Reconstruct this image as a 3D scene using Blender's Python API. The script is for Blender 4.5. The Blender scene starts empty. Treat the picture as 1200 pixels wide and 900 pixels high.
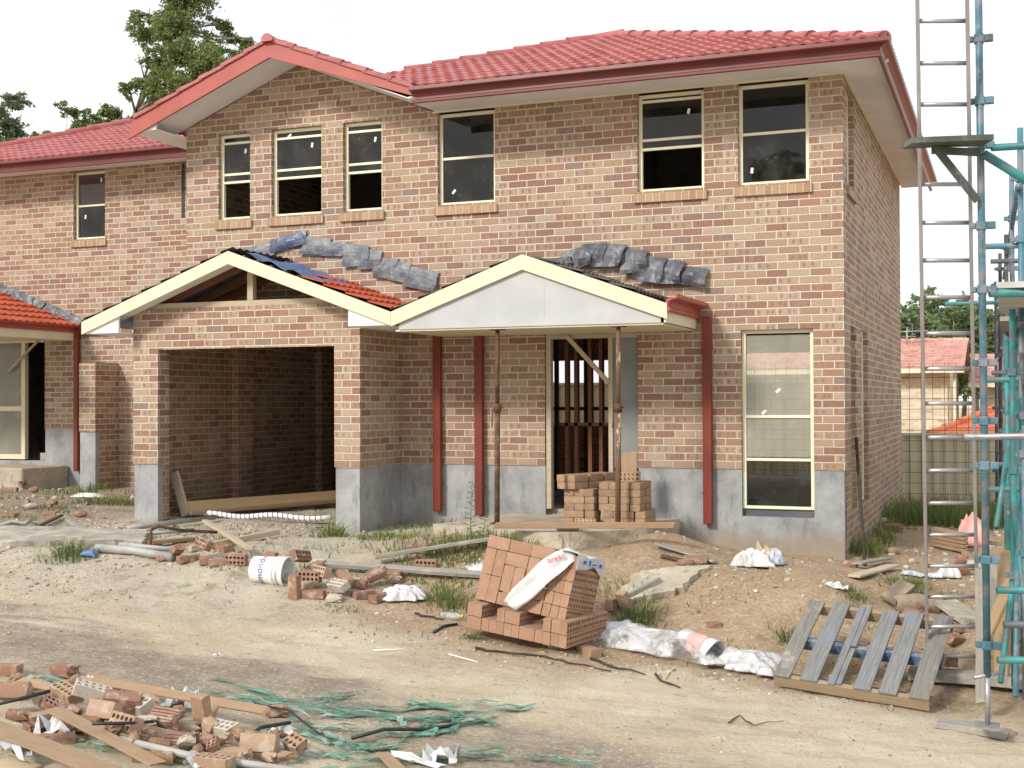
import bpy, bmesh, math, random
import numpy as np
from mathutils import Vector, Matrix
random.seed(7)
S = bpy.context.scene
COL = S.collection
R = math.radians
def _sm(a, b, x):
    t = np.clip((x - a) / (b - a), 0.0, 1.0)
    return t * t * (3 - 2 * t)
def _hash(i, j, s):
    h = np.sin(i * 127.1 + j * 311.7 + s * 74.7) * 43758.5453
    return h - np.floor(h)
def vnoise(x, y, s=0):
    i = np.floor(x); j = np.floor(y); fx = x - i; fy = y - j
    fx = fx * fx * (3 - 2 * fx); fy = fy * fy * (3 - 2 * fy)
    a = _hash(i, j, s); b = _hash(i + 1, j, s); c = _hash(i, j + 1, s); d = _hash(i + 1, j + 1, s)
    return (a + (b - a) * fx) * (1 - fy) + (c + (d - c) * fx) * fy - 0.5
def _bump(X, Y, cx, cy, rx, ry, h, rot=0.0):
    c, s = math.cos(rot), math.sin(rot)
    u = ((X - cx) * c + (Y - cy) * s) / rx; v = (-(X - cx) * s + (Y - cy) * c) / ry
    return h * np.exp(-(u * u + v * v))
def ground(X, Y, fine=True):
    X = np.asarray(X, dtype=float); Y = np.asarray(Y, dtype=float)
    zh = -0.02 - 0.028 * np.clip(X, -14, 1.0)
    zr = -0.34 - 0.05 * (np.clip(X, -12, 2.0) + 4)
    k = _sm(-5, -2, X)
    e0 = -1.9 + 0.5 * k; e1 = -5.4 + 1.3 * k
    w = _sm(0, 1, (Y - e0) / (e1 - e0))
    z = zh * (1 - w) + zr * w
    z = z + _bump(X, Y, -3.95, -0.75, 0.9, 0.7, 0.13) + _bump(X, Y, -0.35, -2.3, 1.1, 0.55, 0.16, 0.1)
    z = z - _bump(X, Y, 0.85, -2.4, 0.5, 0.7, 0.22) - _sm(3.0, 9.5, Y) * 0.45 * _sm(-3, 0.5, X)
    z = z + _bump(X, Y, -3.75, -8.05, 1.0, .55, .10, .1)
    z = z + _bump(X, Y, -3.3, -2.15, 0.95, 0.55, 0.27)
    z = z + _bump(X, Y, -1.75, -1.15, 0.55, 0.75, 0.24)
    z = z + _bump(X, Y, -7.6, -3.3, 2.2, 0.5, 0.07, 0.15)
    road = _sm(-3.9, -5.2, Y)
    z = z + vnoise(X * 0.9, Y * 0.9, 3) * (0.07 - 0.035 * road)
    if fine:
        z = z + vnoise(X * 3.1, Y * 3.1, 5) * (0.045 - 0.025 * road) + vnoise(X * 8, Y * 8, 6) * 0.018 + vnoise(X * 17, Y * 17, 8) * 0.009
        z = z + road * (vnoise(X * 0.7 + Y * 0.25, Y * 5.5 - X * 1.2, 9) * 0.035 + vnoise(X * 13 + Y * 3, Y * 15, 12) * 0.010)
    return z
def gz(x, y):
    return float(ground(x, y))

# ------------------------------------------------------------------ mesh builder
class MB:
    def __init__(s):
        s.v = []; s.f = []; s.m = []
    def add(s, vs, fs, mi=0):
        o = len(s.v); s.v += [tuple(v) for v in vs]
        s.f += [tuple(i + o for i in f) for f in fs]; s.m += [mi] * len(fs)
        return s
    def box(s, x0, x1, y0, y1, z0, z1, mi=0):
        return s.add([(x0,y0,z0),(x1,y0,z0),(x1,y1,z0),(x0,y1,z0),(x0,y0,z1),(x1,y0,z1),(x1,y1,z1),(x0,y1,z1)],
                     [(0,3,2,1),(4,5,6,7),(0,1,5,4),(1,2,6,5),(2,3,7,6),(3,0,4,7)], mi)
    def obox(s, M, sx, sy, sz, mi=0, jit=0.0):
        vs = []
        for z in (-1, 1):
            for x, y in ((-1,-1),(1,-1),(1,1),(-1,1)):
                j = [random.uniform(-jit, jit) for _ in range(3)]
                vs.append(M @ Vector((x*sx/2+j[0], y*sy/2+j[1], z*sz/2+j[2])))
        return s.add(vs, [(0,3,2,1),(4,5,6,7),(0,1,5,4),(1,2,6,5),(2,3,7,6),(3,0,4,7)], mi)
    def beam(s, a, b, w, h, mi=0, upv=(0,0,1), jit=0.0):
        a = Vector(a); b = Vector(b); d = b - a; L = d.length; d.normalize()
        u = Vector(upv); r = d.cross(u)
        if r.length < 1e-4: r = d.cross(Vector((0,1,0)))
        r.normalize(); u = r.cross(d)
        M = Matrix((( d.x, r.x, u.x, (a.x+b.x)/2),(d.y, r.y, u.y, (a.y+b.y)/2),(d.z, r.z, u.z, (a.z+b.z)/2),(0,0,0,1)))
        return s.obox(M, L, w, h, mi, jit)
    def prism(s, poly, axis, a, b, mi=0):
        """poly: 2D points; axis 'Y': points are (x,z) run from y=a to y=b; 'X': (y,z); 'Z': (x,y)"""
        def P(p, t): return (p[0],t,p[1]) if axis == 'Y' else ((t,p[0],p[1]) if axis == 'X' else (p[0],p[1],t))
        n = len(poly); vs = [P(p,a) for p in poly] + [P(p,b) for p in poly]
        fs = [tuple(range(n)), tuple(range(2*n-1, n-1, -1))]
        fs += [(i, i+n, (i+1)%n+n, (i+1)%n) for i in range(n)]
        return s.add(vs, fs, mi)
    def tube(s, pts, r, n=8, mi=0, cap=True, r2=None):
        pts = [Vector(p) for p in pts]; k = len(pts); rings = []
        base = None
        for i, p in enumerate(pts):
            d = (pts[min(i+1,k-1)] - pts[max(i-1,0)])
            d.normalize()
            if base is None:
                base = d.cross(Vector((0,0,1)))
                if base.length < 0.05: base = d.cross(Vector((0,1,0)))
            a = (base - d * base.dot(d)).normalized(); base = a; c = d.cross(a)
            rr = r if r2 is None else r + (r2 - r) * i / max(1, k-1)
            if isinstance(r, (list, tuple)): rr = r[i]
            rings.append([p + a*math.cos(2*math.pi*j/n)*rr + c*math.sin(2*math.pi*j/n)*rr for j in range(n)])
        vs = [v for g in rings for v in g]; fs = []
        for i in range(k-1):
            for j in range(n):
                fs.append((i*n+j, i*n+(j+1)%n, (i+1)*n+(j+1)%n, (i+1)*n+j))
        if cap: fs += [tuple(range(n-1,-1,-1)), tuple(range((k-1)*n, k*n))]
        return s.add(vs, fs, mi)
    def grid(s, fn, nu, nv, mi=0):
        vs = [fn(i/nu, j/nv) for j in range(nv+1) for i in range(nu+1)]
        fs = [(j*(nu+1)+i, j*(nu+1)+i+1, (j+1)*(nu+1)+i+1, (j+1)*(nu+1)+i) for j in range(nv) for i in range(nu)]
        return s.add(vs, fs, mi)
    def build(s, name, mats, parent=None, smooth=False, weld=False, fix=True, loc=None):
        me = bpy.data.meshes.new(name)
        vs = s.v
        if loc is not None: vs = [(v[0]-loc[0], v[1]-loc[1], v[2]-loc[2]) for v in vs]
        me.from_pydata(vs, [], s.f); me.update()
        if not isinstance(mats, (list, tuple)): mats = [mats]
        for m in mats: me.materials.append(m)
        if len(mats) > 1: me.polygons.foreach_set('material_index', s.m)
        if weld or fix:
            bm = bmesh.new(); bm.from_mesh(me)
            if weld: bmesh.ops.remove_doubles(bm, verts=bm.verts, dist=1e-4)
            if fix: bmesh.ops.recalc_face_normals(bm, faces=bm.faces)
            bm.to_mesh(me); bm.free()
        if smooth: me.polygons.foreach_set('use_smooth', [True]*len(me.polygons))
        o = bpy.data.objects.new(name, me); COL.objects.link(o)
        if loc is not None: o.location = loc
        if parent is not None:
            o.parent = parent
            o.matrix_parent_inverse = Matrix.Translation(parent.location).inverted() if parent.location.length > 0 else Matrix()
        return o

def tag(o, label=None, cat=None, group=None, kind=None):
    if label: o['label'] = label
    if cat: o['category'] = cat
    if group: o['group'] = group
    if kind: o['kind'] = kind
    return o
def empty(name, loc, label, cat, group=None):
    o = bpy.data.objects.new(name, None); COL.objects.link(o); o.location = loc; o.empty_display_size = 0.2
    return tag(o, label, cat, group)
def inst(me, name, M, parent=None):
    o = bpy.data.objects.new(name, me); COL.objects.link(o); o.matrix_world = M
    if parent is not None: o.parent = parent; o.matrix_parent_inverse = Matrix.Translation(parent.location).inverted()
    return o
def TRS(loc, rz=0, rx=0, ry=0):
    return Matrix.Translation(loc) @ Matrix.Rotation(rz,4,'Z') @ Matrix.Rotation(rx,4,'X') @ Matrix.Rotation(ry,4,'Y')
def bevel(o, w=0.004, seg=1):
    m = o.modifiers.new('bevel', 'BEVEL'); m.width = w; m.segments = seg; m.limit_method = 'ANGLE'
    return o

# ------------------------------------------------------------------ node helper
class NT:
    def __init__(s, name):
        s.mat = bpy.data.materials.new(name); s.mat.use_nodes = True
        s.t = s.mat.node_tree; s.t.nodes.clear()
        s.out = s.t.nodes.new('ShaderNodeOutputMaterial')
    def n(s, typ, **kw):
        x = s.t.nodes.new(typ)
        for k, v in kw.items(): setattr(x, k, v)
        return x
    def put(s, sock, val):
        if val is None: return
        if hasattr(val, 'links') or isinstance(val, bpy.types.NodeSocket): s.t.links.new(val, sock)
        else:
            if isinstance(val, (tuple, list)) and sock.type == 'RGBA' and len(val) == 3: val = (*val, 1)
            sock.default_value = val
    def math(s, op, a, b=None, c=None, clamp=False):
        x = s.n('ShaderNodeMath', operation=op, use_clamp=clamp)
        s.put(x.inputs[0], a); s.put(x.inputs[1], b); s.put(x.inputs[2], c)
        return x.outputs[0]
    def pos(s): return s.n('ShaderNodeNewGeometry').outputs['Position']
    def obj(s): return s.n('ShaderNodeTexCoord').outputs['Object']
    def rnd(s): return s.n('ShaderNodeObjectInfo').outputs['Random']
    def sep(s, v):
        x = s.n('ShaderNodeSeparateXYZ'); s.put(x.inputs[0], v); return x.outputs
    def comb(s, a, b, c=0.0):
        x = s.n('ShaderNodeCombineXYZ'); s.put(x.inputs[0], a); s.put(x.inputs[1], b); s.put(x.inputs[2], c); return x.outputs[0]
    def scale(s, v, sc):
        x = s.n('ShaderNodeVectorMath', operation='MULTIPLY'); s.put(x.inputs[0], v); s.put(x.inputs[1], sc); return x.outputs[0]
    def noise(s, v, sc, det=3, rough=0.55, col=False):
        x = s.n('ShaderNodeTexNoise'); s.put(x.inputs['Vector'], v)
        x.inputs['Scale'].default_value = sc; x.inputs['Detail'].default_value = det; x.inputs['Roughness'].default_value = rough
        return x.outputs[1 if col else 0]
    def vor(s, v, sc, feat='F1', out=0):
        x = s.n('ShaderNodeTexVoronoi', feature=feat); s.put(x.inputs['Vector'], v); x.inputs['Scale'].default_value = sc
        return x.outputs[out]
    def white(s, v):
        x = s.n('ShaderNodeTexWhiteNoise', noise_dimensions='3D'); s.put(x.inputs['Vector'], v); return x.outputs[0]
    def mr(s, v, a, b, c=0.0, d=1.0, smooth=True):
        x = s.n('ShaderNodeMapRange', interpolation_type='SMOOTHSTEP' if smooth else 'LINEAR')
        for i, q in enumerate((v, a, b, c, d)): s.put(x.inputs[i], q)
        return x.outputs[0]
    def ramp(s, v, stops, const=False):
        x = s.n('ShaderNodeValToRGB'); e = x.color_ramp.elements
        if const: x.color_ramp.interpolation = 'CONSTANT'
        while len(e) < len(stops): e.new(0.5)
        for i, (p, c) in enumerate(stops):
            e[i].position = p; e[i].color = (*c, 1) if len(c) == 3 else c
        s.put(x.inputs[0], v); return x.outputs[0]
    def mix(s, f, a, b, mode='MIX'):
        x = s.n('ShaderNodeMix', data_type='RGBA', blend_type=mode)
        s.put(x.inputs[0], f); s.put(x.inputs[6], a); s.put(x.inputs[7], b); return x.outputs[2]
    def bump(s, h, dist=0.01, st=1.0):
        x = s.n('ShaderNodeBump'); x.inputs['Strength'].default_value = st; x.inputs['Distance'].default_value = dist
        s.put(x.inputs['Height'], h); return x.outputs[0]
    def bsdf(s, col, rough=0.8, metal=0.0, normal=None, spec=None, **kw):
        x = s.n('ShaderNodeBsdfPrincipled'); s.put(x.inputs['Base Color'], col); s.put(x.inputs['Roughness'], rough)
        x.inputs['Metallic'].default_value = metal
        if normal is not None: s.put(x.inputs['Normal'], normal)
        if spec is not None: x.inputs['Specular IOR Level'].default_value = spec
        for k, v in kw.items(): s.put(x.inputs[k], v)
        s.last = x
        s.t.links.new(x.outputs[0], s.out.inputs[0]); return s.mat
# ------------------------------------------------------------------ materials
def simple(name, col, rough=0.7, var=0.18, sc=6, metal=0.0, bump=0.0, bsc=40, spec=None, dirt=None, dsc=1.5, dth=(0.5,0.7)):
    n = NT(name); p = n.obj()
    a = n.noise(p, sc, 4)
    c = n.mix(n.mr(a, 0.3, 0.7), tuple(x*(1-var) for x in col), tuple(min(1,x*(1+var)) for x in col))
    if dirt is not None:
        c = n.mix(n.mr(n.noise(n.scale(p,(1,1,1)), dsc*4, 6, 0.7), dth[0], dth[1]), c, dirt)
    nr = n.bump(n.noise(p, bsc, 3), bump) if bump else None
    return n.bsdf(c, rough, metal, nr, spec)
def brick_wall_mat(name, tint=(1,1,1)):
    n = NT(name); P = n.pos(); x, y, z = n.sep(P)
    N = n.n('ShaderNodeNewGeometry').outputs['True Normal']; nx, ny, nz = n.sep(N)
    sel = n.math('GREATER_THAN', n.math('ABSOLUTE', nx), 0.6)
    u = n.math('ADD', n.math('MULTIPLY', x, n.math('SUBTRACT', 1.0, sel)), n.math('MULTIPLY', y, sel))
    wob = n.math('MULTIPLY', n.math('SUBTRACT', n.noise(P, 9, 2), 0.5), 0.010)
    v = n.math('DIVIDE', n.math('SUBTRACT', n.math('ADD', z, wob), 0.915), 0.086)
    row = n.math('FLOOR', v); fv = n.math('SUBTRACT', v, row)
    odd = n.math('FLOORED_MODULO', row, 2.0)
    shift = n.math('MULTIPLY', n.math('SUBTRACT', n.white(n.comb(row, 3.0, 1.0)), 0.5), 0.12)
    uu = n.math('ADD', n.math('ADD', n.math('DIVIDE', n.math('ADD', u, n.math('MULTIPLY', wob, 0.7)), 0.24), n.math('MULTIPLY', odd, 0.5)), shift)
    col = n.math('FLOOR', uu); fu = n.math('SUBTRACT', uu, col)
    cell = n.comb(col, row, n.math('MULTIPLY', sel, 17.0))
    r1 = n.white(cell); r2 = n.white(n.comb(col, row, 41.3)); r3 = n.white(n.comb(row, col, 9.7))
    du = n.math('MULTIPLY', n.math('MINIMUM', fu, n.math('SUBTRACT', 1.0, fu)), 0.24)
    dv = n.math('MULTIPLY', n.math('MINIMUM', fv, n.math('SUBTRACT', 1.0, fv)), 0.086)
    d = n.math('ADD', n.math('MINIMUM', du, dv), n.math('MULTIPLY', n.math('SUBTRACT', n.noise(P, 70, 2), 0.5), 0.006))
    m = n.mr(d, 0.0042, 0.0085)
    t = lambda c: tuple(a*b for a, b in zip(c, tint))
    bc = n.ramp(r1, [(0.0,t((0.420,0.310,0.215))),(0.20,t((0.370,0.255,0.172))),(0.36,t((0.450,0.345,0.250))),(0.52,t((0.335,0.210,0.140))),
                     (0.67,t((0.33,0.170,0.115))),(0.78,t((0.26,0.120,0.086))),(0.88,t((0.23,0.115,0.090))),(0.96,t((0.22,0.160,0.138)))], True)
    # iron spots running down some of the bricks
    wsp = n.math('MULTIPLY', n.math('SUBTRACT', n.noise(P, 45, 3, 0.6), 0.5), 0.040)
    spm = None
    for c0, c1, rr in ((0.20, 0.16, r2), (0.52, 0.20, r3), (0.80, 0.08, r1)):
        dx = n.math('MULTIPLY', n.math('SUBTRACT', fu, n.math('ADD', c0, n.math('MULTIPLY', n.math('SUBTRACT', rr, 0.5), c1))), 0.24)
        dy = n.math('MULTIPLY', n.math('SUBTRACT', fv, 0.5), 0.060)
        dd = n.math('ADD', n.math('SQRT', n.math('ADD', n.math('MULTIPLY', dx, dx), n.math('MULTIPLY', dy, dy))), wsp)
        s1 = n.mr(dd, 0.024, 0.012)
        spm = s1 if spm is None else n.math('MAXIMUM', spm, n.math('MULTIPLY', s1, n.mr(rr, 0.3, 0.5)))
    spm = n.math('MULTIPLY', spm, n.mr(r3, 0.52, 0.58))
    bc = n.mix(n.math('MULTIPLY', spm, 0.75), bc, t((0.195,0.100,0.075)))
    gr = n.noise(P, 105, 4, 0.8)
    bc = n.mix(n.mr(n.noise(P, 48, 4, 0.8), 0.44, 0.60, 0, 0.5), bc, t((0.235,0.145,0.105)))
    bc = n.mix(n.mr(gr, 0.42, 0.66, 0, 0.45), bc, t((0.50,0.385,0.30)))
    mc = n.mix(n.noise(P, 14, 3), t((0.58,0.515,0.42)), t((0.70,0.63,0.53)))
    c = n.mix(m, mc, bc)
    # white salt bloom and dust
    bl = n.mr(n.noise(n.scale(P,(1,1,0.6)), 1.3, 6, 0.72), 0.56, 0.76, 0, 0.42)
    c = n.mix(bl, c, (0.52,0.465,0.41))
    sm = n.mr(n.noise(P, 3.2, 5, 0.75), 0.66, 0.74, 0, 0.6)
    c = n.mix(sm, c, (0.58,0.545,0.50))
    big = n.noise(n.scale(P,(1,1,1.3)), 0.75, 5, 0.7)
    c = n.mix(n.mr(big, 0.50, 0.72, 0, 0.30), c, t((0.30,0.215,0.15)))
    c = n.mix(n.mr(big, 0.46, 0.28, 0, 0.22), c, (0.55,0.47,0.38))
    # splashed earth low down and pale run-off streaks
    low = n.mr(n.math('ADD', z, n.math('MULTIPLY', n.noise(P, 2.2, 5, 0.7), 1.6)), 1.2, 2.6, 0.30, 0.0)
    c = n.mix(low, c, (0.25,0.175,0.115))
    stk = n.math('MULTIPLY', n.mr(n.noise(n.scale(P,(1,1,0.10)), 5.5, 4, 0.6), 0.60, 0.72, 0, 0.5), n.mr(n.noise(P, 0.9, 3), 0.48, 0.62))
    c = n.mix(stk, c, (0.58,0.53,0.46))
    h = n.math('ADD', m, n.math('MULTIPLY', gr, 0.35))
    return n.bsdf(c, 0.92, 0, n.bump(h, 0.006, 0.9), 0.2)
M = {}
M['brick'] = brick_wall_mat('clay_brickwork')
M['brick_shaded'] = brick_wall_mat('clay_brickwork_shade_tint', (0.92,0.84,0.76))  # wall brick tinted darker to deepen the shade of the interior
def render_mat():
    n = NT('cement_render'); P = n.pos(); x,y,z = n.sep(P)
    c = n.ramp(n.noise(P, 1.6, 6, 0.7), [(0.30,(0.225,0.23,0.235)),(0.5,(0.335,0.34,0.345)),(0.70,(0.455,0.455,0.45))])
    c = n.mix(n.mr(n.noise(n.scale(P,(1,1,0.35)), 6, 6, 0.75), 0.50, 0.68, 0, 0.7), c, (0.20,0.20,0.198))
    # splashed earth low down on the wall
    low = n.mr(n.math('ADD', z, n.math('MULTIPLY', n.noise(P, 3.5, 4), 0.34)), 0.22, 0.46, 0.75, 0.0)
    c = n.mix(low, c, (0.31,0.25,0.18))
    return n.bsdf(c, 0.93, 0, n.bump(n.noise(P, 60, 4, 0.7), 0.006), 0.15)
M['render'] = render_mat()
def tile_mat(name, a, b, rough=0.45):
    n = NT(name); P = n.pos()
    c = n.mix(n.mr(n.noise(P, 2.2, 5, 0.7), 0.3, 0.7), a, b)
    c = n.mix(n.mr(n.noise(P, 4.2, 2, 0.5), 0.48, 0.66, 0, 0.45), c, tuple(q*0.62 for q in a))
    c = n.mix(n.mr(n.noise(P, 11, 4, 0.7), 0.58, 0.78, 0, 0.4), c, tuple(min(1, q*1.25+0.03) for q in b))
    return n.bsdf(c, rough, 0, n.bump(n.noise(P, 80, 3), 0.003), 0.5)
M['tile_rose'] = tile_mat('rose_red_roof_tile', (0.32,0.070,0.068), (0.42,0.120,0.110), 0.38)
M['tile_orange'] = tile_mat('orange_red_roof_tile', (0.42,0.070,0.030), (0.52,0.100,0.045), 0.4)
M['tile_pale'] = tile_mat('weathered_pink_roof_tile', (0.46,0.21,0.16), (0.62,0.36,0.30), 0.6)
M['tile_far'] = tile_mat('terracotta_far_roof', (0.55,0.14,0.06), (0.62,0.19,0.09), 0.6)
M['tile_dark'] = simple('dark_unglazed_tile_edge', (0.10,0.085,0.075), 0.8, 0.3)
M['gutter'] = simple('maroon_gutter_paint', (0.165,0.036,0.034), 0.32, 0.12, 2, spec=0.5)
M['barge'] = simple('salmon_red_barge_paint', (0.37,0.080,0.066), 0.45, 0.08, 3)
M['downpipe'] = simple('oxide_red_downpipe_paint', (0.185,0.028,0.013), 0.5, 0.2, 1.5, dirt=(0.17,0.055,0.03), dth=(0.6,0.75))
M['cream'] = simple('cream_primed_timber', (0.70,0.64,0.46), 0.55, 0.05, 3, bump=0.002, dirt=(0.60,0.53,0.35), dsc=0.6, dth=(0.62,0.85))
M['soffit'] = simple('off_white_soffit_sheet', (0.80,0.79,0.785), 0.7, 0.05, 2)
M['infill'] = simple('primed_gable_sheet', (0.46,0.465,0.47), 0.6, 0.06, 2.5, dirt=(0.38,0.36,0.33), dsc=1.6, dth=(0.60,0.8))
M['frame'] = simple('primrose_window_frame', (0.82,0.78,0.58), 0.4, 0.04, 3)
M['sill'] = None
def sill_mat():
    n = NT('sill_brick'); P = n.pos(); x,y,z = n.sep(P)
    N = n.n('ShaderNodeNewGeometry').outputs['True Normal']; nx, ny, nz = n.sep(N)
    sel = n.math('GREATER_THAN', n.math('ABSOLUTE', nx), 0.6)
    u = n.math('ADD', n.math('MULTIPLY', x, n.math('SUBTRACT', 1.0, sel)), n.math('MULTIPLY', y, sel))
    v = n.math('DIVIDE', u, 0.086); f = n.math('FRACT', v); i = n.math('FLOOR', v)
    d = n.math('MINIMUM', f, n.math('SUBTRACT', 1.0, f))
    c = n.ramp(n.white(n.comb(i, 2.0, 5.0)), [(0,(0.42,0.28,0.18)),(0.4,(0.46,0.32,0.21)),(0.7,(0.37,0.23,0.15))], True)
    c = n.mix(n.mr(n.noise(P, 60, 4), 0.4, 0.7, 0, 0.5), c, (0.30,0.19,0.13))
    c = n.mix(n.mr(d, 0.04, 0.10), (0.56,0.47,0.35), c)
    return n.bsdf(c, 0.9, 0, n.bump(n.mr(d,0.03,0.1), 0.004), 0.2)
M['sill'] = sill_mat()
def glass_mat(name, dust=0.10, tint=0.80, base=0.01):
    n = NT(name); P = n.pos()
    tr = n.n('ShaderNodeBsdfTransparent'); tr.inputs[0].default_value = (tint, tint*1.01, tint, 1)
    gl = n.n('ShaderNodeBsdfGlossy'); gl.inputs['Roughness'].default_value = 0.02; gl.inputs['Color'].default_value = (0.9,0.9,0.9,1)
    df = n.n('ShaderNodeBsdfDiffuse'); df.inputs[0].default_value = (0.56,0.54,0.46,1)
    lw = n.n('ShaderNodeLayerWeight'); lw.inputs[0].default_value = 0.18
    f = n.math('ADD', n.math('MULTIPLY', lw.outputs['Fresnel'], 0.55), 0.02)
    m1 = n.n('ShaderNodeMixShader'); n.put(m1.inputs[0], f); n.t.links.new(tr.outputs[0], m1.inputs[1]); n.t.links.new(gl.outputs[0], m1.inputs[2])
    st = n.noise(n.scale(P,(1,1,0.75)), 3.2, 5, 0.65)
    spk = n.mr(n.noise(P, 55, 2, 0.5), 0.68, 0.74, 0, 0.5)
    dm = n.math('ADD', n.mr(st, 0.42, 0.8, base, base+dust*2.2), n.math('MULTIPLY', spk, n.mr(st, 0.4, 0.6, 0.0, 0.7)))
    m2 = n.n('ShaderNodeMixShader'); n.put(m2.inputs[0], dm); n.t.links.new(m1.outputs[0], m2.inputs[1]); n.t.links.new(df.outputs[0], m2.inputs[2])
    n.t.links.new(m2.outputs[0], n.out.inputs[0]); return n.mat
M['glass'] = glass_mat('dusty_window_glass', 0.025, 0.6)
M['glass_low'] = glass_mat('dusty_painted_haze_glass', 0.07, 0.95, 0.30)  # dust plus a beige haze painted in for fence-coloured light on the panes
M['sticker'] = simple('white_glazing_sticker', (0.82,0.82,0.80), 0.6, 0.03)
def wood_mat(name, a, b, rough=0.75, sc=(1.5,22,22), stain=None):
    n = NT(name); p = n.obj()
    g = n.noise(n.scale(p, sc), 3, 5, 0.65)
    c = n.mix(n.mr(g, 0.3, 0.7), a, b)
    r = n.rnd()
    c = n.mix(n.mr(r, 0, 1, 0, 0.35), c, tuple(q*0.7 for q in b))
    if stain is not None: c = n.mix(n.mr(n.noise(p, 5, 5, 0.7), 0.52, 0.68), c, stain)
    return n.bsdf(c, rough, 0, n.bump(g, 0.003), 0.2)
M['pine'] = wood_mat('fresh_pine', (0.50,0.34,0.16), (0.60,0.44,0.25))
M['pine_pale'] = wood_mat('pale_dusty_pine', (0.46,0.37,0.26), (0.56,0.47,0.35))
M['board_brown'] = wood_mat('brown_fibreboard', (0.33,0.215,0.13), (0.39,0.265,0.17), 0.7, (2,6,6))
M['wood_grey'] = wood_mat('weathered_grey_timber', (0.25,0.23,0.20), (0.38,0.35,0.31), 0.85, (1.5,30,30), (0.40,0.36,0.29))
M['wood_dark'] = wood_mat('dark_wet_timber', (0.09,0.06,0.04), (0.16,0.11,0.08))
M['stud'] = wood_mat('reddish_hardwood_stud', (0.16,0.07,0.035), (0.24,0.11,0.06))
M['pallet'] = wood_mat('blue_washed_grey_pallet_timber', (0.15,0.155,0.16), (0.28,0.275,0.26), 0.9, (30,1.2,26), (0.20,0.23,0.285))
M['pallet_plain'] = wood_mat('grey_pallet_timber', (0.15,0.14,0.13), (0.28,0.26,0.23), 0.9, (30,1.2,26), (0.36,0.33,0.28))
M['pallet_blue'] = simple('blue_painted_bearer', (0.07,0.14,0.27), 0.7, 0.3, 4, dirt=(0.28,0.27,0.26), dth=(0.48,0.62))
M['pallet_edge'] = wood_mat('raw_pallet_edge', (0.30,0.22,0.14), (0.40,0.31,0.21))
M['dark'] = simple('dark_plaster', (0.16,0.14,0.12), 0.9, 0.15)  # one even dark tone for inner surfaces
M['concrete'] = simple('rough_concrete', (0.44,0.385,0.30), 0.95, 0.2, 3, bump=0.012, bsc=22, dirt=(0.30,0.24,0.17), dth=(0.5,0.7))
M['concrete_grey'] = simple('grey_concrete_lump', (0.38,0.345,0.29), 0.95, 0.25, 4, bump=0.015, bsc=18, dirt=(0.24,0.20,0.15), dth=(0.5,0.7))
def lead_mat():
    n = NT('crumpled_lead_sheet'); p = n.obj()
    c = n.ramp(n.noise(p, 7, 6, 0.75), [(0.28,(0.060,0.064,0.078)),(0.48,(0.105,0.112,0.130)),(0.62,(0.18,0.188,0.205)),(0.78,(0.40,0.41,0.42))])
    return n.bsdf(c, 0.5, 0.15, n.bump(n.noise(p, 9, 3, 0.5), 0.008), 0.5)
M['lead'] = lead_mat()
M['blue_film'] = simple('blue_sarking_film', (0.10,0.20,0.42), 0.35, 0.35, 5, bump=0.01, bsc=14)
M['blue_dark'] = simple('dark_blue_film', (0.05,0.07,0.14), 0.35, 0.35, 5, bump=0.01, bsc=14)
M['teal'] = simple('teal_scaffold_paint', (0.035,0.235,0.235), 0.5, 0.3, 5, dirt=(0.13,0.16,0.17), dsc=2.2, dth=(0.47,0.60))
M['teal_blue'] = simple('worn_blue_scaffold_paint', (0.06,0.165,0.21), 0.45, 0.3, 3, dirt=(0.20,0.21,0.24), dsc=1.8, dth=(0.45,0.6))
M['steel'] = simple('galvanised_steel', (0.36,0.36,0.37), 0.42, 0.2, 5, metal=0.6, dirt=(0.22,0.21,0.21), dth=(0.5,0.7))
M['steel_dark'] = simple('dirty_tube_steel', (0.13,0.14,0.15), 0.6, 0.3, 4, metal=0.3)
M['alu'] = simple('dull_aluminium', (0.44,0.42,0.43), 0.36, 0.1, 6, metal=0.6)
M['rust'] = simple('rusty_iron', (0.13,0.060,0.030), 0.85, 0.4, 8, dirt=(0.05,0.03,0.02), dth=(0.5,0.65))
def prop_mat():
    n = NT('rusty_prop_with_flaked_paint'); p = n.obj()
    c = n.mix(n.noise(p, 12, 4), (0.10,0.055,0.03), (0.20,0.115,0.065))
    c = n.mix(n.mr(n.noise(n.scale(p,(1,1,0.45)), 9, 5, 0.7), 0.57, 0.64), c, (0.52,0.40,0.22))
    return n.bsdf(c, 0.75, 0, n.bump(n.noise(p, 40, 3), 0.004))
M['prop'] = prop_mat()
M['board_green'] = simple('mossy_green_scaffold_board', (0.085,0.10,0.080), 0.85, 0.3, 5, dirt=(0.20,0.22,0.19), dth=(0.5,0.7))
M['deck'] = simple('pale_scaffold_plank', (0.48,0.48,0.46), 0.8, 0.12, 4)
M['white_plastic'] = simple('white_plastic', (0.80,0.80,0.79), 0.35, 0.05, 4, dirt=(0.62,0.58,0.50), dsc=1.2, dth=(0.58,0.8))
M['blue_ink'] = simple('blue_print', (0.05,0.10,0.45), 0.5, 0.1)
M['red_ink'] = simple('red_print', (0.60,0.07,0.06), 0.5, 0.1)
M['pink'] = simple('pink_print_plastic', (0.74,0.38,0.34), 0.5, 0.15, 8)
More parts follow.
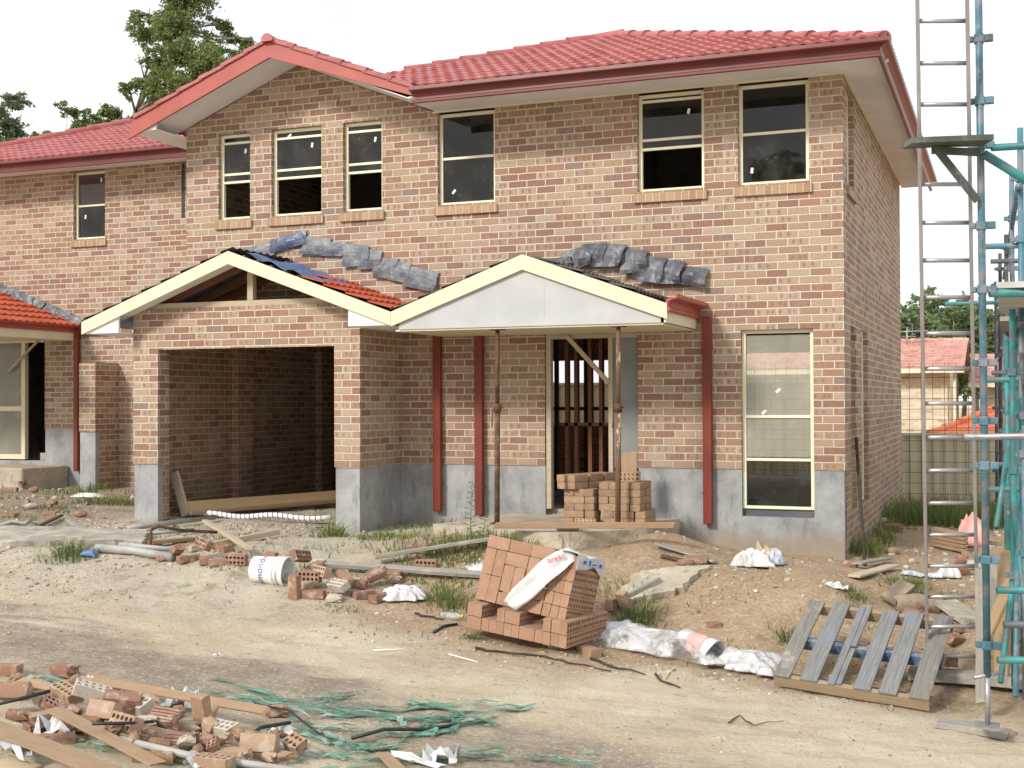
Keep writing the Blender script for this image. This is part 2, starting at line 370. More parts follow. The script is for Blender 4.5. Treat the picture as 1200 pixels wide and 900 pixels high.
def clay_mat(name, stops, dust=(0.50,0.43,0.35), damt=0.7, rand=True):
    n = NT(name); p = n.obj()
    r = n.rnd()
    c = n.ramp(r, stops)
    c = n.mix(n.mr(n.noise(p, 40, 4, 0.7), 0.35, 0.7, 0, 0.35), c, tuple(q*0.6 for q in stops[0][1]))
    off = n.n('ShaderNodeVectorMath', operation='ADD'); n.put(off.inputs[0], p); n.put(off.inputs[1], n.comb(n.math('MULTIPLY', r, 50.0), r, r))
    c = n.mix(n.mr(n.noise(off.outputs[0], 11, 5, 0.7), 0.50, 0.66, 0, damt), c, dust)
    return n.bsdf(c, 0.93, 0, n.bump(n.noise(p, 90, 4, 0.7), 0.004), 0.15)
M['clay_pack'] = clay_mat('new_orange_tan_clay', [(0.0,(0.38,0.230,0.150)),(0.5,(0.42,0.258,0.172)),(1.0,(0.34,0.205,0.133))], (0.52,0.34,0.22), 0.3)
M['clay_red'] = clay_mat('red_clay', [(0.0,(0.30,0.160,0.112)),(0.5,(0.35,0.205,0.148)),(1.0,(0.27,0.145,0.105))])
M['clay_tan'] = clay_mat('tan_clay', [(0.0,(0.44,0.31,0.215)),(0.5,(0.39,0.245,0.160)),(1.0,(0.48,0.35,0.25))])
M['clay_white'] = clay_mat('mortar_coated_clay', [(0.0,(0.52,0.46,0.38)),(1.0,(0.56,0.50,0.42))], (0.62,0.58,0.50), 0.7)
M['clay_brown'] = clay_mat('brown_clay', [(0.0,(0.27,0.155,0.095)),(1.0,(0.34,0.20,0.12))])
M['clay_stack'] = clay_mat('dusty_brown_stacked_clay', [(0.0,(0.34,0.220,0.140)),(0.5,(0.39,0.255,0.165)),(1.0,(0.31,0.195,0.125))], (0.50,0.40,0.29), 0.35)
def leaf_mat(name, a, b, c=None, tr=0.38):
    n = NT(name); p = n.pos()
    v = n.noise(p, 0.9, 3)
    w = n.white(n.n('ShaderNodeNewGeometry').outputs['Random Per Island'])
    col = n.mix(n.n('ShaderNodeNewGeometry').outputs['Random Per Island'], a, b)
    if c is not None: col = n.mix(n.mr(v, 0.45, 0.65), col, c)
    m = n.bsdf(col, 0.6, 0, None, 0.3)
    t = n.n('ShaderNodeBsdfTranslucent'); n.put(t.inputs[0], col)
    x = n.n('ShaderNodeMixShader'); x.inputs[0].default_value = tr
    n.t.links.new(n.last.outputs[0], x.inputs[1]); n.t.links.new(t.outputs[0], x.inputs[2]); n.t.links.new(x.outputs[0], n.out.inputs[0])
    return m
M['leaf_gum'] = leaf_mat('eucalypt_leaf', (0.125,0.175,0.060), (0.270,0.325,0.105), (0.190,0.240,0.085))
M['leaf_dark'] = leaf_mat('dark_leaf', (0.120,0.170,0.095), (0.205,0.260,0.130))
M['leaf_mid'] = leaf_mat('mid_green_leaf', (0.140,0.205,0.090), (0.240,0.310,0.130), (0.180,0.245,0.105))
M['grass'] = leaf_mat('green_grass_blade', (0.110,0.165,0.040), (0.260,0.300,0.110), None, 0.4)
M['grass_dark'] = leaf_mat('lush_grass_blade', (0.070,0.130,0.030), (0.170,0.235,0.080), None, 0.4)
M['grass_dry'] = leaf_mat('dry_grass_blade', (0.15,0.17,0.06), (0.32,0.28,0.13), None, 0.3)
M['bark'] = simple('pale_gum_bark', (0.30,0.27,0.22), 0.9, 0.3, 3)
M['fence_beige'] = simple('beige_steel_fence_sheet', (0.58,0.53,0.38), 0.6, 0.08, 2)
M['cream_brick'] = None
def cream_brick():
    n = NT('cream_brickwork'); P = n.pos(); x,y,z = n.sep(P)
    v = n.math('DIVIDE', z, 0.086); row = n.math('FLOOR', v)
    u = n.math('ADD', n.math('DIVIDE', n.math('ADD', x, y), 0.24), n.math('MULTIPLY', n.math('FLOORED_MODULO', row, 2.0), 0.5)); cc = n.math('FLOOR', u)
    c = n.ramp(n.white(n.comb(cc, row, 1.0)), [(0,(0.56,0.48,0.34)),(0.5,(0.64,0.56,0.42)),(0.85,(0.45,0.35,0.24)),(0.95,(0.68,0.62,0.50))], True)
    d = n.math('MINIMUM', n.math('FRACT', v), n.math('FRACT', u))
    c = n.mix(n.mr(d, 0.03, 0.1), (0.66,0.60,0.50), c)
    return n.bsdf(c, 0.9)
M['cream_brick'] = cream_brick()
def film_mat(name, col=(0.80,0.80,0.80), tr=0.35, rough=0.25, cr=0.012):
    n = NT(name); p = n.obj()
    nr = n.bump(n.noise(p, 15, 4, 0.6), cr)
    c = n.mix(n.mr(n.noise(p, 9, 4), 0.4, 0.7), tuple(q*0.8 for q in col), col)
    m = n.bsdf(c, rough, 0, nr, 0.5)
    t = n.n('ShaderNodeBsdfTransparent')
    x = n.n('ShaderNodeMixShader'); n.put(x.inputs[0], n.mr(n.noise(p, 4, 5, 0.65), 0.40, 0.62, max(0, tr-.40), min(.92, tr+.38)) if tr > .1 else tr)
    n.t.links.new(n.last.outputs[0], x.inputs[1]); n.t.links.new(t.outputs[0], x.inputs[2]); n.t.links.new(x.outputs[0], n.out.inputs[0])
    return m
M['film'] = film_mat('clear_plastic_film', (0.74,0.74,0.75), 0.55, 0.14, 0.03)
M['film_white'] = film_mat('white_plastic_bag', (0.74,0.73,0.73), 0.08, 0.4)
M['film_blue'] = film_mat('pale_blue_plastic', (0.62,0.66,0.74), 0.05, 0.4)
M['paper'] = simple('crumpled_grey_white_paper', (0.60,0.59,0.58), 0.8, 0.15, 7, bump=0.02, bsc=12)
M['card'] = simple('tan_cardboard', (0.48,0.38,0.24), 0.85, 0.1, 4)
M['net'] = film_mat('green_plastic_strapping', (0.15,0.34,0.25), 0.55, 0.4)
M['net_pale'] = film_mat('pale_green_strapping', (0.36,0.52,0.42), 0.6, 0.4)
M['black'] = simple('black_plastic', (0.022,0.022,0.024), 0.5, 0.3, 6)
M['stick'] = simple('dark_bark_stick', (0.055,0.042,0.033), 0.9, 0.3, 8, bump=0.005)
M['pvc'] = simple('grey_pvc_pipe', (0.38,0.37,0.35), 0.5, 0.1, 4, dirt=(0.33,0.30,0.26), dth=(0.5,0.7))
M['yellow'] = simple('yellow_cap', (0.62,0.52,0.05), 0.5, 0.05)
M['stone'] = None
def stone_mat():
    n = NT('mixed_gravel'); r = n.n('ShaderNodeNewGeometry').outputs['Random Per Island']
    c = n.ramp(r, [(0,(0.40,0.35,0.28)),(0.25,(0.50,0.45,0.37)),(0.45,(0.26,0.22,0.17)),(0.6,(0.52,0.46,0.37)),(0.75,(0.36,0.22,0.14)),(0.86,(0.25,0.22,0.18)),(0.97,(0.58,0.54,0.47))], True)
    return n.bsdf(c, 0.95, 0, n.bump(n.noise(n.pos(), 60, 3), 0.004), 0.15)
M['stone'] = stone_mat()
def ground_mat():
    n = NT('building_site_earth'); P = n.pos(); x,y,z = n.sep(P)
    q = n.comb(n.math('ADD', n.math('MULTIPLY', x, 0.35), n.math('MULTIPLY', y, 0.10)), n.math('SUBTRACT', n.math('MULTIPLY', y, 2.2), n.math('MULTIPLY', x, 0.45)))
    big = n.noise(P, 0.55, 5, 0.65); str_ = n.noise(q, 0.9, 5, 0.65); mid = n.noise(P, 3.2, 5, 0.7); fine = n.noise(P, 34, 5, 0.75); fin2 = n.noise(P, 110, 3, 0.7)
    sand = n.mix(n.mr(mid, 0.3, 0.7), (0.74,0.62,0.44), (0.84,0.745,0.57))
    sand = n.mix(n.mr(big, 0.42, 0.62, 0, 0.55), sand, (0.60,0.475,0.310))
    damp = n.mix(n.mr(mid, 0.35, 0.7), (0.315,0.250,0.190), (0.47,0.390,0.305))
    clay = n.mix(n.mr(mid, 0.3, 0.72), (0.46,0.310,0.185), (0.60,0.440,0.290))
    grit = n.mix(n.mr(mid, 0.3, 0.7), (0.58,0.505,0.385), (0.72,0.645,0.51))
    c = sand
    # darker churned band along the middle of the track
    yy = n.math('ADD', y, n.math('ADD', n.math('MULTIPLY', x, 0.22), n.math('MULTIPLY', n.math('SUBTRACT', big, 0.5), 2.2)))
    band = n.math('MULTIPLY', n.mr(yy, -8.3, -7.6), n.mr(yy, -6.2, -6.8))
    band = n.math('MULTIPLY', band, n.mr(str_, 0.26, 0.48))
    c = n.mix(n.math('MULTIPLY', band, 0.92), c, damp)
    ruts = n.math('MULTIPLY', n.mr(str_, 0.54, 0.66), n.mr(y, -4.0, -5.0))
    c = n.mix(n.math('MULTIPLY', ruts, 0.42), c, damp)
    # red-brown subsoil by the house, greyer grit in front of the garage
    hw = n.mr(n.math('ADD', n.math('ADD', y, n.math('MULTIPLY', n.math('SUBTRACT', big, 0.5), 2.0)), n.math('MULTIPLY', x, 0.0)), -4.9, -3.9)
    soil = n.mix(n.mr(x, -5.0, -3.4), grit, clay)
    soil = n.mix(n.mr(x, -9.4, -8.2, 1, 0), soil, damp)
    c = n.mix(hw, c, soil)
    dampy = n.mr(n.noise(P, 1.6, 6, 0.75), 0.52, 0.68, 0, 0.6)
    pale = n.mr(n.noise(n.scale(P,(1,1.6,1)), 1.9, 6, 0.75), 0.56, 0.70, 0, 0.6)
    c = n.mix(n.math('MULTIPLY', pale, hw), c, (0.58,0.50,0.38))
    c = n.mix(n.math('MULTIPLY', dampy, hw), c, (0.25,0.185,0.125))
    green = n.math('MULTIPLY', n.mr(n.noise(P, 2.1, 6, 0.75), 0.56, 0.66, 0, 0.5), n.mr(y, -5.5, -3.8))
    c = n.mix(green, c, (0.17,0.20,0.07))
    sc1 = n.noise(n.comb(n.math('MULTIPLY', x, 0.55), n.math('SUBTRACT', n.math('MULTIPLY', y, 1.7), n.math('MULTIPLY', x, 0.2)), z), 7.5, 6, 0.8)
    c = n.mix(n.mr(sc1, 0.56, 0.70, 0, 0.6), c, (0.73,0.67,0.55))
    c = n.mix(n.mr(sc1, 0.44, 0.32, 0, 0.65), c, (0.30,0.245,0.19))
    yel = n.math('MULTIPLY', n.mr(n.noise(n.scale(P,(0.7,1.4,1)), 1.4, 5, 0.7), 0.50, 0.66, 0, 0.55), n.mr(y, -6.4, -7.6))
    c = n.mix(yel, c, (0.72,0.60,0.38))
    grt = n.noise(n.scale(P,(1,1.5,1)), 26, 6, 0.85)
    c = n.mix(n.mr(grt, 0.51, 0.62, 0, 0.7), c, (0.82,0.745,0.60))
    c = n.mix(n.mr(grt, 0.44, 0.35, 0, 0.45), c, (0.33,0.26,0.19))
    c = n.mix(n.mr(fine, 0.58, 0.70, 0, 0.65), c, (0.68,0.62,0.52))
    c = n.mix(n.mr(fine, 0.42, 0.30, 0, 0.60), c, (0.20,0.16,0.12))
    c = n.mix(n.mr(n.vor(P, 60), 0.06, 0.14, 0.45, 0), c, (0.26,0.22,0.18))
    h = n.math('ADD', n.math('ADD', n.math('MULTIPLY', mid, 0.8), n.math('MULTIPLY', grt, 0.5)), n.math('ADD', n.math('MULTIPLY', fine, 0.55), n.math('MULTIPLY', fin2, 0.25)))
    return n.bsdf(c, 0.97, 0, n.bump(h, 0.06, 0.9), 0.1)
M['ground'] = ground_mat()
# ------------------------------------------------------------------ walls and windows
def wall_panel(mb, axis, f, b, u0, u1, z0, z1, holes=(), mi=0):
    """wall between planes f (outer) and b (inner); holes (u0,u1,z0,z1)"""
    us = sorted({u0, u1, *[h[0] for h in holes], *[h[1] for h in holes]}); us = [u for u in us if u0-1e-6 <= u <= u1+1e-6]
    zs = sorted({z0, z1, *[h[2] for h in holes], *[h[3] for h in holes]}); zs = [z for z in zs if z0-1e-6 <= z <= z1+1e-6]
    def solid(i, j):
        if i < 0 or j < 0 or i >= len(us)-1 or j >= len(zs)-1: return False
        u = (us[i]+us[i+1])/2; z = (zs[j]+zs[j+1])/2
        return not any(h[0] < u < h[1] and h[2] < z < h[3] for h in holes)
    def P(u, w, z): return (u, w, z) if axis == 'Y' else (w, u, z)
    for i in range(len(us)-1):
        for j in range(len(zs)-1):
            if not solid(i, j): continue
            a, c, d, e = us[i], us[i+1], zs[j], zs[j+1]
            mb.add([P(a,f,d),P(c,f,d),P(c,f,e),P(a,f,e)], [(0,1,2,3)], mi)
            mb.add([P(a,b,d),P(c,b,d),P(c,b,e),P(a,b,e)], [(3,2,1,0)], mi)
            if not solid(i-1,j): mb.add([P(a,f,d),P(a,b,d),P(a,b,e),P(a,f,e)], [(0,1,2,3)], mi)
            if not solid(i+1,j): mb.add([P(c,f,d),P(c,b,d),P(c,b,e),P(c,f,e)], [(3,2,1,0)], mi)
            if not solid(i,j-1): mb.add([P(a,f,d),P(c,f,d),P(c,b,d),P(a,b,d)], [(3,2,1,0)], mi)
            if not solid(i,j+1): mb.add([P(a,f,e),P(c,f,e),P(c,b,e),P(a,b,e)], [(0,1,2,3)], mi)
    return mb

def window(parent, axis, pl, u0, u1, z0, z1, rails, glass, sill=True, label=None, stickers=(), inward=1, fw=0.042, gm='glass', thin=()):
    """rails: heights (fractions from the bottom) of full-width rails; glass: list of (frac0, frac1) panes"""
    def bx(mb, a, c, w0, w1, d, e):
        w0, w1 = pl + inward*w0, pl + inward*w1
        if w0 > w1: w0, w1 = w1, w0
        return mb.box(a, c, w0, w1, d, e) if axis == 'Y' else mb.box(w0, w1, a, c, d, e)
    H = z1 - z0
    fm = MB()
    bx(fm, u0, u0+fw, .062, .115, z0, z1); bx(fm, u1-fw, u1, .062, .115, z0, z1)
    bx(fm, u0+fw, u1-fw, .062, .115, z1-fw, z1); bx(fm, u0+fw, u1-fw, .058, .115, z0, z0+fw*0.8)
    w = bevel(fm.build('window', M['frame'], parent), .004)
    if label: w['label'] = label
    for k, r in enumerate(rails):
        rm = MB(); zz = z0 + r*H; bx(rm, u0+fw, u1-fw, .068 if k % 2 == 0 else .075, .100, zz-.016, zz+.016)
        bevel(rm.build('sash_rail', M['frame'], w), .003)
    for gg in glass:
        g0, g1 = gg[-2:]; gm2 = gg[0] if len(gg) == 3 else gm
        gm_ = MB(); bx(gm_, u0+fw, u1-fw, .084, .089, z0+g0*H, z0+g1*H); gm_.build('pane', M[gm2], w)
    for su, sf, tilt in stickers:
        sm = MB(); uu = u0 + su*(u1-u0); zz = z0 + sf*H
        Mx = Matrix.Translation((uu, pl+inward*.082, zz)) @ Matrix.Rotation(tilt, 4, 'Y') if axis == 'Y' else Matrix.Translation((pl+inward*.082, uu, zz))
        sm.obox(Mx, .030, .002, .062); sm.build('sticker', M['sticker'], w)
    if sill:
        sm = MB()
        prof = [(-.035, z0-.135), (.075, z0-.115), (.075, z0-.004), (-.035, z0-.030)]
        prof = [(pl + inward*p[0], p[1]) for p in prof]
        sm.prism(prof, 'X' if axis == 'Y' else 'Y', u0-.04, u1+.035)
        bevel(sm.build('window_sill', M['sill'], w), .005)
    return w

# ------------------------------------------------------------------ roof coverings
def tile_slope(mb, e0, e1, sdir, L, lo, hi, step=.325, wav=.150, amp=.020, du=.0215, skip=None, thick=.028, mi=0):
    """eave line e0->e1; sdir up-slope unit; lo(s), hi(s): span along the eave in metres at slope distance s"""
    e0 = Vector(e0); ed = (Vector(e1)-e0).normalized(); sd = Vector(sdir).normalized()
    nr = ed.cross(sd)
    if nr.z < 0: nr = -nr
    def wv(u):
        t = (u / wav) % 1.0
        return amp * (math.sin(math.pi*min(1, t/0.72))**0.8 if t < 0.72 else -0.12*math.sin(math.pi*(t-.72)/.28))
    k = 0; s = 0.0
    while s < L - 1e-3:
        s1 = min(L, s+step)
        rows = []
        for ss, hh in ((s-.004, -thick*0.9), (s, .004), (s+step*.5, -.010), (s1, -.024)):
            a, b = lo(max(0,min(ss,L))), hi(max(0,min(ss,L)))
            rows.append((ss, hh, a, b))
        a0 = min(r[2] for r in rows); b0 = max(r[3] for r in rows)
        n = max(2, int((b0-a0)/du))
        if b0 - a0 > 0.03:
            vs = []; 
            for ss, hh, a, b in rows:
                for i in range(n+1):
                    u = a0 + (b0-a0)*i/n; uc = min(max(u, a), b)
                    vs.append(e0 + ed*uc + sd*ss + nr*(thick + hh + wv(uc)))
            fs = []
            for r in range(3):
                for i in range(n):
                    if skip:
                        u = a0 + (b0-a0)*(i+.5)/n
                        if skip(u, s): continue
                    fs.append((r*(n+1)+i, r*(n+1)+i+1, (r+1)*(n+1)+i+1, (r+1)*(n+1)+i))
            mb.add(vs, fs, mi)
        s = s1; k += 1
    return mb
def ridge_caps(mb, p0, p1, r=.088, step=.40, mi=0):
    p0 = Vector(p0); p1 = Vector(p1); d = p1-p0; L = d.length; d.normalize()
    side = d.cross(Vector((0,0,1))).normalized(); up = side.cross(d).normalized()
    n = max(1, int(L/step)); st = L/n
    for k in range(n):
        a = p0 + d*(k*st - .03); b = p0 + d*((k+1)*st+.02)
        for q in range(1):
            A = []; B = []
            for j in range(9):
                t = math.pi*(j/8)*1.16 - .08*math.pi
                c, s_ = math.cos(t), math.sin(t)
                A.append(a + side*c*(r*1.08) + up*(s_*r*1.08 - .02)); B.append(b + side*c*(r*.92) + up*(s_*r*.92 - .035))
            vs = A+B; fs = [(j, j+1, 9+j+1, 9+j) for j in range(8)] + [tuple(range(9))]
            mb.add(vs, fs, mi)
    return mb
GUT = [(0,0),(.030,-.008),(.044,.002),(.044,.030),(.024,.044),(.022,.075),(.036,.100),(.074,.118),(.116,.124),(.126,.136),(.124,.174),(.112,.178),(.102,.162),(.102,.142),(0,.122)]
def gutter(mb, path, z, prof=GUT, sc=1.0):
    """path: plan points with outward normals given as offset vectors (unit of profile x)"""
    n = len(prof); vs = []
    for (x, y, ox, oy) in path:
        vs += [(x+ox*p[0]*sc, y+oy*p[0]*sc, z+p[1]*sc) for p in prof]
    fs = []
    for k in range(len(path)-1):
        for i in range(n): fs.append((k*n+i, k*n+(i+1)%n, (k+1)*n+(i+1)%n, (k+1)*n+i))
    fs += [tuple(range(n-1,-1,-1)), tuple(range((len(path)-1)*n, len(path)*n))]
    return mb.add(vs, fs)
def lead_piece(name, c, w, h, tilt, seed, parent, mat='lead', bulge=.016, lean=.17):
    """a dressed sheet of lead folded out of the brick joint and hanging forward from it"""
    rs = random.Random(seed); nx, nz = 8, 6; mb = MB(); T = Matrix.Translation(c) @ Matrix.Rotation(tilt, 4, 'Y')
    ph = [rs.uniform(0, 6.28) for _ in range(4)]
    e0, e1 = rs.uniform(-.035,.02), rs.uniform(-.035,.02); ed = [e0+(e1-e0)*q/nx for q in range(nx+1)]; sk = rs.uniform(-.07,.05)
    def fn(u, v):
        x = (u-.5)*w + sk*v + .012*math.sin(v*7+ph[0]); zz = -v*h + ed[int(u*nx)]*v
        y = -.014 - lean*h*v*(1-.35*v) - bulge*(.5+.5*math.sin(u*5+ph[1]))*math.sin(v*3.1) - bulge*.10*math.sin(u*11+v*5+ph[2]) - bulge*.08*math.sin(v*9+u*4+ph[3])
        return tuple(T @ Vector((x, min(-.006, y), zz)))
    mb.grid(fn, nx, nz)
    o = mb.build(name, M[mat], parent)
    so = o.modifiers.new('thickness', 'SOLIDIFY'); so.thickness = .003
    return o

# ================================================================== the townhouse
HOUSE = empty('townhouse', (0,0,0), 'two storey brick townhouse under construction with rose tiled hip roof, open garage and propped porch', 'house')
ZR = .915; ZS = 5.29; ZB = 4.123; ZT = 5.262
W = {1:(-8.128,-7.634), 2:(-7.306,-6.550), 3:(-6.238,-5.674), 4:(-4.903,-4.133), 5:(-2.336,-1.546), 6:(-1.158,-.368)}
TW = (-1.139, -.336, .465, 2.482); DR = (-3.50, -2.345, .40, 2.52)
up_holes = [(a, b, ZB, ZT+.001 if k not in (4,5,6) else ZS) for k, (a, b) in W.items()]
# main front wall (brick above the rendered base)
mb = MB()
wall_panel(mb, 'Y', 0, .11, -5.40, 0, ZR, ZS, [h for h in up_holes if h[0] > -5.4] + [(TW[0],TW[1],.3,TW[3]), (DR[0],DR[1],.3,DR[3])])
wall_panel(mb, 'Y', 0, .11, -8.64, -5.40, 2.62, 5.37, [h for h in up_holes if h[0] < -5.4])
mb.prism([(-8.64,5.37),(-4.97,5.37),(-4.97,5.29),(-4.90,5.29),(-6.90,6.07)][:2] + [(-5.14,5.37),(-6.90,6.07)], 'Y', 0, .11)
mb.build('front_wall', M['brick'], HOUSE)
mb = MB(); mb.prism([(-5.40,5.292),(-4.97,5.292),(-5.14,5.37),(-5.40,5.37)], 'Y', .001, .11); mb.build('wall_infill', M['brick'], HOUSE)
mb = MB()
wall_panel(mb, 'Y', .014, .11, -5.40, -.012, -.45, ZR-.001, [(TW[0],TW[1],TW[2]-.19,ZR+.1), (DR[0],DR[1],.2,ZR+.1)])
mb.box(TW[0]+.001, TW[1]-.001, .020, .11, TW[2]-.19, TW[2]-.085)
mb.build('rendered_base', M['render'], HOUSE)
mb = MB(); mb.box(TW[0]+.002, TW[1]-.002, .085, .109, TW[2]-.084, TW[2]-.002); mb.build('sill_gap_shade', M['steel_dark'], HOUSE)  # back of the slot under the window, coloured dark to stand in for shade
# side wall
sh = [(.59,1.13,.42,2.54), (1.68,2.48,.42,2.55), (.33,1.04,4.123,5.262)]
mb = MB(); wall_panel(mb, 'X', 0, -.11, .11, 7.75, -.9, ZS, sh); mb.build('side_wall', M['brick'], HOUSE)
mb = MB(); wall_panel(mb, 'X', -.02, -.11, .112, .30, -.45, .30); mb.build('side_wall_base', M['render'], HOUSE)
for (a, b, c, d) in sh:
    window(HOUSE, 'X', 0, a, b, c, d, [.5], [(.02,.98)], sill=c > 3, inward=-1, label=None)
# far walls, floors, partitions: what the openings look into
mb = MB(); wall_panel(mb, 'Y', 7.75, 7.64, -8.64, -.11, -.6, ZS, [(-3.3,-.9,.40,2.50), (-6.5,-4.0,1.25,2.42), (-3.2,-2.2,4.2,5.2)]); mb.build('rear_wall', M['brick_shaded'], HOUSE)
mb = MB(); mb.box(-5.39,-.12,.12,7.63,.20,.39); mb.build('floor_slab', M['concrete'], HOUSE)
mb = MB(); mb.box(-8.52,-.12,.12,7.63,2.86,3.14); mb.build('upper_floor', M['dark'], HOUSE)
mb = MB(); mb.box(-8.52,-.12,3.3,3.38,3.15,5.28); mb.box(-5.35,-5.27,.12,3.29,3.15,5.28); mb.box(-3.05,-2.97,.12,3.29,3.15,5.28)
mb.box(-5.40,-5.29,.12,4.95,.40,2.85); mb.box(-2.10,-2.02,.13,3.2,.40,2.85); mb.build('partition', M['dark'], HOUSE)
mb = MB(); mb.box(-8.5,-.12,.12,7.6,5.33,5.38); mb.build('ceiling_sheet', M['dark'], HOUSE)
# windows of the upper storey
wl = {1:'narrow upper window with raised lower sash, leftmost in the gable', 2:'wide upper window in middle of the gable with raised lower sash',
      3:'upper window right of the gable centre with raised lower sash', 4:'upper window with speckled dusty glass beside the gable',
      5:'upper window under the eave with open lower sash', 6:'upper window next to house corner with streaked closed glass'}
for k, (a, b) in W.items():
    if k in (1,2,3,5): window(HOUSE, 'Y', 0, a, b, ZB, ZT, [.93 if k == 5 else .90, .535, .44], [(.44,.97)], label=wl[k], stickers=[(.30,.93,1.0),(.75,.80,.2)][(k%2):])
    else: window(HOUSE, 'Y', 0, a, b, ZB, ZT, [.51], [(.02,.97)], label=wl[k], stickers=[(.18 if k==6 else .24,.15,.1 if k==6 else .7)])
window(HOUSE, 'Y', 0, TW[0], TW[1], TW[2], TW[3], [.515, .275], [(.29,.97),('glass',.02,.27)], sill=False, label='tall ground floor window with three panes beside downpipe', gm='glass_low', stickers=[(.5,.66,.9),(.3,.54,.8)])
# entrance door frame, brace, sidelight sheet
d = MB(); d.box(DR[0]+.01,DR[0]+.07,.02,.11,.40,2.49); d.box(DR[0]+.07,-2.345,.02,.11,2.43,2.49); d.box(-2.71,-2.66,.02,.11,.40,2.43)
df = d.build('door_frame', wood := M['pine_pale'], HOUSE)
d = MB(); d.box(-2.66,-2.36,.05,.075,.90,2.43); d.build('grey_door_panel', simple('grey_door_sheet', (0.20,0.21,0.21), 0.5, 0.1, 2), df)
d = MB(); d.beam((-3.22,.01,2.46),(-2.70,.01,1.90),.04,.05); d.build('brace', M['pine_pale'], df)
d = MB()
for x in (-3.42,-3.30,-3.12,-2.98,-2.80,-2.70): d.box(x,x+.045,.5,.59,.40,2.85)
d.box(-3.5,-2.6,.5,.58,1.38,1.42)
d.build('stud_frame', M['stud'], HOUSE)
d = MB()
for k in range(7): d.box(-4.9+k*.45,-4.855+k*.45,3.0,3.09,.40,2.85)
d.box(-4.9,-2.2,3.0,3.09,1.55,1.60); d.build('stud_frame', M['stud'], HOUSE)
# slot lintel above door
mb = MB(); mb.box(DR[0]+.01,DR[1]-.01,.03,.10,2.491,2.519); mb.build('lintel', M['dark'], HOUSE)

# ---- garage
GY = -1.11
mb = MB()
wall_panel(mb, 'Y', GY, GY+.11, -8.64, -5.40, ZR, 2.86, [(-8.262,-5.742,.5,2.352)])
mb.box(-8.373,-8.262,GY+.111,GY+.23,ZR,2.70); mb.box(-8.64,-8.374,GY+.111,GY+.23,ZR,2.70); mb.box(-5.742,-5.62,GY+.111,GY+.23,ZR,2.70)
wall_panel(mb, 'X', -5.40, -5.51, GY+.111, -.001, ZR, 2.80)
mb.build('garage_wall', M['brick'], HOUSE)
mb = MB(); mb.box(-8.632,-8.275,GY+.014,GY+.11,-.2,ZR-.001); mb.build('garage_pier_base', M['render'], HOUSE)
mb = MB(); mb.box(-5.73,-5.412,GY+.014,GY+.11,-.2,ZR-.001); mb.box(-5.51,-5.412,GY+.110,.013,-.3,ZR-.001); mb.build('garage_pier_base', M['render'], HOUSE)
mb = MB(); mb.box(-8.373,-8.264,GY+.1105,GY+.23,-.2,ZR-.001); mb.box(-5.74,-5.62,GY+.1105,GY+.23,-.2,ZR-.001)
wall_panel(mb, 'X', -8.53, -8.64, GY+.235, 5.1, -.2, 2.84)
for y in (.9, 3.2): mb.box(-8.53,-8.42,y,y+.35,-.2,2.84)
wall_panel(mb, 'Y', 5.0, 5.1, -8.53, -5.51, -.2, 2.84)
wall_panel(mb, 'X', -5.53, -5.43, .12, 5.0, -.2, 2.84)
mb.build('garage_inner_wall', M['brick_shaded'], HOUSE)
mb = MB(); mb.box(-8.62,-5.42,GY+.02,GY+.10,2.862,2.93); mb.build('garage_beam', M['pine_pale'], HOUSE)
mb = MB(); mb.box(-6.96,-6.88,GY+.02,GY+.10,2.932,3.42); mb.build('gable_post', M['pine_pale'], HOUSE)
mb = MB()
for y in (GY+.14, GY+.62, -.12):
    mb.beam((-7.01,y,3.40),(-8.62,y,2.80),.045,.10); mb.beam((-7.01,y,3.40),(-5.40,y,2.80),.045,.10); mb.beam((-8.5,y,2.90),(-5.5,y,2.90),.04,.09)
mb.build('rafter', M['stud'], HOUSE)
# garage roof: apex x=-7.01
AX, AZ, TN = -7.01, 3.50, .365
def barge(parent, name, cx, cz, xl, xr, tn, y0, y1, dep, mat, cut=True):
    for sx, xe in ((-1, xl), (1, xr)):
        m = MB(); ze = cz - tn*abs(xe-cx)
        m.prism([(cx,cz),(xe,ze),(xe,ze-dep),(cx,cz-dep)] if sx > 0 else [(cx,cz),(cx,cz-dep),(xe,ze-dep),(xe,ze)], 'Y', y0, y1)
        m.build(name, M[mat], parent)
barge(HOUSE, 'garage_barge_board', AX, AZ, -9.19, -4.835, TN, -1.425, -1.395, .155, 'cream')
m = MB()  # eave lining behind the barge
m.prism([(AX,AZ-.10),(AX,AZ-.115),(-9.16,AZ-.115-TN*2.15),(-9.16,AZ-.10-TN*2.15)],'Y',-1.394,GY-.002)
m.prism([(-9.17,2.56),(-8.645,2.56),(-8.645,2.80),(-9.17,2.64)],'Y',-1.392,-1.36)
m.box(-9.17,-8.645,-1.359,2.4,2.555,2.57)
m.prism([(AX,AZ-.10),(AX,AZ-.115),(-4.86,AZ-.115-TN*2.15),(-4.86,AZ-.10-TN*2.15)],'Y',-1.394,GY-.002)
m.prism([(-5.395,2.56),(-4.86,2.56),(-4.86,2.64),(-5.395,2.80)],'Y',-1.392,-1.36)
m.box(-5.395,-4.86,-1.359,-.012,2.555,2.57)
m.build('garage_eave_lining', M['soffit'], HOUSE)
sl = math.sqrt(1+TN*TN)
m = MB(); m.prism([(AX,AZ-.03),(-4.86,AZ-.03-TN*2.15),(-4.86,AZ-.05-TN*2.15),(AX,AZ-.05)],'Y',-1.38,-.004)
m.prism([(AX,AZ-.03),(AX,AZ-.05),(-9.17,AZ-.05-TN*2.16),(-9.17,AZ-.03-TN*2.16)],'Y',-1.38,-.004); m.build('roof_sarking', M['blue_dark'], HOUSE)
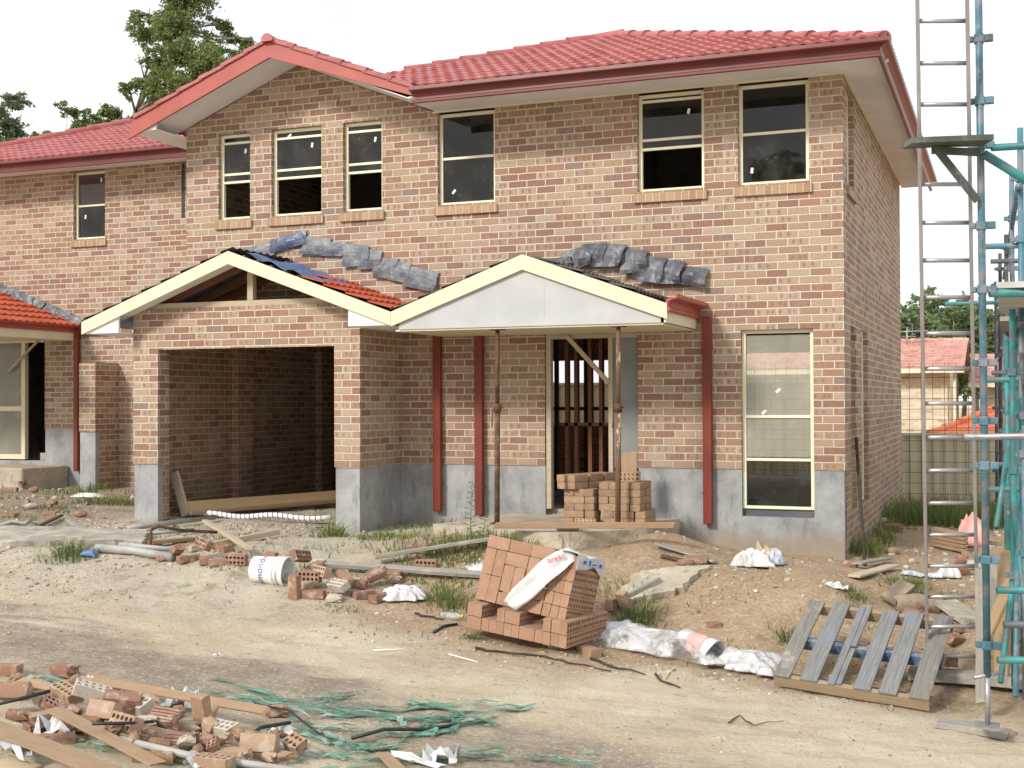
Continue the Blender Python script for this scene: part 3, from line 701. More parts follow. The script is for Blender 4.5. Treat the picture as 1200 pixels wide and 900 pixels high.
# tiles: right slope partly tiled (rows run back to the wall), left slope fully
def gslope(mb, side, L, s_lo, s_hi, y0=-1.40, y1=-.02, mat=None, z0=AZ+.01, cx=AX, half=2.15, tn=TN):
    xe = cx + side*half; ze = z0 - tn*half
    sd = Vector((-side, 0, tn)).normalized()
    tile_slope(mb, (xe,y0,ze), (xe,y1,ze), sd, L, lambda s: 0, lambda s: (y1-y0), step=.31, skip=lambda u, s: not (s_lo(u) <= s <= s_hi(u)))
m = MB(); gslope(m, 1, 1.55, lambda u: -1, lambda u: 1.05+.35*(u/1.4)); m.build('garage_roof_tiles', M['tile_orange'], HOUSE)
m = MB(); gslope(m, -1, 2.28, lambda u: -1, lambda u: 9); m.build('garage_roof_tiles', M['tile_dark'], HOUSE)
m = MB()
for k in range(5):
    s = 1.30+k*.2; x = AX + (2.15 - s/sl); z = AZ - TN*(2.15 - s/sl)
    m.box(x-.02,x+.02,-1.36,-.02,z-.025,z+.015)
m.build('roof_batten', M['wood_dark'], HOUSE)
m = MB(); m.grid(lambda u,v: (AX+.15+u*1.05+.02*math.sin(v*9), -1.33+v*1.2, AZ+.035-TN*(.15+u*1.05)+.020*math.sin(u*21+v*6)), 24, 10); m.build('loose_sarking', M['blue_film'], HOUSE)
# lead flashings above the garage roof
for i, (px, pz, w_, h_, t_, mt) in enumerate([(-7.86,3.66,.34,.20,-.25,'lead'),(-7.62,3.74,.28,.24,-.1,'lead'),(-7.36,3.74,.26,.22,.25,'lead'),(-7.05,3.86,.55,.17,-.20,'blue_dark'),
        (-6.58,3.81,.40,.22,.12,'lead'),(-6.33,3.74,.34,.19,.02,'lead'),(-6.03,3.69,.36,.27,.10,'lead'),(-5.80,3.61,.30,.24,.12,'lead'),(-5.60,3.50,.30,.24,.10,'lead'),(-5.38,3.44,.27,.24,.18,'lead'),(-5.08,3.34,.44,.24,.22,'lead')]):
    lead_piece('lead_flashing', (px, -.01, pz), w_, h_, t_, 20+i, HOUSE, mt)
# ---- porch roof
PX, PZ, PT = -3.235, 3.285, .362
barge(HOUSE, 'porch_barge_board', PX, PZ, -4.830, -1.625, PT, -1.426, -1.394, .165, 'cream')
m = MB(); m.prism([(PX,PZ-.09),(-4.75,2.61),(-4.75,2.505),(-1.70,2.505),(-1.70,2.61)],'Y',-1.385,-1.370); m.build('porch_gable_sheet', M['infill'], HOUSE)
m = MB(); m.box(-3.003,-2.995,-1.3875,-1.384,2.60,2.98); m.build('sheet_joint', M['infill'], HOUSE)
m = MB(); m.box(-4.80,-1.68,-1.368,-.003,2.485,2.503); m.build('porch_ceiling', M['cream'], HOUSE)
m = MB(); m.box(-1.665,-1.640,-1.393,-.016,2.505,2.665); m.build('porch_side_fascia', M['cream'], HOUSE)
m = MB(); gutter(m, [(-1.639,-1.42,1,0),(-1.639,-.004,1,0)], 2.625, sc=1.0); m.build('porch_gutter', M['barge'], HOUSE)
m = MB()
psl = math.sqrt(1+PT*PT)
m.prism([(PX,PZ-.03),(-1.66,PZ-.03-PT*1.575),(-1.66,PZ-.05-PT*1.575),(PX,PZ-.05)],'Y',-1.39,-.004); m.prism([(PX,PZ-.03),(PX,PZ-.05),(-4.80,PZ-.05-PT*1.565),(-4.80,PZ-.03-PT*1.565)],'Y',-1.39,-.004)
m.build('porch_roof_deck', M['blue_dark'], HOUSE)
m = MB(); gslope(m, 1, 1.55, lambda u: .25, lambda u: 9, z0=PZ, cx=PX, half=1.55, tn=PT); gslope(m, -1, 1.55, lambda u: -1, lambda u: 9, z0=PZ, cx=PX, half=1.55, tn=PT)
m.build('porch_roof_tiles', M['tile_dark'], HOUSE)
for i, (px, pz, w_, h_, t_) in enumerate([(-3.30,3.40,.32,.14,-.15),(-3.08,3.50,.34,.24,-.2),(-2.86,3.55,.30,.26,-.05),(-2.62,3.53,.34,.27,.12),(-2.36,3.45,.32,.27,.1),(-2.14,3.36,.34,.30,.16),(-1.92,3.31,.30,.28,.15),(-1.70,3.22,.40,.22,.12)]):
    lead_piece('lead_flashing', (px, -.01, pz), w_, h_, t_, 60+i, HOUSE, 'lead', .07, .4)
# ---- downpipes
for (x, z0, z1, lb) in ((-4.890,.335,2.66,'left downpipe of the porch nook'), (-4.330,.300,2.64,'downpipe beside the rusty prop'), (-1.512,.285,2.64,'downpipe between porch and tall window')):
    m = MB(); m.box(x-.052,x+.052,-.092,-.020,z0,z1); 
    p_ = bevel(m.build('downpipe', M['downpipe'], HOUSE), .012, 2); p_['label'] = 'oxide red ' + lb
    for zz in (z0+.35, z1-.35):
        m = MB(); m.box(x-.060,x+.060,-.096,-.008,zz-.010,zz+.010); m.build('pipe_strap', M['downpipe'], p_)
# ---- main roof
GT = 5.42; RP = .385; CX_, CZ_, CT = -6.90, 6.235, .395
m = MB(); m.box(-4.93,.448,-.770,-.001,5.293,5.305); m.box(.001,.448,.001,8.20,5.293,5.305); m.build('eave_soffit', M['soffit'], HOUSE)
m = MB(); m.box(-4.97,.02,-.018,-.002,5.270,5.292); m.box(.002,.018,.0,7.75,5.270,5.292); m.build('eave_trim', M['cream'], HOUSE)
m = MB(); gutter(m, [(-4.86,-.772,0,-1),(.450,-.772,1,-1),(.450,8.22,1,0)], 5.215); m.build('eave_gutter', M['gutter'], HOUSE)
m = MB(); m.tube([(.44,-.25,5.30),(.50,-.25,5.33)],.035,10); m.build('gutter_outlet', M['white_plastic'], HOUSE)
RA = Vector((-3.45,2.98,6.86+.03)); RB = Vector((-3.80,2.98,6.86+.03)); RC = Vector((-8.2,-.70,5.44))
yE = -.85; run = 2.98 - yE; slr = run*math.sqrt(1+RP*RP)
m = MB()
def lo_(s):
    f = s/slr; z = GT-.03 + (RA.z-GT)*f; vx = CX_ + max(0,(CZ_+.03-z)/CT) - .10
    return (max(RC.x + (RB.x-RC.x)*f, vx) if z < CZ_+.03 else RC.x + (RB.x-RC.x)*f) - (-8.6)
def hi_(s):
    f = s/slr; return (.55 + (RA.x-.55)*f) - (-8.6)
tile_slope(m, (-8.6,yE,GT-.03), (.55,yE,GT-.03), (0,1,RP), slr, lo_, hi_, du=.021)
# right slope
e = Vector((.55,-.85,GT-.03)); top = RA
sdr = Vector((RA.x-.55, 0, RA.z-(GT-.03))); Ls = sdr.length
tile_slope(m, (.55,8.25,GT-.03), (.55,-.85,GT-.03), sdr, Ls, lambda s: (8.25-2.98)*s/Ls, lambda s: 9.1-(2.98+.85)*s/Ls, du=.05)
m.build('main_roof_tiles', M['tile_rose'], HOUSE)
RD = RC.lerp(RB, .27); RE_ = RC.lerp(RB, .52)
m = MB(); m.add([RD, RB, (-10.2,5.8,5.5), (-9.2,3.5,5.6)], [(0,1,2),(0,2,3)]); m.add([RA, (.55,8.25,GT), (-9.5,8.25,GT), RB], [(0,1,2,3)]); m.add([(-10.2,5.8,5.5),RB,(-9.5,8.25,GT)],[(0,1,2)]); m.build('rear_roof_tiles', M['tile_rose'], HOUSE)
m = MB(); ridge_caps(m, (.50,-.80,GT-.015), RA+Vector((0,0,.0))); ridge_caps(m, RA+Vector((.05,0,.0)), RB+Vector((-.05,0,.0))); ridge_caps(m, RE_+Vector((0,0,.0)), RB+Vector((0,0,.0)))
m.build('ridge_capping', M['tile_rose'], HOUSE)
# ---- gable over the garage bay
CX_, CZ_, CT = -6.90, 6.235, .395
m = MB(); m.prism([(CX_,CZ_),(-4.86,CZ_-CT*2.04),(-4.72,5.30),(-4.80,5.30),(CX_,CZ_-.235)],'Y',-.690,-.655); m.build('gable_barge_board', M['barge'], HOUSE)
m = MB(); m.prism([(CX_,CZ_),(CX_,CZ_-.235),(-9.06,CZ_-.235-CT*2.16),(-8.97,CZ_-CT*2.07)],'Y',-.690,-.655); m.build('gable_barge_board', M['barge'], HOUSE)
m = MB(); m.prism([(CX_,CZ_+.004),(CX_,CZ_-.018),(-8.97,CZ_-.018-CT*2.07),(-8.97,CZ_+.004-CT*2.07)],'Y',-.700,-.6905); m.prism([(CX_,CZ_+.004),(-4.88,CZ_+.004-CT*2.02),(-4.88,CZ_-.018-CT*2.02),(CX_,CZ_-.018)],'Y',-.700,-.6905); m.build('barge_capping', M['barge'], HOUSE)
m = MB()
m.prism([(CX_,6.085),(CX_,6.073),(-9.0,6.073-CT*2.1),(-9.0,6.085-CT*2.1)],'Y',-.654,-.002); m.prism([(CX_,6.085),(-4.935,6.085-CT*1.965),(-4.935,6.073-CT*1.965),(CX_,6.073)],'Y',-.654,-.002)
m.prism([(-9.0,5.235),(-8.645,5.265),(-8.645,5.385),(-9.0,5.245)],'Y',-.652,-.615); m.prism([(-9.0,5.222),(-8.645,5.252),(-8.645,5.264),(-9.0,5.234)],'Y',-.652,1.9)
m.build('gable_soffit', M['soffit'], HOUSE)
m = MB(); cs = Vector((1,0,CT)).normalized(); Lg = 2.10*math.sqrt(1+CT*CT)
tile_slope(m, (CX_-2.10,-.70,CZ_-.004-CT*2.10), (CX_-2.10,4.0,CZ_-.004-CT*2.10), cs, Lg, lambda s: 0, lambda s: 4.7, du=.03)
tile_slope(m, (CX_+2.02,-.70,CZ_-.004-CT*2.02), (CX_+2.02,2.6,CZ_-.004-CT*2.02), Vector((-1,0,CT)), 2.02*math.sqrt(1+CT*CT), lambda s: 0, lambda s: 3.3, du=.03)
m.build('gable_roof_tiles', M['tile_rose'], HOUSE)
m = MB(); ridge_caps(m, (CX_,-.72,CZ_-.005), (CX_,4.0,CZ_-.005), .075); 
m.build('gable_ridge_capping', M['tile_rose'], HOUSE)
m = MB()
for s_ in (-1,1):
    ridge_caps(m, (CX_+s_*2.03,-.665,CZ_-CT*2.03+.018), (CX_,-.665,CZ_+.015), .050, .33)
m.build('verge_capping', M['tile_rose'], HOUSE)
mb = MB(); wall_panel(mb, 'X', -8.64, -8.53, .112, 7.63, 2.62, 5.37); mb.build('bay_side_wall', M['brick'], HOUSE)
# weep slots in the gable brickwork
m = MB()
for (x, z) in ((-7.08,5.49),(-6.30,5.56)): m.box(x-.006,x+.006,-.002,.004,z-.04,z+.04)
m.build('weep_slot', M['black'], HOUSE)

# ================================================================== the neighbouring townhouse on the left
H2 = empty('adjoining_townhouse', (-12,2.5,0), 'set back adjoining brick townhouse at left with single upper window and orange tiled porch', 'house')
UY = 2.5
mb = MB()
wall_panel(mb, 'Y', UY, UY+.11, -16.2, -8.66, 1.259, 5.52, [(-12.706,-12.061,4.385,5.52), (-14.6,-13.30,.2,2.78)])
mb.build('front_wall', M['brick'], H2)
mb = MB(); wall_panel(mb, 'Y', UY+.014, UY+.11, -16.2, -11.80, .0, 1.258, [(-14.6,-13.30,.72,1.4)]); mb.build('rendered_base', M['render'], H2)
mb = MB(); wall_panel(mb, 'Y', UY+.004, UY+.11, -11.795, -8.66, .0, 1.258); mb.build('front_wall_base', M['brick'], H2)
mb = MB(); mb.box(-10.555,-10.495,UY-.006,UY-.001,4.62,5.49); mb.build('joint_gap', M['black'], H2)
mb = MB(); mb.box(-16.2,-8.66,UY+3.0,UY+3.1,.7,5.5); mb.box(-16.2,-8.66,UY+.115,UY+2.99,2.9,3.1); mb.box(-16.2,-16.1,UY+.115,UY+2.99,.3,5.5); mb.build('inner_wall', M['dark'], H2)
window(H2, 'Y', UY, -12.706, -12.061, 4.385, 5.50, [.50], [(.02,.97)], stickers=[(.78,.87,.1),(.28,.34,.1)], label='single upper window under the eave of the set back wall')
# brick nib with rendered front
mb = MB(); mb.box(-12.10,-11.78,1.93,UY-.001,1.225,2.32); mb.box(-12.0,-11.78,2.045,UY-.002,.05,1.224); mb.build('wing_wall', M['brick'], H2)
mb = MB(); mb.box(-12.09,-11.79,1.945,2.044,.05,1.224); mb.build('wing_wall_base', M['render'], H2)
# eaves
m = MB(); m.box(-16.5,-9.02,UY-.58,UY-.001,5.525,5.535); m.build('eave_soffit', M['soffit'], H2)
m = MB(); gutter(m, [(-16.5,UY-.582,0,-1),(-9.02,UY-.582,0,-1)], 5.455); m.build('eave_gutter', M['gutter'], H2)
m = MB(); Lu = 4.2
tile_slope(m, (-16.9,UY-.70,5.62), (-9.3,UY-.70,5.62), (0,1,.394), Lu*1.075, lambda s: .35+s*.93, lambda s: 7.6, du=.03)
m.build('roof_tiles', M['tile_rose'], H2)
m = MB(); m.add([(-16.6,UY-.7,5.62),(-12.7,UY+3.5,7.27),(-16.6,UY+7.5,5.62)],[(0,1,2)]); m.add([(-12.7,UY+3.5,7.27),(-9.0,UY+3.5,7.27),(-9.0,UY+7.5,5.62),(-16.6,UY+7.5,5.62)],[(0,1,2,3)]); m.build('rear_roof_tiles', M['tile_rose'], H2)
m = MB(); ridge_caps(m, (-16.55,UY-.66,5.68), (-12.65,UY+3.5,7.33)); m.build('ridge_capping', M['tile_rose'], H2)
# porch roof of the neighbour: right hand slope seen from the side
EX = -12.60; EZ = 2.93
m = MB(); m.box(EX-.045,EX-.02,.2,UY-.001,EZ-.22,EZ-.03); m.build('porch_side_fascia', M['cream'], H2)
m = MB(); m.box(-16.2,EX-.047,.2,UY-.001,EZ-.20,EZ-.185); m.build('porch_ceiling', M['cream'], H2)
m = MB(); sd = Vector((-1,0,.375)); tile_slope(m, (EX+.06,.15,EZ), (EX+.06,UY-.02,EZ), sd, 2.2, lambda s: 0, lambda s: UY-.17, step=.31); m.build('porch_roof_tiles', M['tile_orange'], H2)
m = MB(); gutter(m, [(EX-.018,.15,1,0),(EX-.018,UY-.004,1,0)], EZ-.085, sc=.62); m.build('porch_gutter', M['barge'], H2)
for i in range(7):
    x = EX - .02 - i*.255; lead_piece('lead_flashing', (x, UY-.01, EZ+.20+i*.092), .30, .19, .30, 90+i, H2, 'lead', .04, .4)
m = MB(); m.box(EX-.03,EX+.06,UY-.095,UY-.02,.56,2.88); bevel(m.build('downpipe', M['downpipe'], H2), .012, 2)
m = MB(); m.box(EX+.061,EX+.6,UY-.05,UY-.02,2.80,2.90); m.build('gutter_return', M['gutter'], H2)
m = MB(); m.box(-14.55,-14.50,UY-.0,UY+.08,.74,2.74); m.box(-13.80,-13.72,UY-.0,UY+.08,.74,2.70); m.box(-14.5,-13.8,UY+.01,UY+.07,1.55,1.63); m.box(-14.5,-13.8,UY+.01,UY+.07,.74,.82); m.box(-14.5,-13.32,UY+.0,UY+.08,2.70,2.76)
fr = m.build('sliding_door', M['cream'], H2)
m = MB(); m.box(-14.5,-13.8,UY+.03,UY+.035,.82,2.70); m.build('door_pane', M['glass_low'], fr)
m = MB(); m.beam((-13.42,UY-.03,2.72),(-14.05,UY-.03,2.22),.03,.035); m.build('brace', M['pine_pale'], fr)
m = MB(); m.box(-16.2,-12.80,1.45,UY-.0,.10,.655); bevel(m.build('porch_slab', M['concrete'], H2), .02)
# ------------------------------------------------------------------ scaffold, ladder, props
SC = empty('scaffold', (1.52,-5.15,-.5), 'teal painted tube scaffold with couplers and plank deck at right of the house', 'scaffold')
def coupler(c, parent, w=.13):
    m = MB(); x,y,z = c; m.box(x-.032,x+.032,y-.034,y+.034,z-.030,z+.030); m.box(x+.033,x+w*.7,y-.022,y+.022,z-.024,z+.024); m.box(x-w*.55,x-.033,y-.020,y+.020,z-.020,z+.020)
    bevel(m.build('coupler', M['teal_blue'], parent), .005)
m = MB(); m.tube([(1.524,-5.15,-.16),(1.500,-5.16,6.0)],.0242,14); s1 = m.build('standard', M['teal_blue'], SC, True)
for zz in (.05,.62,1.25,1.55,1.94,2.43,2.86,3.40,3.70,4.12,4.50): coupler((1.522-.0039*zz,-5.15,zz), s1)
m = MB(); m.tube([(1.524,-5.15,-.48),(1.524,-5.15,-.15)],.017,10); m.tube([(1.44,-5.20,-.165),(1.61,-5.10,-.135)],.013,8); s1b = m.build('screw_jack', M['steel'], SC, True)
m = MB(); m.box(1.44,1.60,-5.23,-5.07,-.487,-.479); m.build('base_plate', M['steel'], s1b)
others = [(*(1.768, -3.071, 3.913),-.55,'teal_blue'),(*(1.706, -0.624, 3.998),-.6,'teal_blue'),(*(1.648, 1.940, 3.651),-.6,'steel_dark'),(*(1.564, 4.594, 3.716),-.7,'steel_dark'),(*(1.481, 7.252, 3.556),-.7,'steel_dark')]
for i, (x, y, zt, zb, mt) in enumerate(others):
    m = MB(); m.tube([(x,y,zb),(x+.01,y,zt)],.0242,10); st = m.build('standard', M[mt], SC, True)
    for zz in (.55,1.55,2.3,3.0,3.5): coupler((x,y,zz), st, .12)
    if i in (0,1): m = MB(); m.tube([(x-.05,y+.3,zb),(x-.05,y+.3,2.38)],.0242,10); m.build('standard', M['teal'], SC, True)
def scaf_tube(a, b, mt, name='transom', r=.0242):
    m = MB(); m.tube([a,b],r,10); return m.build(name, M[mt], SC, True)
scaf_tube((1.58,-5.15,3.38),(2.75,-4.72,3.44),'teal'); scaf_tube((1.56,-5.15,2.405),(2.75,-4.70,2.405),'teal',r=.030)
scaf_tube((1.39,-5.21,1.44),(2.75,-4.68,1.46),'steel'); scaf_tube((1.59,-5.15,.42),(2.75,-4.70,.41),'teal'); scaf_tube((1.63,-5.10,.185),(2.75,-4.68,.18),'steel_dark'); scaf_tube((1.59,-5.15,-.045),(2.75,-4.70,-.055),'teal')
scaf_tube((1.53,-5.22,3.33),(1.95,-5.05,3.05),'teal','diagonal_brace',.030)
scaf_tube((1.758,-3.2,3.42),(1.62,5.2,3.42),'teal_blue','ledger'); scaf_tube((1.758,-3.2,1.42),(1.62,5.2,1.42),'teal','ledger'); scaf_tube((1.10,-1.25,2.62),(1.75,-1.2,2.62),'teal','ledger',.020)
scaf_tube((1.72,-3.1,2.3),(1.70,-1.0,.2),'teal','diagonal_brace'); scaf_tube((1.84,-3.0,.2),(1.74,-1.2,1.7),'teal','diagonal_brace'); scaf_tube((1.83,-3.5,-.3),(1.74,-2.0,1.1),'teal','diagonal_brace')
m = MB()
for k in range(4): m.box(1.60+k*.245,1.60+k*.245+.235,-5.13,-2.4,2.438,2.478)
m.build('scaffold_board', M['deck'], SC)
for k in range(3):
    m = MB(); m.box(1.60+k*.24,1.60+k*.24+.23,-1.6,4.5,2.42,2.46); m.build('scaffold_board', M['wood_grey'], SC)
for i, (px3, zt, zb, mt, rr) in enumerate([((1.696, -3.822, 1.678),2.38,-.5,'teal',.0242),((1.776, -2.504, 2.042),3.3,-.5,'teal',.0242),((1.771, -4.214, 1.117),1.5,-.5,'teal_blue',.0242),((1.637, 0.027, 1.670),2.38,-.6,'teal_blue',.0242),((1.741, 1.144, 1.571),2.9,-.6,'teal',.0242),((1.551, 5.693, 1.659),3.0,-.7,'steel_dark',.0242)]):
    x, y, _ = px3; m = MB(); m.tube([(x,y,zb),(x+.008,y,zt)], rr, 10); st = m.build('standard', M[mt], SC, True)
    for zz in (.35+.11*i, 1.15+.07*i, 1.9): 
        if zz < zt: coupler((x,y,zz), st, .11)
for a_, b_, mt in [((1.60,-4.4,-.35),(1.78,-3.2,1.0),'teal'),((1.78,-4.5,.1),(1.66,-3.0,1.3),'teal'),((1.70,-4.6,-.4),(1.73,-3.6,.8),'teal_blue'),((1.58,-4.2,.75),(1.80,-2.4,2.2),'teal'),((1.75,-2.4,.5),(1.68,.8,2.3),'teal_blue'),((1.80,-4.0,1.6),(1.70,-1.2,3.0),'steel_dark'),((1.66,1.0,1.0),(1.62,4.5,2.9),'steel_dark')]:
    scaf_tube(a_, b_, mt, 'diagonal_brace', .021)
for zz in (.95, 1.85, 2.95): scaf_tube((1.50,-3.1,zz),(2.8,-2.7,zz+.02),'teal' if zz < 2 else 'teal_blue'); scaf_tube((1.52,-.9,zz+.1),(2.8,-.6,zz+.1),'steel_dark')
# hop-up bracket in front of the ladder
m = MB(); m.beam((1.06,-5.50,3.385),(1.56,-5.30,3.405),.20,.036); m.build('hop_up_board', M['board_green'], SC)
m = MB(); m.beam((1.24,-5.40,3.355),(1.49,-5.22,3.02),.010,.055); m.beam((1.22,-5.40,3.345),(1.50,-5.2,3.345),.04,.045); m.build('hop_up_bracket', M['board_green'], SC)
# extension ladder
LB = Vector((1.24,-3.54,-.46)); LT = Vector((1.295,-5.66,4.56)); LD = (LT-LB)
LA = empty('ladder', LB, 'tall grey aluminium ladder leaning against the teal scaffold', 'ladder')
sx = Vector((.93,.365,0))*.2
for s_ in (-1,1):
    m = MB(); m.beam(LB+sx*s_, LT+sx*s_*.80, .026, .060); bevel(m.build('stile', M['alu'], LA), .005)
n = int(LD.length/.272)
for k in range(n):
    t = (.13+k*.272)/LD.length; p = LB+LD*t; q = sx*(1-.20*t)*.95
    m = MB(); m.tube([p-q,p+q],.0155,8); m.build('rung', M['alu'], LA, True)
M['pine_tan'] = wood_mat('dusty_tan_pine', (0.34,0.23,0.13), (0.43,0.31,0.19))
# timber sole boards under the scaffold
def plank(name, a, b, w, h, mat, label, cat='plank', group=None, parent=None, rollx=0.0, jit=0.0):
    a = Vector(a); b = Vector(b); d = b-a; L = d.length
    rz = math.atan2(d.y,d.x); ry = -math.asin(max(-1,min(1,d.z/L)))
    mb = MB(); n = 6
    vs = []; sd = int(abs(a.x*131+a.y*71+w*977)) % 999; rs = random.Random(sd)
    for i in range(n+1):
        x = -L/2+L*i/n; bow = rs.uniform(-1,1)*jit
        for (y,z) in ((-w/2,-h/2),(w/2,-h/2),(w/2,h/2),(-w/2,h/2)): vs.append((x+ (rs.uniform(-.02,.02) if i in (0,n) else 0), y+rs.uniform(-.003,.003), z+bow))
    fs = [(0,3,2,1),(n*4,n*4+1,n*4+2,n*4+3)]
    for i in range(n):
        for j in range(4): fs.append((i*4+j, i*4+(j+1)%4, (i+1)*4+(j+1)%4, (i+1)*4+j))
    mb.add(vs, fs); o = mb.build(name, M[mat], parent); bevel(o, min(.004,h*.2))
    o.matrix_world = Matrix.Translation((a+b)/2) @ Matrix.Rotation(rz,4,'Z') @ Matrix.Rotation(ry,4,'Y') @ Matrix.Rotation(rollx,4,'X')
    if label: tag(o, label, cat, group)
    return o
M['rust_prop'] = simple('brown_rusted_prop', (0.13,0.07,0.04), 0.85, 0.4, 10, dirt=(0.42,0.30,0.16), dsc=2.5, dth=(0.60,0.68))
# adjustable props under the porch beam
for (x, y, zb, lb) in ((-3.585,-1.29,None,'rusty steel prop under the porch gable left of the doorway'), (-2.195,-1.29,None,'flaking steel prop under the porch gable in front of the doorway')):
    zb = gz(x,y) if x < -3 else .36
    zb = .35
    P_ = empty('steel_prop', (x,y,zb), lb, 'prop')
    m = MB(); m.tube([(x-.01,y,zb),(x,y,1.62)],.030,12); m.build('outer_tube', M['prop'] if x > -3 else M['rust_prop'], P_, True)
    m = MB(); m.tube([(x,y,1.621),(x+.005,y,2.475)],.024,12); m.build('inner_tube', M['rust'] if x < -3 else M['prop'], P_, True)
    m = MB(); m.box(x-.075,x+.075,y-.075,y+.075,2.476,2.4845); m.build('head_plate', M['rust'], P_)
    m = MB(); m.box(x-.075,x+.075,y-.075,y+.075,zb-.008,zb-.001); m.build('foot_plate', M['rust'], P_)
    m = MB(); m.tube([(x,y,1.57),(x,y,1.66)],.042,12); m.tube([(x-.05,y-.02,1.60),(x+.06,y+.02,1.62)],.009,6); m.tube([(x-.05,y-.02,1.60),(x-.055,y-.03,1.40)],.006,6); m.build('screw_collar', M['rust'], P_, True)
# ------------------------------------------------------------------ loose bricks
def brick_mesh(name, mat, holes=True, seed=0, chip=0.004, broken=0.0, grooved=False, l=.23, w=.11, h=.076):
    rs = random.Random(seed); mb = MB(); nx, ny = 5, 2; L = l*(1-broken)
    hx, hy, hz = L/2, w/2, h/2
    if holes:
        nx = max(2, int(round(5*(1-broken))))
        cx, cy = (L-.012)/nx, (w-.016)/ny; r = .0155; k = 8
        idx = {}
        def V(p):
            mb.v.append(p); return len(mb.v)-1
        xs = [-hx]+[-hx+.006+cx*i for i in range(nx+1)]+[hx]; ys = [-hy]+[-hy+.008+cy*j for j in range(ny+1)]+[hy]
        top = {}; bot = {}
        for i, x in enumerate(xs):
            for j, y in enumerate(ys): top[i,j] = V((x,y,hz)); bot[i,j] = V((x,y,-hz))
        def F(*q): mb.f.append(tuple(q)); mb.m.append(0)
        for i in range(nx+2):
            for j in range(ny+2):
                a,b,c,d = (i,j),(i+1,j),(i+1,j+1),(i,j+1)
                if 1 <= i <= nx and 1 <= j <= ny:
                    mx = (xs[i]+xs[i+1])/2; my = (ys[j]+ys[j+1])/2
                    T = [V((mx+r*math.cos(2*math.pi*(q+.5)/k-math.pi), my+r*math.sin(2*math.pi*(q+.5)/k-math.pi), hz)) for q in range(k)]
                    Bm = [V((mx+r*math.cos(2*math.pi*(q+.5)/k-math.pi), my+r*math.sin(2*math.pi*(q+.5)/k-math.pi), -hz)) for q in range(k)]
                    cs = [a,b,c,d]; 
                    for q in range(4):
                        # ring vertices 2q,2q+1 face corner side q
                        t1, t2, t3 = T[2*q], T[(2*q+1)%k], T[(2*q+2)%k]; b1, b2, b3 = Bm[2*q], Bm[(2*q+1)%k], Bm[(2*q+2)%k]
                        A, B_ = cs[q], cs[(q+1)%4]
                        F(top[A], t2, t1) if False else None
                        F(top[A], top[B_], t3, t2); F(bot[B_], bot[A], b2, b3)
                        F(top[A], t2, t1); F(bot[A], b1, b2)
                    for q in range(k): F(T[q], T[(q+1)%k], Bm[(q+1)%k], Bm[q])
                else:
                    F(top[a],top[b],top[c],top[d]); F(bot[d],bot[c],bot[b],bot[a])
        for i in range(nx+2):
            F(bot[i,0],bot[i+1,0],top[i+1,0],top[i,0]); F(top[i,ny+2],top[i+1,ny+2],bot[i+1,ny+2],bot[i,ny+2])
        for j in range(ny+2):
            F(top[0,j],top[0,j+1],bot[0,j+1],bot[0,j]); F(bot[nx+2,j],bot[nx+2,j+1],top[nx+2,j+1],top[nx+2,j])
    elif grooved:
        pr = []
        for q in range(5):
            y = -hy + w*q/5
            pr += [(y, hz), (y+w*.13, hz), (y+w*.145, hz-.012), (y+w*.185, hz-.012)]
        pr += [(hy, hz), (hy,-hz), (-hy,-hz)]
        mb.prism(pr, 'X', -hx, hx)
    else:
        mb.box(-hx,hx,-hy,hy,-hz,hz)
    me_o = mb.build(name, mat, None)
    me = me_o.data
    if chip or broken:
        bm = bmesh.new(); bm.from_mesh(me)
        if not holes: bmesh.ops.subdivide_edges(bm, edges=bm.edges, cuts=2, use_grid_fill=True)
        for v in bm.verts:
            e = (abs(abs(v.co.x)-hx) < 1e-4) + (abs(abs(v.co.y)-hy) < 1e-4) + (abs(abs(v.co.z)-hz) < 1e-4)
            if e >= 2: v.co -= Vector([math.copysign(rs.uniform(0, chip*(e-1)), c) for c in v.co])
            if broken and v.co.x > hx-.03: v.co.x += rs.uniform(-.03, .022)
        bmesh.ops.recalc_face_normals(bm, faces=bm.faces); bm.to_mesh(me); bm.free()
    bpy.data.objects.remove(me_o); return me
BM = {}
for k, mt in (('r','clay_red'),('t','clay_tan'),('w','clay_white'),('b','clay_brown'),('p','clay_pack'),('s','clay_stack')):
    BM[k+'h'] = brick_mesh('brick', M[mt], True, 1, .0018 if k == 'p' else .004)
    BM[k+'s'] = brick_mesh('brick', M[mt], False, 2, .002 if k in 'ps' else .005)
for k, mt in (('r','clay_red'),('t','clay_tan'),('w','clay_white'),('b','clay_brown')):
    BM[k+'k'] = brick_mesh('brick', M[mt], True, 3, .010, .42)
    BM[k+'K'] = brick_mesh('brick', M[mt], False, 4, .016, .35)
    BM[k+'g'] = brick_mesh('brick', M[mt], False, 5, .003, .1, True)
def B(xy, rz, kind, label, group, dz=0.0, rx=0, ry=0, sink=.006):
    """loose brick on the earth; rx, ry tumble it"""
    x, y = xy
    Mx = Matrix.Rotation(R(rz),4,'Z') @ Matrix.Rotation(R(rx),4,'X') @ Matrix.Rotation(R(ry),4,'Y')
    low = min((Mx @ v.co).z for v in BM[kind].vertices)
    g = min(gz(x,y), gz(x+.06,y), gz(x,y-.06)) + .012
    o = inst(BM[kind], 'brick', Matrix.Translation((x, y, g - low - sink + dz)) @ Mx)
    return tag(o, label, 'brick', group)
M['soil_slab'] = simple('earth_stained_concrete', (0.24,0.19,0.14), 0.95, 0.3, 4, bump=0.015, bsc=18, dirt=(0.36,0.30,0.22), dth=(0.5,0.7))
G1 = 'loose bricks beside the white bucket'
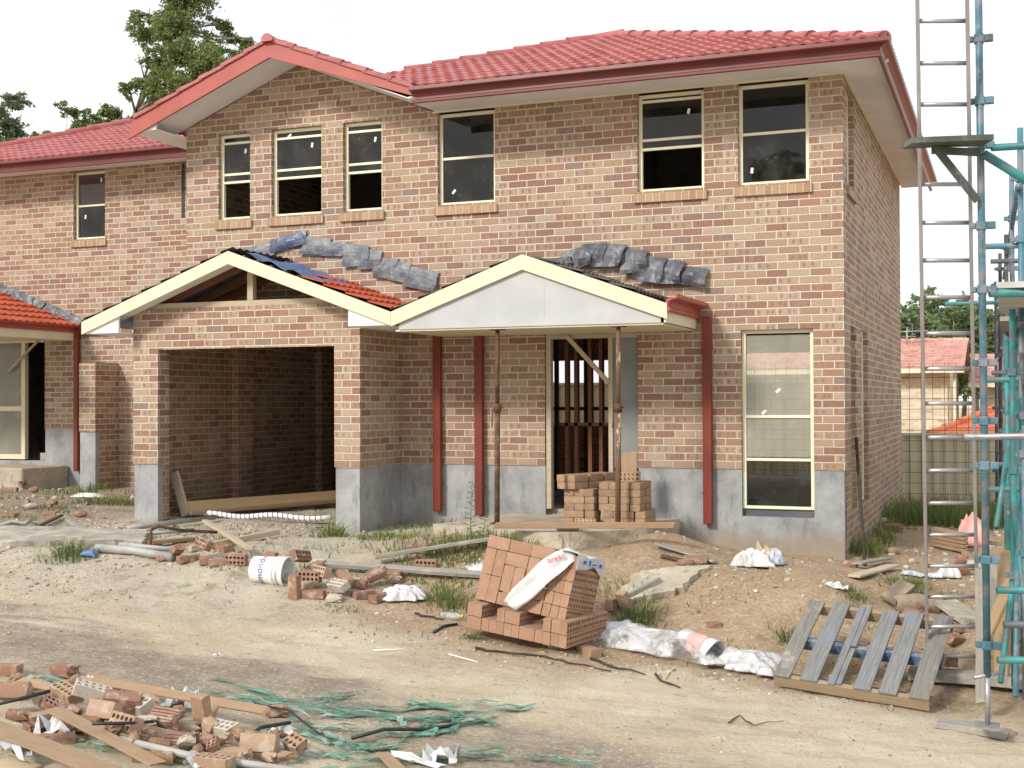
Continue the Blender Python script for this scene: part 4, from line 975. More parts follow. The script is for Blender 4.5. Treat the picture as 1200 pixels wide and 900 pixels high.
for a in [
 ((-6.529, -3.289), 20,'rK','small red brick stub at the left tip of the row beside the bucket',0,0,0), ((-6.406, -3.239),-35,'rs','smooth red brick leaning over near the left end of the row left of the bucket',.03,0,-25),
 ((-6.197, -3.322), 60,'bs','brown brick end-on between the leaning red brick and the perforated bricks',0,0,0), ((-5.975, -3.355), -55,'rs','plain red brick lying under the steeply tilted perforated brick',0,0,0),
 ((-6.072, -3.232),-40,'rh','steeply tilted red brick showing its holes left of the bucket',.085,60,15), ((-5.756, -3.402),35,'rs','plain red brick under the perforated one next to the bucket base',0,0,0),
 ((-5.814, -3.259),-30,'rh','red brick lying flat on others with its holes up beside the bucket',.088,8,0), ((-5.587, -3.367),5,'rh','red brick on edge showing a row of holes against the bucket base',0,90,0),
 ((-5.223, -3.006),40,'tK','pale broken brick just behind the mouth of the bucket',0,0,0), ((-5.170, -2.943),10,'bK','dark broken brick behind the bucket mouth',.0,30,0),
 ((-4.946, -3.180),60,'rh','tall tilted red brick leaning with its holes toward the right behind the pile',.05,65,20), ((-4.864, -3.492),20,'wK','rough grey mortar-crusted chunk under the bucket mouth',0,15,0),
 ((-4.593, -3.890),85,'bs','brown brick standing on end at near left of the pile right of the bucket',0,0,90), ((-4.444, -3.798),12,'rh','deep red flat brick beside the upright brown one',0,0,0),
 ((-4.641, -3.672),-8,'ts','tan brick half buried behind the deep red one right of the bucket',.02,0,0), ((-4.620, -3.564),5,'rh','long brick on edge showing five holes in the pile right of the bucket',.06,85,0),
 ((-4.517, -3.515),-30,'th','pale tan brick atop the pile right of the bucket, holes to the front',.10,70,0), ((-4.731, -3.247),-50,'rs','red brick at the rear top of the pile right of the bucket',.05,20,0),
 ((-4.795, -3.103),0,'wK','grey concrete-like brick lump at the rear of the pile right of the bucket',.03,0,0), ((-4.227, -3.777),15,'wK','large weathered grey lump in front of the pile, below the whitish brick',0,0,0),
 ((-4.234, -3.685),-25,'wh','whitish brick with four clear holes tilted toward the road',.06,30,0), ((-4.257, -3.527),-45,'rs','pinkish brick slanting down behind the whitish perforated brick',.06,0,20),
 ((-4.039, -3.557),60,'rs','plain brown-red brick in the gap between the whitish brick and the rag',0,0,0), ((-4.197, -3.383),10,'rg','flat grooved red brick in the rear of the pile near the white rag',0,0,0),
 ((-4.040, -3.276),35,'rg','grooved red brick propped up at an angle next to the white rag',.05,30,-25), ((-3.860, -3.551),75,'rh','small red brick end with holes up touching the white rag',0,0,0),
 ((-4.033, -2.999),5,'rs','red brick lying behind the white rag below the grey board',0,0,0), ((-3.932, -3.089),-10,'tK','tan brick fragment tucked behind the white rag',0,0,0),
 ((-3.987, -2.476),3,'rh','pinkish perforated brick lying alone on the grassy bank by the long board',.01,8,0), ((-3.759, -2.752),2,'rh','brick on edge with a row of holes showing between the two long boards',0,90,0)]:
    B(a[0], a[1], a[2], a[3], G1, a[4], a[5], a[6])
G2 = 'bricks tumbled in the foreground heap'
for a in [
 ((-5.121, -6.998),15,'bs','brown brick on its own at the left frame edge above the heap',0,0,0), ((-4.731, -6.823),-12,'rg','tan grooved brick standing alone behind the heap',.02,0,0), ((-4.340, -6.960),-15,'th','flat tan brick with worn holes at the back of the heap beside the white paper',.01,0,0),
 ((-4.130, -7.983),20,'rs','large smooth red brick propped steeply at the left edge of the heap',.07,60,0), ((-4.525, -7.383),40,'tK','tan brick chip behind the big propped red brick',.02,0,0), ((-3.906, -7.751),-20,'th','worn tan brick with rounded corners in the middle of the heap',.06,12,10),
 ((-3.656, -7.809),35,'wh','mortar-smeared brick lying on the heap above the dark strip',.09,10,20), ((-3.766, -8.104),70,'ts','pale orange brick end next to the crumpled paper',.03,0,0), ((-3.522, -8.052),15,'bs','brown brick wedged below the mortar-smeared one',.02,0,0),
 ((-3.441, -7.958),-10,'ts','cream-tan rough brick facing forward in the centre of the heap',.06,65,0), ((-3.472, -7.754),30,'rs','round-edged red brick at the top centre of the heap',.08,20,10), ((-3.426, -7.673),-14,'wh','whitish brick with two rows of holes under the long board',.05,25,0),
 ((-3.185, -8.081),-18,'th','orange brick showing four big holes at the front of the heap',.07,62,0), ((-3.200, -7.880),20,'wK','broken whitish brick piece behind the orange perforated brick',.04,0,0), ((-3.123, -7.784),-8,'rg','grooved brick leaning back in the heap beside the whitish one',.05,40,0),
 ((-3.038, -7.945),5,'bK','dark red brick scrap below the leaning grooved brick',.0,0,0), ((-2.984, -7.605),80,'ts','upright tan brick below the end of the long board',.03,0,80), ((-3.034, -7.666),20,'tK','pale mortar lump left of the upright tan brick',.02,0,0),
 ((-2.816, -7.648),-12,'wh','brick with pale top and holes right of the upright tan brick',.03,14,0), ((-2.882, -7.958),4,'rg','grooved brick with vertical ribs lying above the pale pipe',.0,90,0), ((-2.759, -7.879),-20,'rK','bright orange broken brick next to the ribbed one',.03,10,0),
 ((-2.570, -7.911),5,'ts','cream and orange brick lying along the pale pipe',.0,0,0), ((-2.477, -7.750),10,'ts','large plain orange brick near the right end of the heap',.02,70,0), ((-2.309, -7.623),-25,'tk','jagged orange brick half at the right end of the heap',.01,25,10),
 ((-2.890, -6.896),20,'bK','dark lump of brick beside the right tip of the long board',0,0,0), ((-2.536, -8.121),0,'th','orange brick cut off by the lower picture edge below the pipe',.0,0,0), ((-3.518, -8.296),50,'rs','red brick mostly hidden under the fibreboard strips',-.01,0,0),
 ((-2.895, -8.196),30,'bs','brown brick under the end of the fibreboard strip',-.02,0,0), ((-3.704, -8.258),-30,'bk','brown broken brick under the dark curved strip',.0,0,0), ((-3.999, -7.214),10,'tK','mortar-white chunk behind the long board',.02,0,0)]:
    B(a[0], a[1], a[2], a[3], G2, a[4], a[5], a[6])
rf = random.Random(21)
FRP = [(-4.783, -7.257),(-4.299, -7.683),(-4.027, -7.844),(-3.780, -8.031),(-3.680, -7.950),(-3.450, -8.174),(-3.370, -8.120),(-3.264, -8.142),(-3.166, -8.195),(-3.054, -8.176),(-3.064, -8.086),(-3.080, -7.987),(-2.942, -8.088),(-2.965, -7.913),(-2.805, -8.111),(-2.793, -8.031),(-2.852, -7.885),(-2.710, -8.032),(-2.884, -7.667),(-2.661, -7.951),(-2.669, -7.836),(-2.640, -7.719),(-2.477, -7.911),(-2.588, -7.672),(-2.396, -7.767),(-2.461, -7.569),(-2.291, -7.767),(-4.220, -7.504),(-3.750, -7.434),(-3.519, -7.417),(-3.245, -7.500),(-3.020, -7.456),(-4.216, -7.329),(-3.849, -8.241)]
for i, xy in enumerate(FRP):
    k = rf.choice(('rK','tK','tk','wK','bK','rk','tK')); o = B(xy, rf.uniform(0,360), k, 'small broken brick fragment lying between the whole bricks of the foreground heap', 'small brick fragments in the foreground heap', rf.uniform(-.02,.05), rf.uniform(-40,40), rf.uniform(-40,40))
    o.scale = [rf.uniform(.55,.85)]*3
G3 = 'single bricks scattered over the site'
for a in [
 ((-1.650, -4.002),-38,'ps','orange brick lying alone at the right foot of the toppled pack',0,0,0), ((-1.762, -2.887),80,'rh','brick on end with holes visible just behind the toppled pack',.0,90,0), ((-1.653, -2.923),70,'ts','tan brick leaning behind the toppled pack',.0,0,60),
 ((-0.795, -3.012),10,'rk','half buried orange brick fragment in the bare clay mound',-.03,0,0), ((-1.261, -1.751),15,'rs','red brick lying by the perforated strip under the porch downpipe',0,0,0), ((-1.333, -1.883),40,'rK','red brick chip left of the brick by the perforated strip',0,0,0),
 ((0.174, -1.079),-5,'rK','red brick at the foot of the house corner',0,0,0), ((1.163, -3.490),6,'rh','bright red brick resting on the sole board at the foot of the ladder',.10,0,0), ((-6.278, 0.508),0,'tK','tan brick stub by the nook of the garage return',0,0,0) if False else ((-5.333, 0.453),12,'tK','small tan brick piece on the bank below the left downpipe',0,0,0),
 ((-3.038, -0.821),4,'ss','brown brick lying flat on the concrete slab beside the batten',.30,0,0) if False else ((-5.392, -3.027),0,'bK','dark brick scrap behind the bucket side',0,0,0),
 ((-12.533, 0.908),20,'rs','red brick of the small pile in front of the neighbouring porch',0,0,0), ((-12.819, 1.467),-30,'rk','broken red brick leaning on the small pile by the neighbouring porch',.06,20,0), ((-12.263, 1.119),10,'rK','flat red brick piece at right of the small pile by the neighbouring porch',0,0,0),
 ((-10.172, -1.623),8,'bs','flat brown brick at the left edge near the bent white pipe',-.02,0,0), ((-10.347, -0.628),5,'rK','upper one of the flat terracotta slabs by the grass at left',.04,0,0), ((-9.918, -1.142),-4,'rs','lower one of the flat terracotta slabs by the grass at left',-.02,0,0),
 ((-10.562, -0.808),60,'wK','grey stone lump left of the flat terracotta slabs',0,0,0), ((-9.422, -1.157),30,'rK','pinkish brick chip right of the flat terracotta slabs',0,0,0)]:
    B(a[0], a[1], a[2], a[3], G3, a[4], a[5], a[6])
G4 = 'brick rubble on the right hand side'
adj = ['pale','dusty','chipped','small','broad','jagged','flat','tilted']
for i, (xy, rz, k, where) in enumerate([
 ((0.142, 1.176),20,'rk','beside the leaning stick'),((0.121, 2.444),70,'rK','just right of the leaning stick'),((0.275, 1.875),10,'tk','in the middle of the side wall rubble'),((0.229, 3.285),-20,'rs','on top of the side wall rubble'),((0.029, 4.047),40,'wK','at the grey part of the side wall rubble'),
 ((-0.214, 9.173),0,'wk','near the far end of the side wall rubble'),((-0.204, 10.578),25,'rs','under the far grass by the side wall'),((0.429, 0.736),50,'tK','at the near foot of the side wall rubble'),((-0.077, 3.605),35,'rK','against the side wall base'),((-0.213, 11.997),5,'rs','farthest along the side wall'),
 ((1.064, -2.421),15,'wk','between the lowest ladder rungs at left'),((1.169, -2.531),-25,'tk','between the lowest ladder rungs in the middle'),((1.251, -2.477),40,'rk','between the lowest ladder rungs beside the right stile'),((1.123, -2.612),0,'tK','lowest between the ladder rungs'),((1.218, -2.715),60,'rs','below the middle of the ladder rubble'),
 ((0.995, -1.902),-12,'tk','behind the fourth ladder rung'),((1.174, -0.667),25,'rs','next to the pink bag behind the ladder'),((1.192, 0.280),-5,'rK','above the pink bag behind the ladder'),((1.327, -0.297),15,'wK','behind the right ladder stile by the grass'),((1.640, -2.890),20,'tk','under the scaffold transom at left'),
 ((1.706, -2.976),-30,'rk','under the scaffold transom at the frame edge'),((1.587, -2.737),45,'rK','beside the foot of the timber post'),((0.874, -2.020),30,'rk','on the edge of the broken slab hole'),((0.815, -2.137),-40,'rs','above the pallet corner near the slab hole'),((1.741, -2.734),10,'tK','at the frame edge behind the scaffold')]):
    B(xy, rz, k, adj[i % 8] + {'r':' red','t':' tan','w':' grey-white','b':' brown'}[k[0]] + ' brick piece ' + where, G4, 0, (i*37) % 40 - 15, (i*23) % 30 - 10)

# ------------------------------------------------------------------ toppled brick pack
ex = Vector((.980,-.198,-.085)).normalized(); ey = Vector((.198,.980,.0)); ey = (ey - ex*ey.dot(ex)).normalized(); ez = ex.cross(ey)
PO = Vector((-2.782, -4.005, -0.294))
MP = Matrix(((ex.x,ey.x,ez.x,PO.x),(ex.y,ey.y,ez.y,PO.y),(ex.z,ey.z,ez.z,PO.z),(0,0,0,1)))
ROT = {'head': Matrix(((0,0,1,0),(1,0,0,0),(0,1,0,0),(0,0,0,1))),   # on edge, end to the front, holes sideways: local x->depth, y->up, z->along
       'face_v': Matrix(((0,1,0,0),(0,0,-1,0),(1,0,0,0),(0,0,0,1))), 'face_h': Matrix(((1,0,0,0),(0,0,-1,0),(0,1,0,0),(0,0,0,1)))}
GP = 'bricks of the toppled pack'
ordn = ['first','second','third','fourth','fifth','sixth','seventh','eighth','ninth','tenth','eleventh','twelfth','thirteenth']
def PB(u, v, w, rot, kind, label, base=MP):
    j = lambda s: random.uniform(-s, s)
    o = inst(BM[kind], 'brick', base @ Matrix.Translation((u+j(.0015), v+j(.003), w)) @ Matrix.Rotation(j(.006),4,'Z') @ ROT[rot])
    return tag(o, label, 'brick', GP)
pw, ph = .0785, .1115
for c in range(13):
    PB((c+.5)*pw, .115, ph/2, 'head', 'ph', f'orange brick in the bottom course of the toppled pack, {ordn[c]} from left')
slots = (2,3,7,8,9)
for c in range(13):
    if c not in slots: PB((c+.5)*pw, .115, ph*1.5, 'head', 'ph', f'orange brick in the slotted second course of the pack, above brick {ordn[c]} from left')
    if c in (1,4,6,10): PB((c+.5)*pw, .348, ph*1.5, 'head', 'ph', f'orange brick lining a fork slot of the pack behind its {ordn[c]} column')
    if c in slots: PB((c+.5)*pw, .60, ph*1.5, 'head', 'ph', f'added orange brick blocking light through a fork slot at the back, column {ordn[c]}')  # added behind the slots to keep light from showing through
for k in (0,1):
    for dd in (1,2): PB(12.5*pw, .115+.233*dd, ph*(k+.5), 'head', 'ph', f'orange brick on the right end of the pack, {["bottom","second"][k]} course, {["middle","rear"][dd-1]} one')
UB = MP @ Matrix.Translation((.205,.10,ph*2+.012)) @ Matrix.Rotation(R(-13),4,'X') @ Matrix.Rotation(R(2.5),4,'Y')
# cap course closing the slots
for c in range(4):
    PB(.12+c*.235, .05, ph*2+.002+.038, 'face_h', 'ps', f'flat orange brick bridging the fork slots, {ordn[c]} from the left', MP @ Matrix.Translation((0,.02,0))) if False else None
RE = .93-.205+.20
fr = [('v',0,0),('v',0,.232),('v',.112,.30),('v',.112,.07),('h',.0,.465),('h',.232,.465),('v',.225,.215),('h',.338,.335),('v',.465,.345-.02),('v',.338,.10),('v',.45,.095),('h',.225,-.015+.0),('h',.457,-.015),('v',.575,.10),('h',.465,.465+.0),('v',.575,.33),('v',.225,.10+.0)]
# deterministic tiling of the tilted face, 0.80 m wide and 0.56 m high
tiles = [('v',.000,.000),('v',.000,.233),('h',.000,.466),('v',.112,.233),('v',.112,.000),('h',.233,.466),('v',.225,.120),('h',.225,.354),('h',.225,.000),('v',.338,.118),('v',.456,.236),('h',.456,.000),('h',.456,.118),('v',.568,.236),('h',.466,.466+.001),('v',.338,.118)][:15]
tl = ['lower left corner','left edge, middle height','upper left corner','second column, upper','second column, lower','top edge, left of centre','inner column beside the gap','upper inner horizontal','bottom edge, left of centre','centre of the face','right of the centre','bottom edge, right of centre','above bottom edge right of centre','partly under the plastic wrap','top edge under the wrap']
UBF = UB @ Matrix.Translation((-.205,0,0))
for (o_, u, w), t in zip(tiles, tl):
    dv = random.uniform(0,.006)
    if o_ == 'v': PB(u+.056, .04+dv, w+.116, 'face_v', 'ps', f'orange brick standing in the tilted face of the pack, {t}', UBF)
    else: PB(u+.116, .04+dv, w+.056, 'face_h', 'ps', f'orange brick lying in the tilted face of the pack, {t}', UBF)
for k in range(5):
    for dd in range(2):
        for c in range(3): 
            if dd == 1 and c < 2: continue
            PB(.70+.0395+c*pw, .115+.233*dd, ph*(k+.5), 'head', 'ph', f'orange brick at tilted block right end, {ordn[k]} course, {"front" if dd == 0 else "rear"}{(" third column"," second column"," end column")[c]}', UBF)
    PB(.04, .20, ph*(k+.5), 'head', 'ph', f'orange brick behind the left edge of the tilted block, {ordn[k]} course up', UBF)
for c in range(4): PB(.20+c*.16, .20, .50, 'head', 'ph', f'orange brick behind the top edge of the tilted block, {ordn[c]} from the left', UBF)
# printed wrap hanging over the right shoulder of the pack
def sheet(name, fn, nu, nv, mats, label, cat, thick=.002, parent=None):
    mb = MB(); mb.grid(fn, nu, nv); o = mb.build(name, mats, parent, True, fix=False)
    s = o.modifiers.new('thickness','SOLIDIFY'); s.thickness = thick
    if label: tag(o, label, cat)
    return o
def wrap(u, v):
    # u runs along the strip from the back right corner over the top down across the face
    pts = [(.875,.50,.545),(.88,.30,.575),(.87,.02,.575),(.80,-.030,.53),(.66,-.045,.36),(.50,-.055,.14),(.42,-.075,.015)]
    t = u*(len(pts)-1); i = min(int(t), len(pts)-2); f = t-i
    p = Vector(pts[i]).lerp(Vector(pts[i+1]), f)
    wd = .13 + .07*math.sin(u*3.14)
    sd = Vector((.10,.0,.0)) if u < .3 else Vector((.72,0,-.45))
    sd = Vector((.3,.1,-.25)).lerp(Vector((.80,-.05,-.35)), min(1,max(0,(u-.25)/.4)))
    q = p + sd*(v-.45)*wd*1.35 + Vector((0,-.014*math.sin(v*8+u*9)-.012, .008*math.sin(u*23+v*5)))
    return tuple(UBF @ q)
WR = sheet('plastic_wrap', wrap, 36, 8, M['film_white'], 'torn white printed plastic wrap draped over the corner of the toppled brick pack', 'plastic wrap')
def text_mesh(name, s, size, mat, M4, parent, bend=None, ext=.0008):
    cu = bpy.data.curves.new(name, 'FONT'); cu.body = s; cu.size = size; cu.align_x = 'CENTER'; cu.align_y = 'CENTER'; cu.resolution_u = 3
    ob = bpy.data.objects.new(name, cu); COL.objects.link(ob); dg = bpy.context.evaluated_depsgraph_get(); dg.update()
    me = bpy.data.meshes.new_from_object(ob.evaluated_get(dg)); bpy.data.objects.remove(ob)
    if bend:
        for v in me.vertices: v.co = bend(v.co)
    me.materials.clear(); me.materials.append(M[mat])
    o = bpy.data.objects.new(name, me); COL.objects.link(o); o.matrix_world = M4
    if parent is not None: o.parent = parent; o.matrix_parent_inverse = Matrix.Translation(parent.location).inverted()
    return o
def on_wrap(u0, v0, du, dv, lift=.010):
    def f(co):
        u = u0 + co.x*du; v = v0 + co.y*dv
        p = Vector(wrap(u, v)); return p + (-ey*.9+ez*.5).normalized()*lift
    return f
def flap(u, v):
    a = max(0, v-.35)/.65
    p = Vector((.775+.185*min(v,.35)/.35, -.05+u*.50, .578 + .012*math.sin(u*11) + .006*math.sin(v*9+u*4)))
    p += Vector((.02+.012*math.sin(u*13+v*3), 0, -1))*a*(.115+.03*math.sin(u*7+1))
    return tuple(UBF @ p)
FL = sheet('plastic_wrap', flap, 24, 14, M['paper'], 'grey printed plastic wrap folded over the right end of the toppled brick pack', 'plastic wrap')
text_mesh('printed_word', 'bricks', .07, 'red_ink', UBF @ Matrix.Translation((.76,-.066,.50)) @ Matrix.Rotation(R(90),4,'X') @ Matrix.Rotation(R(28),4,'Z'), WR)
m = MB()
for (yy, zz, ww, hh) in ((.03,.520,.05,.030),(.12,.525,.03,.045),(.20,.515,.07,.012),(.20,.490,.06,.012),(.32,.520,.05,.035)):
    m = MB(); m.obox(UBF @ Matrix.Translation((.993,yy,zz)), .002, ww, hh); m.build('print_block', M['blue_ink'], FL)
# ------------------------------------------------------------------ stacked bricks on the porch
GS = 'bricks stacked in front of the doorway'
SY = -1.05
def SB(x, y, z, rz, label, kind='ss'):
    o = inst(BM[kind], 'brick', TRS((x+random.uniform(-.004,.004), y+random.uniform(-.006,.006), z+.0385), R(rz)+random.uniform(-.02,.02)))
    tag(o, label, 'brick', GS)
zt = .345
for k in range(5):
    z = zt + k*.0775
    if k % 2 == 0: L_ = [(-2.80,90),(-2.685,90),(-2.57,90)]
    else: L_ = [(-2.745,0),(-2.565,90)]
    for q, (x, rz) in enumerate(L_): SB(x, SY+(0 if rz == 90 else -.06), z, rz, f'dusty brown brick in the left porch stack, {ordn[k]} course up, {ordn[q]} from the left')
    SB(-2.68, SY+.235, z, 0, f'dusty brown brick at the rear of the left porch stack, {ordn[k]} course up')
for k in range(2):
    for q in range(2):
        for d_ in range(3):
            SB(-2.83+q*.117+d_*.10, SY-.06+d_*.232, zt+(5+k)*.0775, 68, f'dusty brown brick slanting atop the left porch stack, {["lower","upper"][k]} row, {["left","right"][q]} column, {["front","middle","rear"][d_]}')
for k in range(6):
    z = zt + k*.0775
    sh_ = .05 if k < 2 else 0
    cols = [(-2.36,0),(-2.185,90),(-2.065,90)] if k % 2 == 0 else [(-2.42,90),(-2.245,0),(-2.065,90)]
    for q, (x, rz) in enumerate(cols): SB(x+sh_, SY+.05+(0 if rz == 90 else -.06), z, rz, f'dusty brown brick in the right porch stack, {ordn[k]} course up, {ordn[q]} from the left')
    SB(-2.065+sh_, SY+.285, z, 90, f'dusty brown brick at right rear of the right porch stack, {ordn[k]} course up')
o = inst(BM['th'], 'brick', TRS((-2.17,SY+.10,zt+6*.0775+.056), R(8), R(90))); tag(o, 'tan brick standing on edge with its holes showing on top of the right porch stack', 'brick', GS)
o = inst(BM['th'], 'brick', TRS((-2.55,-1.36,zt+.03), R(20), R(20))); tag(o, 'perforated brick leaning at the foot of the porch stacks', 'brick', G3)
o = inst(BM['ss'], 'brick', TRS((-2.62,-1.72,zt+.035), R(10))); tag(o, 'brown brick lying flat on the slab by the long batten', 'brick', G3)
plank('upright_board', (-2.30,-.55,.78), (-2.30,-.50,1.12), .18, .03, 'board_brown', 'brown upright board behind the porch brick stack', 'board')
# porch slab and path slab
def rough_slab(name, poly, z0, z1, label, seed=0, mat='concrete', bumpy=.012):
    bm = bmesh.new(); vs = [bm.verts.new((x,y,z1)) for x,y in poly]; f = bm.faces.new(vs)
    r = bmesh.ops.extrude_face_region(bm, geom=[f]); ex_ = [g for g in r['geom'] if isinstance(g, bmesh.types.BMVert)]
    for v in ex_: v.co.z = z0
    bmesh.ops.subdivide_edges(bm, edges=bm.edges, cuts=5, use_grid_fill=True)
    rs = random.Random(seed)
    for v in bm.verts: v.co += Vector((rs.uniform(-1,1),rs.uniform(-1,1),rs.uniform(-1,1)*.5))*bumpy
    bmesh.ops.recalc_face_normals(bm, faces=bm.faces)
    me = bpy.data.meshes.new(name); bm.to_mesh(me); bm.free(); me.materials.append(M[mat])
    o = bpy.data.objects.new(name, me); COL.objects.link(o); tag(o, label, 'slab'); return o
rough_slab('concrete_slab', [(-4.25,-1.55),(-2.62,-2.0),(-2.50,-1.90),(-1.90,-1.20),(-1.85,-.02),(-3.9,-.02)], -.15, .335, 'rough concrete porch slab under the steel props', 1)
def slab_on(name, pts, label, th=.05, mat='concrete', seed=3):
    mb = MB(); rs = random.Random(seed)
    (x0,y0),(x1,y1),(x2,y2),(x3,y3) = pts
    def fn(u,v):
        x = (x0*(1-u)+x1*u)*(1-v)+(x3*(1-u)+x2*u)*v; y = (y0*(1-u)+y1*u)*(1-v)+(y3*(1-u)+y2*u)*v
        e = .03 if (u in (0,1) or v in (0,1)) else 0
        return (x+rs.uniform(-e,e), y+rs.uniform(-e,e), float(ground(x,y,False))+th+rs.uniform(-.006,.006))
    mb.grid(fn, 14, 10); o = mb.build(name, M[mat], None); s = o.modifiers.new('thickness','SOLIDIFY'); s.thickness = th*2; s.offset = -1
    tag(o, label, 'slab'); return o
slab_on('concrete_slab', [(-1.793, -2.896),(-1.203, -2.519),(-1.081, -1.859),(-1.729, -2.279)], 'thin pale concrete path slab between toppled pack and porch', .05)
slab_on('concrete_slab', [(-8.423, -3.597),(-7.026, -2.985),(-7.506, -2.307),(-9.352, -2.626)], 'long low rubble-covered concrete strip along the left road edge', .07, 'concrete_grey', 5)
# ------------------------------------------------------------------ planks, pipes, sticks
def P3(xy, dz=.02): return (xy[0], xy[1], gz(*xy)+dz)
plank('timber_plank', P3((-4.306, -2.807),.10), P3((-3.158, -2.417),.14), .10, .035, 'wood_grey', 'long pale grey board raised on the grassy bank left of the toppled pack')
plank('timber_plank', P3((-4.872, -3.089),.05), P3((-3.060, -2.832),.06), .09, .04, 'wood_grey', 'dark weathered board running from the brick pile to the toppled pack', rollx=.3)
plank('timber_batten', (-3.30,-2.05,.40), (-1.50,-1.62,.42), .06, .06, 'board_brown', 'long sawn batten lying across the porch slab below the brick stacks', 'batten')
plank('timber_batten', P3((-7.322, -1.451),.08), P3((-5.599, -3.119),.10), .07, .035, 'pine_pale', 'pale batten leaning from the gravel down to the bucket', 'batten')
plank('timber_batten', P3((-6.417, -3.004),.05), P3((-6.087, -1.790),.06), .05, .06, 'pine_pale', 'pale batten lying flat across the gravel in front of the garage', 'batten')
plank('timber_plank', P3((-7.035, -2.857),.03), P3((-6.845, -2.350),.03), .10, .04, 'board_brown', 'short brown board lying by the rusty bent bar')
plank('timber_plank', P3((-10.003, -0.951),.03), P3((-8.012, -2.682),.05), .08, .04, 'wood_grey', 'short grey plank slanting through the grass at left')
plank('timber_plank', P3((-8.881, -2.749),.03), P3((-9.342, -1.608),.05), .05, .03, 'wood_dark', 'thin dark lath lying beside the bent white pipe')
plank('timber_plank', P3((-1.704, -1.636),.05), P3((-1.074, -1.695),.03), .10, .02, 'wood_grey', 'long perforated grey strip on the bare earth right of the porch slab')
plank('timber_plank', P3((-1.603, -1.782),.03), P3((-1.266, -1.840),.03), .05, .03, 'wood_dark', 'short dark lath beside the perforated strip')
plank('timber_plank', P3((-1.717, -2.843),.05), P3((-1.451, -2.455),.08), .05, .06, 'wood_grey', 'weathered form board along the edge of the pale path slab')
plank('timber_plank', P3((0.281, -1.809),.03), P3((0.573, -0.900),.05), .13, .025, 'pine_pale', 'bright sawn board lying on the earth right of the house corner')
plank('timber_plank', P3((0.255, -1.279),.05), P3((0.433, 0.039),.05), .11, .02, 'wood_grey', 'grey board with moss just behind the bright sawn board')
plank('sole_board', P3((0.917, -3.622),.06), P3((1.440, -3.595),.07), .20, .075, 'wood_grey', 'worn timber sole board under the foot of the ladder', 'plank')
plank('sole_board', P3((1.453, -3.575),.06), P3((1.855, -3.609),.06), .20, .075, 'wood_grey', 'worn timber sole board right of the scaffold jack', 'plank')
plank('sole_board', P3((1.196, -4.834),.03), P3((1.652, -4.923),.03), .16, .045, 'wood_grey', 'grey split plank carrying the scaffold screw jack', 'plank')
plank('timber_post', (1.60,-3.6,-.5), (1.64,-3.5,.50), .11, .05, 'pine_tan', 'upright orange pine board standing behind the scaffold standard', 'board')
plank('timber_plank', (1.50,-3.9,-.1), (1.86,-3.6,.66), .12, .035, 'pine_tan', 'diagonal orange pine board crossing behind the scaffold', 'board')
plank('timber_plank', (1.62,-3.2,-.45), (1.50,-2.9,.35), .12, .04, 'wood_grey', 'grey slanting board low behind the scaffold transoms', 'board')
plank('timber_post', (1.475,-4.4,-.5), (1.48,-4.35,.45), .09, .05, 'wood_grey', 'grey upright timber right behind the scaffold standard', 'board')
# boards in the garage
for k, (dy, dz, w_, mt, lb) in enumerate([(0,.05,.14,'pine','lowest of the long pine boards along the garage wall'),(.06,.10,.14,'pine','middle one of the long pine boards along the garage wall'),(.14,.03,.09,'board_brown','narrow brown board in front of the pine boards in the garage')]):
    plank('timber_plank', (-8.25+dy,-.55-dy,.24+dz), (-6.2+dy,3.4-dy,.30+dz), w_, .045, mt, lb, rollx=R(60) if k < 2 else 0)
plank('timber_plank', (-8.20,-.62,.24), (-8.38,-.62,.78), .14, .03, 'pine_pale', 'pale board end leaning on the left jamb inside the garage', rollx=R(80))
plank('timber_block', (-6.35,1.2,.27), (-6.02,1.25,.27), .12, .12, 'pine', 'short pine block on the garage floor near the right jamb', 'block')
m = MB(); pts = [(-8.25+t*2.0/14, -.55+.22*t/14+.05*math.sin(t*.5), .235+.02*math.sin(t*.9)+.005) for t in range(15)]; m.tube(pts, .035, 10)
for i in range(13):
    p = Vector(pts[i]).lerp(Vector(pts[i+1]), .5); q = Vector(pts[i+1]); d_ = (q-p).normalized()
wp = m.build('ribbed_pipe', M['white_plastic'], None, True); tag(wp, 'white pipe with a spiral dark stripe lying across the garage entrance', 'pipe')
m = MB()
for k in range(28):
    t0 = k/28*13.6; a_ = [];
    for q in range(7):
        t = t0 + q*.045; i = int(t); f = t-i; i = min(i,13); p = Vector(pts[i]).lerp(Vector(pts[i+1]), f); an = q*.9+1.0
        a_.append(p + Vector((0, math.cos(an)*.0375, math.sin(an)*.0375)))
    m.tube(a_, .006, 5)
m.build('spiral_stripe', M['steel_dark'], wp, True)
def pipe(name, pts, r, mat, label, cat, n=9):
    m = MB(); m.tube(pts, r, n); o = m.build(name, M[mat], None, True); tag(o, label, cat); return o
pipe('grey_pipe', [P3((-7.360, -3.347),.05),P3((-6.922, -3.258),.05),P3((-6.418, -3.295),.05)], .045, 'pvc', 'thick grey pipe lying along the road edge left of the bricks', 'pipe')
pipe('grey_pipe', [P3((-7.180, -3.185),.06),P3((-6.526, -3.106),.06)], .028, 'pvc', 'thinner grey pipe just behind the thick grey pipe', 'pipe')
pipe('grey_pipe', [P3((-7.734, -2.350),.06),P3((-7.677, -1.961),.07),P3((-7.604, -0.838),.06)], .030, 'pvc', 'grey pipe resting behind the rusty bent bar', 'pipe')
pipe('grey_pipe', [P3((-7.533, -2.454),.04),P3((-7.102, -1.961),.05)], .022, 'steel', 'slim grey conduit in the gravel before the garage', 'pipe')
